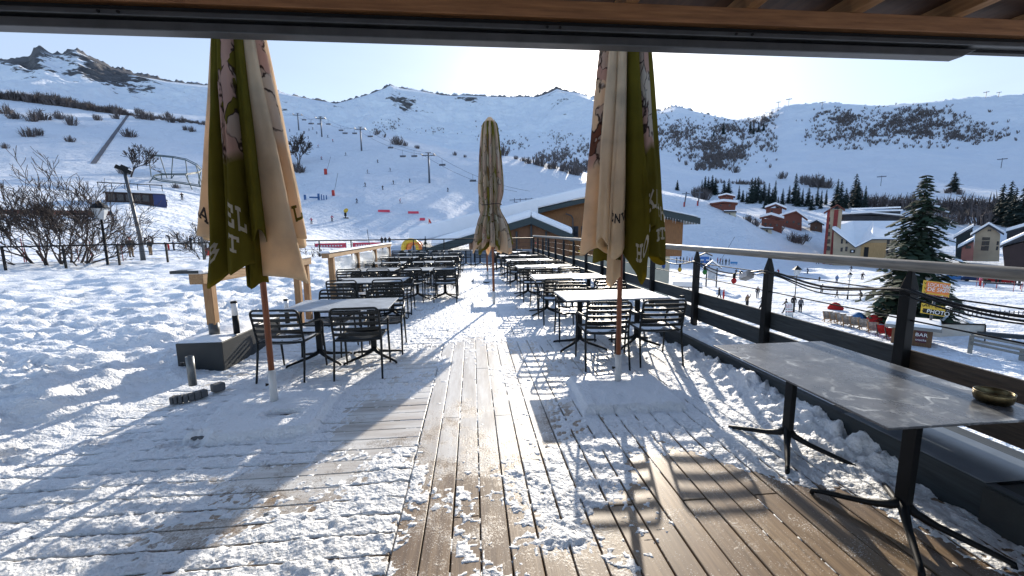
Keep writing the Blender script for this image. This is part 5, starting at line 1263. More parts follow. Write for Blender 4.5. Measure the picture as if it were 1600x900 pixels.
PV(239, 381, 13, 'small person in black bending behind the pale-hatted person', 'bend', 'black', 'black', -1, GL)
PV(264, 391, 11, 'child in a red and black suit left of a sledge group', 'bend', 'red', 'red', -1, GL)
PV(272, 391, 12, 'child in dark clothes beside the child in red', 'stand', 'dark blue', 'black', 1, GL)
PV(278, 378, 12, 'person in black standing up the slope from the children', 'reach', 'black', 'black', 1, GL)
PV(291, 389, 13, 'person in a grey jacket bending over a sledge', 'bend', 'grey', 'brown', 1, GL)
PV(299, 388, 16, 'person in dark clothes right of the sledge', 'stand', 'black', 'black', -1, GL)
PV(265, 378, 8, 'person in black crouching on the slope behind the children', 'bend', 'black', 'black', -1, GL)
GK = 'skiers on the slope'
for x, y, h, lab in [(574, 271, 6, 'tiny skier in black left of the middle of the piste'), (610, 268, 6, 'tiny skier in black right of the middle of the piste'), (571, 292, 6, 'tiny skier lower on the piste, left one of three'), (598, 297, 7, 'tiny skier lower on the piste, middle one of three'), (615, 288, 6, 'tiny skier lower on the piste, right one of three'),
                     (497, 231, 5, 'tiny skier beside the upper red padded pole'), (502, 250, 6, 'tiny skier between the red padded poles'), (482, 217, 5, 'tiny skier high on the piste below the first lift tower'), (464, 211, 4, 'tiny skier at the left edge of the upper piste'), (453, 206, 4, 'tiny skier nearest the left parasol on the upper piste'), (483, 205, 5, 'tiny skier between the two upper lift towers'), (512, 215, 4, 'tiny skier right of the second lift tower'), (489, 203, 4, 'tiny skier under the chairs of the upper lift'),
                     (470, 214, 4, 'tiny skier on the upper piste under the highest lift tower'), (476, 209, 4, 'tiny skier just right of the highest lift tower'), (495, 210, 4, 'tiny skier left of the second highest lift tower base'), (520, 222, 4, 'tiny skier below the chairs right of the red poles'), (540, 243, 5, 'tiny skier left of the second lowest lift tower'), (590, 255, 5, 'tiny skier right of the second lowest lift tower'), (640, 285, 6, 'tiny skier left of the lowest lift tower foot'), (625, 318, 7, 'skier in the lower piste above the red mats'), (558, 318, 7, 'skier on the lower piste right of the yellow snow gun'), (700, 300, 6, 'tiny skier right of the lowest lift tower'), (519, 346, 9, 'small skier in dark red below the yellow snow gun'), (487, 350, 9, 'small skier in pink standing near the left parasol'), (285, 313, 9, 'dark skier on the slope right of the shed'), (260, 322, 9, 'dark skier just below the blue end of the shed'), (330, 315, 8, 'dark person on the slope at the edge of the left parasol')]:
    PV(x, y, h+1.5, lab, 'ski', random.choice(('black', 'black', 'dark blue', 'grey')) if 'red' not in lab and 'pink' not in lab else 'pink', 'black', random.uniform(-1.5, 1.5), GK, skis=True)
GC_ = 'people standing at the piste foot'
for x, lab in ((597, 'left one'), (602.5, 'middle one'), (609, 'right one')):
    PV(x, 383, 13, f'person in black at the foot of the piste, {lab} of three behind the railing', 'stand', 'black', 'black', random.uniform(-.5, .5), GC_)
PV(677, 381, 7, 'person in black sitting low near the snow-covered chalet roof', 'bend', 'black', 'black', 1, GC_)
# ------------------------------------------------------------------ helpers for far structures: local frame whose front (-Y) faces the terrace
class Site:
    def __init__(s, px, py=None, r=None, z=None):
        s.o = G(px, py) if r is None else at(px, r)
        if z is not None: s.o.z = z
        s.rz = facing(s.o); s.rt = Vector((math.cos(s.rz), math.sin(s.rz), 0)); s.fw = Vector((-math.sin(s.rz), math.cos(s.rz), 0)); s.k = pxm(s.o)
    def L(s, px, py, dy=0.):
        """local (x, z) of a sight line where it meets the site's front plane moved back by dy"""
        d = Vector(ray(px, py)); e = Vector((0, 0, EYE)); t = (s.o+s.fw*dy-e).dot(s.fw)/d.dot(s.fw); p = e+d*t-s.o
        return p.dot(s.rt), p.z
    def T(s, name, label, cat, group=None): return thing(name, label, cat, s.o, s.rz, group)
    def person_at(s, x, y, z): return s.o+s.rt*x+s.fw*y+Vector((0, 0, z))
def window(parent, x, z, w, h, y=-.02, frame=None):
    mb = MB(); mb.box(x-w/2, x+w/2, y-.03, y+.05, z-h/2, z+h/2); f = mb.build('window', frame or DARKR, parent)
    mb = MB(); mb.box(x-w/2+.06*w, x+w/2-.06*w, y-.045, y-.031, z-h/2+.05*h, z+h/2-.05*h); mb.build('pane', GLASS, f)
# ---- the chalet below the end of the deck
CH = Site(1000, r=58, z=-8.4)
pl = lambda x, y, dy=0: CH.L(x, y, dy)
t = CH.T('chalet', 'large chalet with snowy roof, green fascia and orange timber wall below the deck end', 'chalet')
ax, az_ = pl(932, 306); rx_, rz_ = pl(1092, 340); lx_, lz_ = pl(650, 372)
wl, _ = pl(760, 360); wr, _ = pl(1067, 360); mid = pl(1000, 400)[1]
slL = (az_-lz_)/(ax-lx_); slR = (az_-rz_)/(rx_-ax)
SHR = -.62
def shear(mb):
    mb.v = [(x+SHR*max(0, y), y, z) for x, y, z in mb.v]; return mb
mb = MB(); mb.prism([(wl, mid), (wr, mid), (wr, az_-slR*(wr-ax)-.5), (ax, az_-.5), (wl, az_-slL*(ax-wl)-.5)], 0, 15); shear(mb).build('wall', wood('orange_larch_cladding', (.15, .06, .018), (.32, .14, .04), 2, 1.5, .6), t)
mb = MB(); mb.box(wl+.1, pl(1049, 400)[0], .25, 14.8, -1.5, mid-.002); shear(mb).build('lower_wall', PALEW, t)
DP = 30
def roofslab(a, b, y0, y1, th, up, mb): mb.add([(a[0], y0, a[1]+up), (b[0], y0, b[1]+up), (b[0], y1, b[1]+up), (a[0], y1, a[1]+up), (a[0], y0, a[1]+up-th), (b[0], y0, b[1]+up-th), (b[0], y1, b[1]+up-th), (a[0], y1, a[1]+up-th)], [(0, 1, 2, 3), (7, 6, 5, 4), (0, 4, 5, 1), (1, 5, 6, 2), (2, 6, 7, 3), (3, 7, 4, 0)])
mb = MB(); roofslab((lx_, lz_), (ax-.01, az_), -1.6, DP, .6, -.1, mb); roofslab((ax+.01, az_), (rx_, rz_), -1.6, DP, .75, -.1, mb); shear(mb).build('roof', DGREEN, t)
mb = MB(); roofslab((lx_+.3, lz_+.1), (ax, az_), -1.7, DP+.2, 1.4, 1.38, mb); roofslab((lx_-.2, lz_+.1), (pl(846, 330)[0], lz_+.1+slL*(pl(846, 330)[0]-lx_)), -1.85, 4, 2.3, 1.36, mb); shear(mb).build('snow_cover', SNOWR, t, bevel=.25)
mb = MB(); roofslab((ax+.02, az_), (rx_-.2, rz_+.1), -1.4, DP+.2, .18, .1, mb); shear(mb).build('snow_cover', SNOWR, t, bevel=.06)
mb = MB()
for i in range(34):
    f_ = i/33; x = ax+2.4+(rx_-ax-2.4)*f_; z = az_-slR*(x-ax)-.8; l = random.uniform(.1, .6); mb.tube([(x, -1.62, z-.05), (x, -1.62, z-.1-l)], [.035, .004], 4)
mb.build('icicle_row', M('ice', (.7, .75, .8), .1, .05), t)
a = pl(858, 352); b_ = pl(884, 372)
mb = MB(); mb.box(a[0], b_[0], -.12, -.02, b_[1], a[1]); mb.build('wall_panel', PALEW, t)
mb = MB(); q = pl(888, 334); mb.tube([(q[0]-.2, -.8, q[1]), (q[0]+.5, -.5, q[1]-.3), (q[0]+.7, -.3, q[1]-.7), (q[0]+.7, -.3, q[1]-3)], .09, 6); mb.build('downpipe', GREYM, t)
for px_ in (897, 915):
    q = pl(px_, 362); window(t, q[0], q[1], 1.2, 1.5)
for px_ in (1018, ):
    q = pl(px_, 378); window(t, q[0], q[1], .9, 1.3)
# small porch roof in front
PO = Site(835, r=44, z=-6.5); pp = PO.L
t = PO.T('lean_to', 'small gabled timber porch with thick snow and green fascia before the chalet', 'porch')
A_p = pp(830, 339); R_p = pp(896, 367); L_p = pp(672, 386)
sl1 = (A_p[1]-R_p[1])/(R_p[0]-A_p[0])
mb = MB(); e = A_p[0]+(A_p[1]-L_p[1])/sl1*1.0
mb = MB(); roofslab(L_p, A_p, 0, 9, .72, -.02, mb); roofslab((A_p[0]+.01, A_p[1]), R_p, 0, 9, .72, -.02, mb); mb.build('roof', DGREEN, t)
mb = MB(); roofslab((L_p[0]+.1, L_p[1]+.05), A_p, -.08, 9.2, .85, .8, mb); roofslab((A_p[0], A_p[1]), (R_p[0]-.1, R_p[1]+.05), -.08, 9.2, .75, .7, mb); mb.build('snow_cover', SNOWR, t, bevel=.25)
wx0, wx1 = pp(752, 380)[0], pp(890, 380)[0]
mb = MB(); mb.prism([(wx0, 0), (wx1, 0), (wx1, R_p[1]-.3), (A_p[0], A_p[1]-.75), (wx0, A_p[1]-.75-(A_p[0]-wx0)*(A_p[1]-L_p[1])/(A_p[0]-L_p[0]))], .9, 8.5); mb.build('wall', wood('brown_larch_cladding', (.10, .04, .015), (.20, .085, .03), 2, 1.5, .65), t)
mb = MB()
for f_ in (-1.6, 0, 1.6): mb.box(A_p[0]+f_-.1, A_p[0]+f_+.1, .6, .88, 0, A_p[1]-.8-abs(f_)*sl1)
mb.build('post_frame', DARKW, t)

# ---- chairlift: pylons, chairs hanging on the rope
pyl = []
for px_, pb, ptop, lab in ((671, 286, 241, 'lowest'), (565, 236, 203, 'second lowest'), (503, 214, 187, 'third lowest'), (467, 204, 182, 'highest')):
    p = G(px_, pb); h = (pb-ptop)*pxm(p); pyl.append((p, h))
    t = thing('lift_pylon', f'grey chairlift pylon with crossarm, the {lab} of the four on the piste', 'lift pylon', p, facing(p)-.25, 'pylons of the chairlift')
    mb = MB(); mb.tube([(0, 0, -.5), (0, 0, h)], [.42, .30], 8); mb.build('mast', STEEL, t, True)
    mb = MB(); mb.box(-2.6, 2.6, -.2, .2, h-1.3, h-.95); mb.build('crossarm', STEEL, t)
    mb = MB(); mb.box(-1.2, 1.2, -.1, .1, h-.15, h+.1); mb.build('service_arm', STEEL, t)
    for s in (-1, 1):
        mb = MB(); mb.box(s*2.5-.2, s*2.5+.2, -1.9, 1.9, h-1.0, h-.7); mb.build('sheave_bank', STEEL, t)
st = G(818, 318)
ends = [(Vector((st.x, st.y, st.z)), 5.)]+pyl+[(pyl[-1][0]+(pyl[-1][0]-pyl[-2][0])*1.2, pyl[-1][1])]
for s in (-1, 1):
    pts = []
    for (pa, ha), (pb_, hb) in zip(ends[:-1], ends[1:]):
        rz = facing(pa)-.25; o1 = Vector((math.cos(rz), math.sin(rz), 0))*2.5*s; rz = facing(pb_)-.25; o2 = Vector((math.cos(rz), math.sin(rz), 0))*2.5*s
        A = pa+o1+Vector((0, 0, ha-.65)); B = pb_+o2+Vector((0, 0, hb-.65))
        for i in range(12):
            f_ = i/12; pts.append(A.lerp(B, f_)-Vector((0, 0, 2.2*4*f_*(1-f_))))
    t = thing('lift_rope', f'thin steel haul rope of the chairlift over the piste, {"left" if s < 0 else "right"} strand', 'rope', pts[0]); mb = MB(); mb.tube([q-pts[0] for q in pts], .05, 4); mb.build('rope', STEEL, t, True)
    step = 13
    for i in range(7 if s > 0 else 3, len(pts)-10, 4):
        q = pts[i]
        if s < 0 and i % 3: continue
        t = thing('lift_chair', 'grey chairlift chair hanging from the rope above the piste', 'lift chair', q, facing(q)-.3, 'chairs of the chairlift')
        mb = MB(); mb.tube([(0, 0, 0), (0, .1, -1.4), (0, .25, -2.3)], .06, 5); mb.build('hanger', STEEL, t)
        mb = MB(); mb.box(-1.3, 1.3, -.25, .3, -2.75, -2.6); mb.box(-1.3, 1.3, .25, .35, -2.6, -1.95); mb.box(-1.3, 1.3, -.5, -.42, -2.2, -2.12); mb.build('seat', STEEL, t)
# folded chairs of the lower station behind the chalet roof
t = thing('lift_chair', 'row of dark chairlift seats at the lower station above the chalet roof', 'lift station', st, facing(st), None); t.name = 'lift_station'
k = pxm(st); mb = MB()
for i in range(4):
    x = (-19+i*12)*k*.75; mb.tube([(x, 0, 8*k), (x, 0, 1*k)], .12, 5); mb.bar((x-5*k, 0, 1*k), (x+5*k, 0, 1.6*k), .5, .25)
mb.tube([(-22*k, 0, 5*k), (22*k, 0, 7*k)], .12, 5); mb.tube([(0, 0, -9*k), (0, 0, 1*k)], .3, 6)
mb.build('seat_row', STEEL, t)
# distant pylons on the skyline
for px_, py_, h in ((1232, 165, 9), (1216, 167, 7), (1284, 170, 9), (1540, 152, 6), (1560, 151, 5), (1376, 290, 12), (1564, 262, 10), (1034+292, 178, 5)):
    p = G(px_, py_+1, 300); hh = h*pxm(p)
    t = thing('lift_pylon', 'tiny dark lift pylon on the far right hill', 'lift pylon', p, facing(p), 'far lift pylons on the right hill'); mb = MB(); w2 = pxm(p)*.28
    mb.tube([(0, 0, -1), (0, 0, hh)], w2, 5); mb.box(-hh*.35, hh*.35, -w2, w2, hh*.86, hh*.94); mb.build('mast', STEEL, t)
# ---- piste furniture
for px_, pb, ptop, lab in ((509, 273, 248, 'upper'), (521, 306, 274, 'lower')):
    p = G(px_, pb); k = pxm(p); t = thing('snow_lance', f'thin leaning snow lance with a red padded foot, the {lab} of two on the piste', 'snow lance', p, facing(p), 'snow lances on the piste')
    mb = MB(); mb.tube([(0, 0, -.1), (8*k, 0, (pb-ptop)*k)], .07, 6); mb.build('lance', STEEL, t)
    mb = MB(); mb.lathe([(2.0*k, 0), (2.1*k, 1*k), (2.1*k, 7*k), (1.4*k, 8*k), (.3*k, 8*k)], 10); mb.build('foot_pad', REDP, t, True)
p = G(540, 341); k = pxm(p); t = thing('snow_gun', 'yellow snow gun on a dark stand at the foot of the piste', 'snow gun', p, facing(p))
mb = MB(); mb.lathe([(2.4*k, 0), (2.8*k, 2*k), (2.2*k, 6*k), (1.5*k, 6*k)], 12); g = mb.build('barrel', YEL, t, True); g.rotation_euler = (rad(70), 0, rad(25)); g.location = (0, 0, 10*k)
mb = MB(); mb.bar((-3*k, 0, .3*k), (4*k, 0, .3*k), 3*k, 1.4*k); mb.tube([(0, 0, 0), (0, 0, 9*k)], .8*k, 6); mb.box(-1.6*k, 1.6*k, -1*k, 1*k, 3*k, 8*k); mb.build('stand', BLACKP, t)
p = G(497, 313); k = pxm(p); t = thing('lift_gate', 'blue turnstile gate of a small tow lift right of the left parasol', 'gate', p, facing(p))
for x0_, x1_, z0_, z1_ in ((-18, -15, 0, 7), (-11, 2, 2.5, 4.5), (-.5, 2.5, 0, 9), (4, 5.5, 0, 8), (7, 8.5, 0, 7), (10.5, 12, 1, 7)):
    mb = MB(); mb.box(x0_*k, x1_*k, -.2, .2, z0_*k, z1_*k); mb.build('gate_post' if z0_ == 0 else 'gate_bar', BLUE, t)
for cx_, pb, w_, h_, lab in ((600, 332, 17, 3.5, 'left one'), (646, 334, 16, 3.5, 'right upper one'), (660, 345, 8, 4, 'right lower one')):
    p = G(cx_, pb); k = pxm(p); t = thing('slope_banner', f'low pale red barrier mat across the lower piste, {lab}', 'barrier mat', p, facing(p), 'red mats across the piste'); mb = MB(); mb.box(-w_*k/2, w_*k/2, -.1, .1, 0, h_*k); mb.build('mat', PINK, t)
p = G(672, 364); k = pxm(p); t = thing('feather_flag', 'tall red feather flag at the foot of the piste beside the chalet roof', 'flag', p, facing(p))
mb = MB(); mb.prism([(-2*k, 2*k), (2*k, 2*k), (4*k, 12*k), (1*k, 20*k), (-1.5*k, 23*k)], -.03, .03); mb.build('sail', REDP, t); mb = MB(); mb.tube([(-2.2*k, 0, 0), (-2*k, 0, 23*k)], .06, 6); mb.build('pole', WHITEP, t)
mb = MB(); mb.box(-.7*k, .5*k, -.06, -.04, 6*k, 16*k); mb.build('emblem_stripe', WHITEP, t)
for cx_, w_, lab in ((515, 42, 'left'), (572, 40, 'right')):
    p = at(cx_, 64); k = pxm(p); z = (361+2-382)*k; t = thing('banner', f'long pink red advertising banner behind the end railing, {lab} of two', 'banner', (p.x, p.y, p.z), facing(p), 'pink banners behind the railing')
    zz = EYE-(385-362.5)*k-p.z
    mb = MB(); mb.box(-w_*k/2, w_*k/2, -.02, .02, zz, zz+7*k); mb.build('cloth', PINK, t)
    mb = MB(); 
    for i in range(9): mb.box((-w_/2+4+i*w_*.09)*k, (-w_/2+4+i*w_*.09+2.2)*k, -.035, -.022, zz+2.3*k, zz+4.4*k)
    mb.build('lettering', WHITEP, t)
    for s in (-1, 1): mb = MB(); mb.tube([(s*w_*k/2, 0, -.3), (s*w_*k/2, 0, zz+8*k)], .04, 5); mb.build('pole', STEEL, t)
p = at(577, 62); k = pxm(p); t = thing('marker_pole', 'dark slope marker pole with a red padded foot beside the right banner', 'pole', p, facing(p)); mb = MB(); mb.tube([(0, 0, -.1), (-3*k, 0, 32*k)], .05, 6); mb.build('pole', STEEL, t); mb = MB(); mb.lathe([(1.3*k, 0), (1.4*k, 10*k), (.4*k, 11*k)], 8); mb.build('foot_pad', REDP, t)
for cx_, rr_, mat_, lab in ((641, 11, YEL, 'yellow and green'), (646, 8, ORANGE, 'orange')):
    p = at(cx_, 46); k = pxm(p); zz = EYE-(392-362)*k; t = thing('play_arch', f'{lab} inflatable ring of the children ski garden behind the end railing', 'play ring', (p.x, p.y, zz), facing(p), 'inflatable rings of the children area')
    mb = MB(); mb.tube([(rr_*k*math.cos(a), 0, 5*k+rr_*k*math.sin(a)) for a in np.linspace(-.3, PI+.3, 22)], .28, 8); mb.build('ring', mat_, t, True)
p = at(655, 52); k = pxm(p); zz = EYE-(384-362)*k; t = thing('tarpaulin', 'small red tarpaulin heap behind the end railing', 'tarpaulin', (p.x, p.y, zz), facing(p)); mb = MB(); mb.lathe([(5*k, 0), (5.3*k, 2*k), (3*k, 6*k), (0.5*k, 7.5*k)], 9); mb.build('sheet', REDP, t)
p = at(664, 56); k = pxm(p); zz = EYE-(382-362)*k; t = thing('conifer', 'tiny conical fir behind the end railing near the tied parasol', 'tree', (p.x, p.y, zz), 0); mb = MB(); mb.tube([(0, 0, -1.5), (0, 0, 13*k)], [.1, .02], 5); mb.build('trunk', BARK, t); c = conifer_mesh(88, 14, 1.3).build('crown', NEEDLE, t); c.scale = (14*k*1.5, 14*k*1.5, 14*k)
# ---- shed, coaster track, path on the left
SH = Site(212, 318); q = SH.L; k = SH.k
t = SH.T('shed', 'long low dark shed with a snowy roof and a blue end on the left slope', 'shed')
a = q(166, 316); b_ = q(238, 300); mb = MB(); mb.box(a[0], b_[0], 0, 4, -.6, q(166, 300)[1]); mb.build('wall', M('dark_brown_shed', (.035, .018, .014), .8, .5, scale=.5), t)
b2 = q(258, 300); mb = MB(); mb.box(b_[0]+.01, b2[0], -.1, 4, -.6, q(250, 304)[1]); mb.build('blue_end', M('deep_blue_panel', (.012, .025, .11), .5, .2, scale=.6), t)
mb = MB(); mb.box(a[0]-.4, b2[0]+.1, -.6, 4.3, q(200, 301)[1], q(200, 297)[1]); mb.build('snow_cover', SNOWR, t, bevel=.15)
mb = MB(); mb.box(a[0]-.8, b2[0]-.3, -.9, -.5, q(200, 297)[1]+1.0, q(200, 297)[1]+1.12)
for x in np.linspace(a[0]-.7, b2[0]-.4, 6): mb.box(x-.05, x+.05, -.8, -.7, q(200, 297)[1], q(200, 297)[1]+1.0)
mb.build('roof_rail', BLACKP, t)
for i in range(5): window(t, a[0]+(b_[0]-a[0])*(.12+.18*i), q(200, 309)[1], .9, 1.2)
t = thing('coaster_track', 'curving green steel alpine coaster track on tall stilts above the left slope', 'coaster track', G(270, 275), 0)
o_ = t.location.copy(); GSTEEL = M('green_grey_steel', (.05, .085, .085), .55, .2, scale=1)
ctl = [(224, 240), (232, 243), (250, 244), (270, 246), (290, 250), (306, 258), (314, 266), (310, 270), (290, 273), (272, 273), (252, 273), (240, 275), (238, 279), (252, 283), (285, 287), (322, 293), (345, 300)]
r0 = math.hypot(o_.x, o_.y); pts = []
for i, (x, y) in enumerate(ctl):
    d = Vector(ray(x, y)); g_ = G(x, y+(34 if i < 6 else 22 if i < 9 else 7)); r_ = math.hypot(g_.x, g_.y); e = Vector((0, 0, EYE)); pts.append(e+d*(r_/math.hypot(d.x, d.y))-o_)
sm = []
for i in range(len(pts)-1):
    for f_ in (0, .33, .66): sm.append(pts[i].lerp(pts[i+1], f_))
sm.append(pts[-1])
mb = MB(); mb.tube([p_+Vector((0, 0, .0)) for p_ in sm], .16, 5); mb.tube([p_+Vector((.0, .5, .35)) for p_ in sm], .11, 5); mb.build('rail', GSTEEL, t)
for i in range(1, 13):
    p_ = pts[i]; w_ = p_+o_; zb = gz(w_.x, w_.y)-o_.z
    if p_.z-zb < .4: continue
    mb = MB(); mb.tube([p_, Vector((p_.x+(i % 3-1)*1.2, p_.y, zb-.3))], .12, 5); mb.build('stilt', GSTEEL, t)
t = None
def ribbon(name, pix, width, mat, lift=.12):
    P = [];
    for (x0_, y0_), (x1_, y1_) in zip(pix[:-1], pix[1:]):
        for f_ in np.linspace(0, 1, 24, endpoint=False): P.append(G(x0_+(x1_-x0_)*f_, y0_+(y1_-y0_)*f_))
    mb = MB(); pr = []
    for i, p_ in enumerate(P):
        d = (P[min(i+1, len(P)-1)]-P[max(i-1, 0)]); d.z = 0; n_ = Vector((-d.y, d.x, 0)).normalized()*width/2
        pr.append([Vector((w_.x, w_.y, gz(w_.x, w_.y)+lift)) for w_ in (p_-n_, p_+n_)])
    for a_, b__ in zip(pr[:-1], pr[1:]): mb.add([a_[0], a_[1], b__[1], b__[0]], [(0, 1, 2, 3)])
    o = mb.build(name, mat); tag(o, kind='structure'); return o
ribbon('path', [(146, 256), (166, 228), (186, 200), (203, 176)], 1.3, M('dark_lift_track', (.10, .10, .115), .8, .3, scale=.5))
# red and dark fence band behind the big bare tree
p = at(55, 84); k = pxm(p); t = thing('fence', 'long brown red timber fence on the slope behind the large bare tree', 'fence', p, facing(p)-.15)
mb = MB(); zz = .0; mb.box(-75*k, 60*k, -.1, .1, .2, 6.5*k); mb.build('boards', M('brown_red_fence', (.16, .06, .04), .85, .35, scale=.4), t)
for i in range(12): x = (-73+i*12)*k; mb = MB(); mb.box(x-.1, x+.1, -.2, .2, -.5, 7.5*k); mb.build('post', DARKB, t)
# thin pink marker net along the left snow field
for x, h in ((30, 46), (33, 40), (58, 42), (116, 36), (181, 38), (186, 34), (255, 34), (540/4+2, 40)):
    p = at(x, 36); p.z = -.5; k = pxm(p); t = thing('marker_pole', 'thin reddish slope marker pole behind the left railing', 'pole', p, 0, 'marker poles beyond the left railing'); mb = MB(); mb.tube([(0, 0, 0), (0, 0, h*k*.8)], .025, 5); mb.build('pole', M('faded_red_pole', (.30, .06, .06), .7), t)
p = at(330, 44); p.z = -.5; k = pxm(p); t = thing('safety_net', 'red safety net behind the left railing beside the left parasol', 'net', p, facing(p)); mb = MB(); mb.box(-9*k, 12*k, -.03, .03, 2*k+2.2*k, 16*k-2*k); mb.build('net', REDP, t)
for s in (-9, 12): mb = MB(); mb.tube([(s*k, 0, -.1), (s*k, 0, 16*k)], .05, 5); mb.build('pole', STEEL, t)
# ---- lamps
def lantern_lamp(label, p, h, group):
    t = thing('street_lamp', label, 'street lamp', p, facing(p), group); s = h*.13
    mb = MB(); mb.lathe([(.12, 0), (.10, .5), (.055, .6), (.045, h-s*1.6)], 10); mb.build('post', BLACKP, t, True)
    mb = MB(); mb.lathe([(s*.30, h-s*1.6), (s*.55, h-s*.65)], 6); mb.build('glass', M('lamp_glass', (.55, .58, .60), .15, .1), t)
    mb = MB(); mb.lathe([(s*.72, h-s*.66), (s*.62, h-s*.58), (s*.22, h-s*.18), (s*.12, h-s*.12), (s*.1, h), (0, h)], 6); mb.build('hood', BLACKP, t)
    mb = MB(); mb.tube([(-s*.45, 0, h-s*2.2), (0, 0, h-s*2.5), (s*.45, 0, h-s*2.2)], .03, 5); mb.build('bracket', BLACKP, t)
p = at(161, 25); p.z = -.7; lantern_lamp('black lantern street lamp behind the left railing in front of the bare tree', p, .7+EYE+(367-329)*pxm(p), None)
p = G(1240, 488); lantern_lamp('black lantern street lamp beside the white menu board', p, 62*pxm(p), 'street lamps in the village')
p = G(1324, 468); lantern_lamp('black lantern street lamp farther out, right of the menu board', p, 34*pxm(p), 'street lamps in the village')
p = at(218, 38); p.z = -.6; k = pxm(p); t = thing('light_mast', 'tall grey mast with tilted snow-covered floodlight beyond the left railing', 'light mast', p, facing(p))
hh = .6+EYE+(366-292)*k; mb = MB(); mb.tube([(0, 0, 0), (-.03, 0, 2.2), (-.36, 0, hh)], [.16, .12, .09], 8); mb.build('mast', GREYM, t, True)
mb = MB(); mt = Matrix.Translation((-.40, 0, hh)) @ Matrix.Rotation(rad(28), 4, 'Y'); mb.box(-.42, .42, -.2, .2, -.12, .12, mat=mt); mb.box(-.2, .2, -.25, .25, .0, .25, mat=mt); mb.build('floodlight', BLACKP, t)
mb = MB(); mb.box(-.40, .40, -.2, .2, .125, .2, mat=mt); mb.build('snow_cover', SNOWR, t)
p = at(314, 34); p.z = -.6; t = thing('light_mast', 'plain grey post behind the left railing next to the left parasol', 'post', p, 0); mb = MB(); mb.tube([(0, 0, 0), (0, 0, 3.6)], .07, 8); mb.build('mast', GREYM, t, True)
# ---- village houses
def house(label, px, py, body, roof, wallm, depth, wins=(), snow=.5, fascia=DARKR, over=.8, cat='house', name='house', group=None, r=None, base=None):
    S = Site(px, py, r); t = S.T(name, label, cat, group)
    B = [S.L(*q) for q in body]; xs = [b[0] for b in B]
    mb = MB(); mb.prism([(b[0], min(b[1], b[1] if i > 1 else b[1])-(2 if i < 2 else 0)) for i, b in enumerate(B)], 0, depth); mb.build('wall', wallm, t)
    Rf = [S.L(*q) for q in roof]
    mb = MB(); ms = MB()
    for a_, b_ in zip(Rf[:-1], Rf[1:]):
        roofslab(a_, b_, -over, depth+over, .5, .05, mb); roofslab(a_, b_, -over-.05, depth+over, snow, snow+.06, ms)
    mb.build('roof', fascia, t); ms.build('snow_cover', SNOWR, t, bevel=.1)
    for x, y, w_, h_ in wins:
        q = S.L(x, y); window(t, q[0], q[1], w_*S.k, h_*S.k)
    return S, t
house('upper dark red chalet with two snowy roof levels on the right slope', 1137, 333, [(1112, 332), (1147, 335), (1150, 318), (1112, 318)], [(1109, 318), (1130, 315), (1153, 317)], REDW, 10, [(1117, 328, 2, 2.5), (1126, 328, 2, 2.5), (1126, 321, 2.5, 2), (1140, 321, 2.5, 2.5)], .9, REDW)
house('small upper storey of the red chalet with its own snowy roof', 1137, 318, [(1124, 316), (1146, 316), (1146, 307), (1124, 307)], [(1122, 307), (1135, 304), (1149, 307)], REDW, 7, [(1130, 311, 2, 2), (1140, 311, 2, 2)], .8, REDW, r=262)
house('pale stone basement beside the upper red chalet', 1146, 338, [(1132, 340), (1150, 341), (1150, 330), (1132, 330)], [(1131, 330), (1151, 330)], PALEW, 6, [(1140, 335, 2, 3)], .3, name='outbuilding', cat='outbuilding')
house('lower red chalet with a wide snowy roof left of the tower', 1208, 360, [(1190, 358), (1222, 362), (1222, 344), (1190, 341)], [(1187, 340), (1205, 336), (1225, 342)], REDW, 10, [(1196, 350, 2.2, 3), (1204, 351, 2.2, 3), (1214, 352, 2.2, 3)], 1., REDW)
house('narrow upper red chalet behind the lower red chalet', 1213, 344, [(1197, 336), (1222, 336), (1222, 325), (1197, 325)], [(1195, 325), (1212, 319), (1229, 326)], REDW, 9, [(1206, 330, 2, 2.5)], .9, REDW)
house('dark red chalet with gable roof directly left of the beige tower', 1240, 358, [(1222, 358), (1253, 358), (1253, 338), (1244, 332), (1222, 338)], [(1218, 338), (1244, 330), (1262, 343)], REDW, 9, [(1230, 347, 2.2, 3), (1240, 347, 2.2, 3), (1248, 350, 2.2, 3)], .9, REDW)
house('pale basement building below the red chalets', 1205, 366, [(1190, 366), (1206, 367), (1206, 357), (1190, 356)], [(1188, 356), (1208, 357)], PALEW, 5, [(1198, 361, 2.4, 3)], .4, name='outbuilding', cat='outbuilding')
house('small snow-roofed hut between the red chalets and the tower', 1276, 362, [(1266, 362), (1285, 362), (1285, 350), (1276, 346), (1266, 350)], [(1263, 350), (1276, 344), (1288, 351)], M('brown_hut', (.10, .05, .03), .8, .3, scale=.5), 6, [(1275, 356, 2.5, 3)], .8, name='hut', cat='hut')
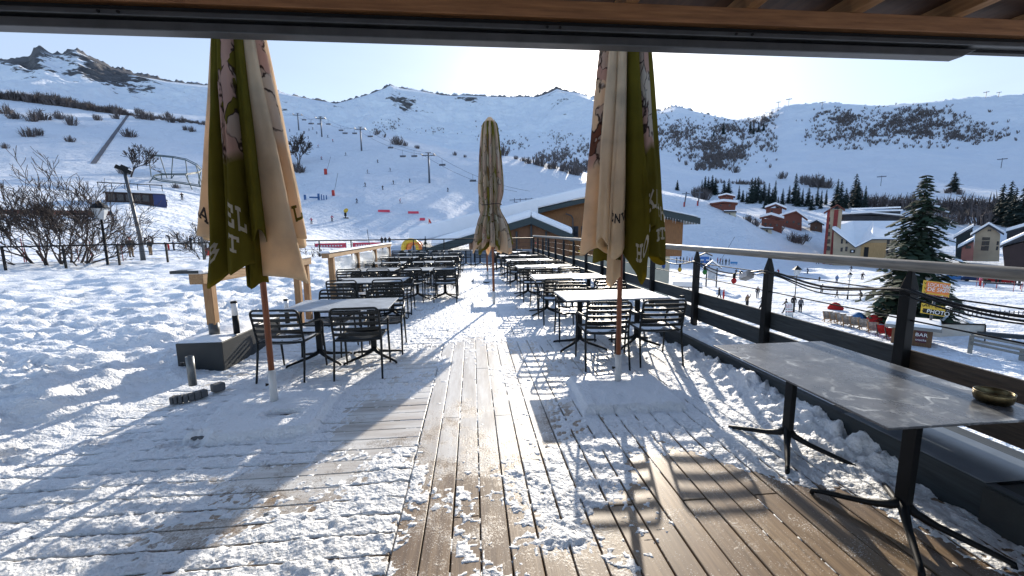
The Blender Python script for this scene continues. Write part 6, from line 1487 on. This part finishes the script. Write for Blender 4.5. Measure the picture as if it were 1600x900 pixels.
# tower with red corners
TW = Site(1300, r=165, z=-9.6); S = TW; t = S.T('tower_house', 'tall beige and red stair tower with five windows at the left of the village hall', 'tower')
a = S.L(1289, 393); b_ = S.L(1299, 393); c = S.L(1310, 393); zt_ = S.L(1300, 327)[1]
mb = MB(); mb.box(a[0], c[0], 0, 5, -2, zt_); mb.build('wall', BEIGEW, t)
for x0_, x1_ in ((a[0]-.35, S.L(1291, 393)[0]), (S.L(1297.5, 393)[0], S.L(1304, 393)[0])):
    mb = MB(); mb.box(x0_, x1_, -.25, 5.2, -2, zt_-.2) if x1_ < b_[0]-1 else mb.box(x0_, x1_, -.25, 5.2, -2, zt_-.2); mb.build('red_panel', M('ox_red_render', (.24, .035, .03), .8, .2, scale=.5), t)
mb = MB(); roofslab((a[0]-1.2, zt_-.9), (S.L(1301, 393)[0], zt_+1.5), -1., 6, .4, 0, mb); roofslab((S.L(1301, 393)[0]+.01, zt_+1.5), (c[0]+.6, zt_-.2), -1., 6, .4, 0, mb); mb.build('roof', REDW, t)
for i, y in enumerate((343, 354, 366, 377, 388)): q = S.L(1294.3, y); window(t, q[0], q[1], 3.6*S.k, 5.5*S.k)
HA = Site(1358, r=163, z=-9.6); S = HA; t = S.T('village_hall', 'beige village hall with a wide snowy butterfly roof and black shop sign', 'hall')
pg = [(1303, 394), (1400, 396), (1400, 373), (1364, 373), (1337, 385), (1303, 357)]
mb = MB(); mb.prism([S.L(x, y) if y < 390 else (S.L(x, y)[0], -2) for x, y in pg], 0, 12); mb.build('wall', BEIGEW, t)
mb = MB(); q0, q1 = S.L(1368, 380), S.L(1380, 393); mb.box(S.L(1345, 393)[0], S.L(1384, 393)[0], -.3, -.02, -1, S.L(1360, 377)[1]-.4); mb.build('timber_front', wood('honey_boards', (.30, .17, .06), (.46, .29, .12), 2, 1, .6), t)
mb = MB(); mb.box(S.L(1350, 393)[0], S.L(1357, 393)[0], -.4, -.31, -1, S.L(1353, 386)[1]); mb.build('door', BLACKP, t)
BK = 15.
rim = [S.L(1301, 355.5), S.L(1337, 384), S.L(1363, 371), S.L(1410, 371)]
ridge = [S.L(1303, 346, BK), S.L(1333, 345, BK), S.L(1365, 345, BK), S.L(1410, 345, BK)]
V = [(x, -.9, z+.1) for x, z in rim]+[(x, BK, z) for x, z in ridge]+[(x, -.9, z-.45) for x, z in rim]+[(x, BK, z-.5) for x, z in ridge]
mb = MB(); mb.add(V, [(0, 1, 5, 4), (1, 2, 6, 5), (2, 3, 7, 6), (8, 12, 13, 9), (9, 13, 14, 10), (10, 14, 15, 11), (0, 8, 9, 1), (1, 9, 10, 2), (2, 10, 11, 3), (3, 11, 15, 7), (4, 12, 8, 0), (4, 5, 13, 12), (5, 6, 14, 13), (6, 7, 15, 14)])
mb.build('snow_cover', SNOWR, t)
mb = MB()
for a_, b_ in zip(rim[:-1], rim[1:]): roofslab(a_, b_, -.8, .2, .35, -.36, mb)
mb.build('roof_edge', DARKR, t)
for x, y, w_, h_ in ((1315.5, 377, 2, 6), (1323, 378, 2, 4), (1315, 390, 2.2, 5), (1322.5, 389, 2.2, 6), (1388, 377.5, 2.6, 6), (1396, 377.5, 2.6, 6), (1386, 390, 2.6, 6), (1395, 390, 2.6, 6)): q = S.L(x, y); window(t, q[0], q[1], w_*S.k, h_*S.k)
q = S.L(1393, 397); mb = MB(); mb.box(S.L(1385, 397)[0], S.L(1402, 397)[0], -.5, -.35, S.L(1393, 399)[1], S.L(1393, 394)[1]); mb.build('shop_sign', BLACKP, t)
q = S.L(1332, 392); mb = MB(); mb.box(S.L(1328, 393)[0], S.L(1336, 393)[0], -.5, -.35, S.L(1332, 395)[1], S.L(1332, 390)[1]); sg = mb.build('shop_sign', BLACKP, t)
mb = MB(); mb.lathe([(1.1*S.k, 0), (1.1*S.k, .02), (.7*S.k, .03)], 12); e = mb.build('emblem', WHITEP, sg); e.rotation_euler = (PI/2, 0, 0); e.location = (q[0], -.52, S.L(1332, 392.5)[1])
S, t = house('long dark apartment house with layered snowy roofs behind the hall', 1362, None, [(1306, 362), (1412, 366), (1412, 338), (1306, 336)], [(1303, 336), (1360, 333), (1414, 338)], DARKR, 14, [(1316, 341, 2.5, 3)], .5, r=186, name='apartment_house', cat='apartments')
mb = MB()
for y, x0_, x1_ in ((326, 1330, 1408), (331, 1330, 1410)):
    a_ = S.L(x0_, y, 10); b_ = S.L(x1_, y-1, 10); mb.box(a_[0], b_[0], 8+(y-331)*-.8, 13, a_[1]-.2, a_[1]+.25)
mb.build('roof_step', SNOWR, t); mb = MB(); a_ = S.L(1330, 330, 10); b_ = S.L(1408, 324, 10); mb.box(a_[0], b_[0], 9.3, 13.4, 4, b_[1]-1); mb.build('upper_storey', DARKR, t)
house('beige house with steep snowy gable and small windows right of the spruce', 1545, None, [(1521, 397), (1563, 397), (1563, 365), (1545, 352), (1524, 364)], [(1516, 368), (1545, 350.5), (1569, 365)], BEIGEW, 12,
      [(1538, 373, 3, 3), (1543.5, 373, 3, 3), (1537, 380, 2.6, 4.5), (1543, 380, 2.6, 4.5), (1536, 388, 2.6, 4.5), (1541.5, 388, 3, 5), (1559, 380, 1.5, 4), (1558, 388, 1.5, 4), (1546, 360, 2.5, 2)], .6, r=170)
house('dark house with sloping snowy roof between the spruce and the beige gable', 1507, None, [(1494, 397), (1520, 397), (1520, 358), (1494, 372)], [(1490, 372), (1521, 354)], DGREEN, 12, [(1498, 380, 2, 4)], .8, r=176)
house('low red annex with a snowy lean-to roof beside the beige gable', 1512, None, [(1503, 394), (1522, 396), (1522, 378), (1503, 387)], [(1496, 388), (1522, 374)], M('rose_render', (.30, .12, .09), .85, .15, scale=.5), 8, [(1511, 386, 2, 3), (1515, 386, 2, 3)], .7, r=163)
house('black-roofed chalet at the right edge of the village', 1590, None, [(1572, 408), (1625, 408), (1625, 372), (1566, 387)], [(1563, 384), (1612, 362), (1640, 374)], M('dark_chalet_boards', (.03, .018, .018), .8, .3, scale=.6), 12, [], .5, DARKR, r=140)
house('snow-roofed house behind the black-roofed chalet at the right edge', 1590, None, [(1574, 372), (1625, 372), (1625, 356), (1574, 356)], [(1572, 362), (1600, 354), (1630, 362)], DARKR, 9, [], .9, r=178)
for i, (x, y, w_) in enumerate(((1506, 402, 18), (1536, 405, 20), (1572, 407, 22))):
    p = at(x, 128); k = pxm(p); z = EYE-(y-352.5)*k; t = thing('parked_car', f'parked car buried under snow before the beige gable house, {("left", "middle", "right")[i]} of three', 'car', (p.x, p.y, min(z, p.z+.3) if False else p.z), facing(p)+.1, 'snowed-in cars before the houses')
    mb = MB(); mb.prism([(-2.1, .25), (2.1, .25), (2.15, .75), (1.3, .85), (.8, 1.35), (-1.2, 1.4), (-1.75, .9), (-2.15, .8)], -.8, .8); mb.build('body', cmat(('blue', 'dark blue', 'red')[i]), t, bevel=.08)
    for sx_ in (-1.3, 1.3):
        for sy_ in (-.78, .78): mb = MB(); mb.tube([(sx_, sy_-.1, .32), (sx_, sy_+.1, .32)], .32, 12); mb.build('wheel', BLACK, t)
    mb = MB(); mb.prism([(-2.1, .86), (-1.3, 1.42), (.85, 1.37), (1.35, .88), (2.1, .8), (2.1, 1.0), (1.4, 1.1), (.9, 1.7), (-1.3, 1.75), (-2.1, 1.15)], -.82, .82); mb.build('snow_cover', SNOWR, t, bevel=.1)
# ---- near village furniture below the railing
S = Site(1425, 540); t = S.T('kiosk', 'small brown snack kiosk with a flat snowy roof below the yellow photo sign', 'kiosk'); q = S.L
a = q(1392, 530); b_ = q(1456, 535); mb = MB(); mb.box(a[0], b_[0], 0, 3, -1, q(1420, 513)[1]); mb.build('wall', wood('brown_kiosk_boards', (.09, .045, .02), (.18, .09, .04), 2, 2, .7), t)
mb = MB(); mb.box(a[0]-.5, b_[0]+.5, -.5, 3.4, q(1420, 513)[1]+.004, q(1420, 509)[1]); mb.build('roof', M('grey_roof_edge', (.20, .20, .19), .7, .2, scale=1), t); mb = MB(); mb.box(a[0]-.45, b_[0]+.45, -.45, 3.4, q(1420, 509)[1]+.004, q(1420, 504)[1]); mb.build('snow_cover', SNOWR, t, bevel=.08)
x0_, z0_ = q(1430, 534); x1_, z1_ = q(1449, 517); mb = MB(); mb.box(x0_, x1_, -.12, -.02, z0_, z1_); sg = mb.build('bar_sign', M('wine_sign', (.08, .012, .02), .5, .1), t)
flat_text('sign_text', 'BAR', .42, WHITEP, sg, ((x0_+x1_)/2, -.13, z0_+.62*(z1_-z0_))); flat_text('sign_text', 'snacks', .26, WHITEP, sg, ((x0_+x1_)/2, -.13, z0_+.22*(z1_-z0_)))
S = Site(1456, 536); q = S.L; t = S.T('sign_post', 'post with an orange snack sign above a yellow ART ET IMAGES PHOTO sign', 'sign'); k = S.k
mb = MB(); mb.tube([(q(1452, 500)[0], 0, -.5), (q(1457, 500)[0], 0, q(1457, 440)[1])], .10, 8); mb.build('post', GREYM, t, True)
def board(name, x0_, y0_, x1_, y1_, mat, yy=-.14, par=None, tilt=-.09):
    a_ = q(x0_, y0_); b_ = q(x1_, y1_); mb = MB(); sh = (b_[0]-a_[0])*tilt
    mb.add([(a_[0], yy, b_[1]), (b_[0], yy, b_[1]+sh), (b_[0], yy, a_[1]+sh), (a_[0], yy, a_[1]), (a_[0], yy+.04, b_[1]), (b_[0], yy+.04, b_[1]+sh), (b_[0], yy+.04, a_[1]+sh), (a_[0], yy+.04, a_[1])], [(0, 1, 2, 3), (7, 6, 5, 4), (0, 4, 5, 1), (1, 5, 6, 2), (2, 6, 7, 3), (3, 7, 4, 0)])
    o = mb.build(name, mat, par or t); return o, a_, b_
def txt(o, s_, px_, py_, sz, mat=WHITEP, yy=-.20, xs=1.):
    c = q(px_, py_); x = flat_text('sign_text', s_, sz*k, mat, o, (c[0], yy, c[1]), (PI/2, rad(5.), 0), .003, 'LEFT', xs); return x
o, _, _ = board('orange_sign', 1443, 437.5, 1483, 464, YEL)
b1, _, _ = board('upper_field', 1448, 439, 1482.5, 459, ORANGE, -.16, o); b2, _, _ = board('lower_field', 1445, 458.5, 1481.5, 464.5, SIGNRED, -.165, o)
txt(b1, 'LOCATION SKI', 1450, 444, 5.0, xs=.66); txt(b1, 'DE SKI', 1449, 451, 6.2, xs=.8); txt(b1, '100', 1473, 449, 4.6, xs=.9); txt(b1, '200', 1473, 454, 4.6, xs=.9); txt(b2, 'SNACK', 1446, 462, 5.2)
txt(b2, '4', 1469, 463.5, 5)
for y in (442, 450, 457): txt(o, 'V', 1443.6, y, 4.2, BLACK)
o2, _, _ = board('yellow_sign', 1440, 473, 1476, 492, YEL, -.14, None, -.10); b3, _, _ = board('black_field', 1442.5, 481, 1475, 491, BLACK, -.16, o2, -.10)
txt(o2, 'ART ET IMAGES', 1444, 476.5, 4.7, BLACK, xs=.86); txt(b3, 'PHOTO', 1448, 485.5, 6.4, WHITEP, xs=.8)
for y in (477, 486): txt(o2, 'V', 1440.4, y, 4.2, BLACK)
S = Site(1232, 501); q = S.L; k = S.k; t = S.T('menu_board', 'white menu board with red and black lines beside the first village street lamp', 'menu board')
a = q(1226, 496); b_ = q(1239.5, 474); mb = MB(); mb.box(a[0], b_[0], -.05, .03, a[1], b_[1]); bd = mb.build('panel', WHITEP, t)
RI = M('red_ink', (.5, .05, .05), .8); mb = MB(); mr_ = MB(); r = random.Random(4)
for i, y in enumerate((476, 479, 482.5, 486, 488, 491.5)):
    for j in range(3):
        x = 1227.5+j*3.6+r.uniform(0, .5); u_ = q(x, y); v_ = q(x+r.uniform(2, 3.4), y+1.2); (mr_ if i in (0, 1, 3) else mb).box(u_[0], v_[0], -.062, -.052, v_[1], u_[1])
mb.build('black_lines', BLACK, bd); mr_.build('red_lines', RI, bd)
for x in (1227, 1238): u_ = q(x, 500); mb = MB(); mb.box(u_[0]-.03, u_[0]+.03, -.02, .02, -.2, b_[1]); mb.build('leg', BLACKP, t)
# deck chairs in a row before the kiosk
DCOL = ['cream_red', 'cream', 'grey', 'cream_red', 'cream', 'grey', 'cream_red', 'red', 'red']
for i, (x, y) in enumerate(((1294, 503), (1304, 505), (1314, 507), (1324, 511), (1336, 513), (1349, 516), (1364, 521), (1378, 526), (1392, 531))):
    p = G(x, y); k = pxm(p); red = i >= 7; W_ = 5.2*k; Hh = 13*k
    t = thing('deck_chair', f'folding deck chair with {"red" if red else "pale"} canvas, {("first", "second", "third", "fourth", "fifth", "sixth", "seventh", "eighth", "ninth")[i]} from the left in the row before the kiosk', 'deck chair', p, facing(p)+.35, 'deck chairs in a row before the kiosk')
    for s in (-1, 1):
        mb = MB(); mb.bar((s*W_, -.35, .05), (s*W_, .35, Hh), .07, .07); mb.bar((s*W_*.92, .45, .05), (s*W_*.92, -.45, .5), .07, .07); mb.build('frame', LARCH if not red else DARKW, t)
    mb = MB(); pts = [(0, -.42, .50), (0, -.15, .32), (0, .10, .52), (0, .22, .80), (0, .34, Hh)]
    for a_, b_ in zip(pts[:-1], pts[1:]): mb.add([(-W_*.88, a_[1], a_[2]), (W_*.88, a_[1], a_[2]), (W_*.88, b_[1], b_[2]), (-W_*.88, b_[1], b_[2])], [(0, 1, 2, 3)])
    o = mb.build('canvas', M('red_canvas', (.5, .03, .025), .8, .2, scale=6) if red else M('pale_canvas', (.30, .25, .20), .8, .7, scale=4), t); sd = o.modifiers.new('th', 'SOLIDIFY'); sd.thickness = .03
for x, y, c, lab in ((1305, 484, 'red', 'red cloth draped on a low stand behind the deck chairs'), (1342, 500, 'blue', 'blue cloth bundle behind the deck chairs'), (1366, 504, 'red', 'red cloth bundle with white patches behind the deck chairs')):
    p = G(x, y); k = pxm(p); t = thing('cloth_bundle', lab, 'bundle', p, facing(p)); mb = MB(); r = random.Random(x)
    mb.lathe([(8*k, 0), (8.5*k, 2*k), (7*k, 5*k), (3*k, 8*k), (.3*k, 9*k)], 11)
    mb.v = [(a+r.uniform(-.12, .12), b*.6+r.uniform(-.1, .1), c_+r.uniform(-.06, .06)) for a, b, c_ in mb.v]; mb.build('cloth', cmat(c), t, True)
p = G(1373, 482); k = pxm(p); t = thing('tent', 'small grey dome tent on the snow behind the deck chairs', 'tent', p, facing(p)); mb = MB(); mb.lathe([(7*k, 0), (6*k, 6*k), (3*k, 10*k), (.1, 11.5*k)], 12); mb.build('canopy', M('grey_tent', (.25, .28, .27), .7, .3, scale=2), t, True)
# shelter, picnic table, blue lift sign
S = Site(1117, 449); q = S.L; t = S.T('shelter', 'small open wooden shelter with a snowy gable roof below the railing', 'shelter'); k = S.k
ap = q(1113, 408); l_ = q(1098, 420); r_ = q(1128, 419); mb = MB(); roofslab(l_, ap, -.8, 1.6, .14, 0, mb); roofslab((ap[0]+.005, ap[1]), r_, -.8, 1.6, .14, 0, mb); mb.build('roof', DARKW, t)
mb = MB(); roofslab(l_, ap, -.82, 1.6, .16, .165, mb); roofslab((ap[0]+.005, ap[1]), r_, -.82, 1.6, .16, .165, mb); mb.build('snow_cover', SNOWR, t)
for x in (1104, 1120): u_ = q(x, 430); mb = MB(); mb.box(u_[0]-.12, u_[0]+.12, 0, .22, -.3, q(x, 419)[1]); mb.build('post', DARKW, t)
u_ = q(1106, 430); v_ = q(1118, 436); mb = MB(); mb.box(u_[0], v_[0], .05, .12, v_[1]-.2, q(1110, 420)[1]); mb.build('notice_panel', M('grey_notice', (.42, .46, .50), .5, .2, scale=2), t)
S = Site(1078, 456); q = S.L; t = S.T('picnic_table', 'wooden picnic table topped with thick snow at the chalet corner', 'picnic table')
u_ = q(1050, 448); v_ = q(1098, 441); mb = MB(); mb.box(u_[0], v_[0], -.5, .6, u_[1], u_[1]+.12); mb.build('tabletop', DARKW, t); mb = MB(); mb.box(u_[0]+.05, v_[0]-.05, -.45, .55, u_[1]+.124, v_[1]); mb.build('snow_cover', SNOWR, t, bevel=.08)
for x in (1068, 1078): a_ = q(x, 450); mb = MB(); mb.bar((a_[0]-.25, 0, u_[1]), (a_[0]+.2, 0, -.2), .14, .14); mb.build('leg', DARKW, t)
S = Site(1098, 416); q = S.L; t = S.T('lift_sign', 'blue lift hut with a blue T-shaped sign among the waiting crowd', 'lift hut'); k = S.k
mb = MB(); mb.box(-3*k, 9*k, 0, 2, -.3, 8*k); mb.build('wall', BLUE, t); mb = MB(); mb.box(-4*k, 8*k, -.2, -.05, 10*k, 14*k); mb.box(1*k, 4*k, -.2, -.05, 3*k, 10*k); mb.build('sign', M('bright_blue_sign', (.03, .14, .42), .5, .1), t)
mb = MB(); a_ = (-5*k, 16*k); b_ = (3*k, 20*k); c = (12*k, 16*k); roofslab(a_, b_, -.6, 2.4, .3, 0, mb); roofslab((b_[0]+.01, b_[1]), c, -.6, 2.4, .3, 0, mb); mb.build('roof', DARKR, t)
p = G(1146, 413); k = pxm(p); t = thing('lift_barrier', 'bright blue barrier right of the waiting crowd', 'barrier', p, facing(p)); mb = MB(); mb.box(-4*k, 5*k, -.15, .15, 1*k, 3.5*k); mb.box(-3*k, -2.2*k, -.1, .1, -.1, 1*k); mb.box(3*k, 3.8*k, -.1, .1, -.1, 1*k); mb.build('bar', M('sky_blue_paint', (.05, .25, .5), .5), t)
for x in (1077, 1160-23.5): pass
for x, y, lab in ((1069, 323, 'left'), (1090, 322, 'right')):
    p = G(x, y); k = pxm(p); t = thing('lift_pylon', f'{lab} of two grey red-footed pylons on the crest right of the chalet', 'lift pylon', p, facing(p)); mb = MB(); mb.tube([(0, 0, -.2), (.6, 0, 21*k)], .28, 6); mb.box(-4*k, 6*k, -.2, .2, 18*k, 19*k); mb.build('mast', STEEL, t); mb = MB(); mb.lathe([(1.1*k, 0), (1.1*k, 6*k), (.5*k, 7*k)], 8); mb.build('foot_pad', REDP, t)
p = G(1058, 297); k = pxm(p); t = put(cprotos[2], uc, 'small lone spruce on the crest left of the spruce clump', 'tree', p, 15*k, 1.5, 'lone conifers')
# white tarpaulin roof, timber barriers and fences at the right
S = Site(1500, 531); q = S.L; t = S.T('canvas_screen', 'long pale canvas screen with a dark top edge right of the sign post', 'screen')
P4 = [q(1458, 527), q(1541, 523), q(1540, 507), q(1452, 505)]; mb = MB(); mb.prism([(a_[0], a_[1]) for a_ in P4], 0, .05); mb.build('canvas', M('dirty_canvas', (.50, .49, .44), .85, .15, scale=1), t)
mb = MB(); mb.bar((P4[3][0], -.02, P4[3][1]), (P4[2][0], -.02, P4[2][1]), .1, .12); mb.bar((P4[2][0], -.02, P4[2][1]), (P4[1][0], -.02, -.2), .09, .09); mb.build('frame', BLACKP, t)
S = Site(1522, 553); q = S.L; t = S.T('timber_barrier', 'round timber pole barrier with snow beside a dark trough at the lower right', 'barrier')
for x, y0_, y1_ in ((1519, 524, 550), (1598, 548, 570)):
    u_ = q(x, y0_); mb = MB(); mb.box(u_[0]-.14, u_[0]+.14, -.12, .12, q(x, y1_)[1]-.4, u_[1]); mb.build('post', GREYRAIL, t)
for y0_, y1_ in ((523, 541), (530, 549), (536, 556)):
    u_ = q(1517, y0_); v_ = q(1612, y1_); mb = MB(); mb.tube([(u_[0], -.15, u_[1]), (v_[0], -.15, v_[1])], .10, 8); mb.build('rail', GREYRAIL, t, True)
S = Site(1560, 540); q = S.L; t = S.T('trough', 'long dark wooden trough behind the timber pole barrier', 'trough'); u_ = q(1527, 519); v_ = q(1620, 530); mb = MB(); mb.bar((u_[0], .3, u_[1]-.15), (v_[0], .3, v_[1]+.02), .5, .35); mb.bar((q(1502, 530)[0], -.1, q(1502, 537)[1]), (q(1540, 530)[0], -.1, q(1540, 543)[1]), .3, .5); mb.build('side', DARKB, t)
for x0_, y0_, x1_, y1_, lab in ((1430, 489, 1605, 496, 'low dark picket fence on the snow behind the yellow sign'), (1390, 470, 1440, 478, 'short picket fence left of the yellow sign')):
    A = G(x0_, y0_); B = G(x1_, y1_); t = thing('picket_fence', lab, 'fence', A, 0); d = B-A; n_ = int(d.length/.45); mb = MB()
    for i in range(n_):
        u_ = d*(i/n_); zz = gz(A.x+u_.x, A.y+u_.y)-A.z; mb.box(u_.x-.05, u_.x+.05, u_.y-.03, u_.y+.03, zz-.1, zz+.75)
    mb.bar((0, 0, .55), (d.x, d.y, gz(B.x, B.y)-A.z+.55), .05, .08); mb.build('pickets', M('grey_pickets', (.14, .14, .15), .8, .3, scale=3), t)
p = G(1566, 451); k = pxm(p); t = thing('bench', 'long low red-legged table before the queue in the ski area', 'bench', p, facing(p)+.2); mb = MB(); mb.box(-14*k, 13*k, -.4, .4, 4.5*k, 6*k); mb.build('tabletop', DARKR, t)
for x in (-13, -4, 12): mb = MB(); mb.box(x*k-.05, x*k+.05, -.05, .05, -.1, 4.5*k); mb.build('leg', REDP, t)
for i, (x, y) in enumerate(((1525, 448), (1532, 450), (1583, 456), (1596, 456))):
    p = G(x, y); k = pxm(p); t = thing('marker_pole', 'thin red slalom pole in the ski area at the right', 'pole', p, 0, 'slalom poles at the right'); mb = MB(); mb.tube([(0, 0, -.1), (0, 0, 15*k)], .04, 5); mb.build('pole', M('faded_red_pole', (.30, .06, .06), .7), t)
# tow rope stanchion line crossing down to the hut
A = G(1140, 391); p0 = Vector((0, 0, EYE))+Vector(ray(1148, 370))*118; p1 = Vector((0, 0, EYE))+Vector(ray(1124, 402))*118
t = thing('tow_pole', 'thin dark leaning pole above the lift hut seen over the handrail', 'pole', p1, 0); mb = MB(); mb.tube([(0, 0, -1.5), p0-p1], .05, 5); mb.build('pole', STEEL, t)
for o in list(protos)+list(cprotos):
    if o.get('label') in (None, 'x'): bpy.data.objects.remove(o)
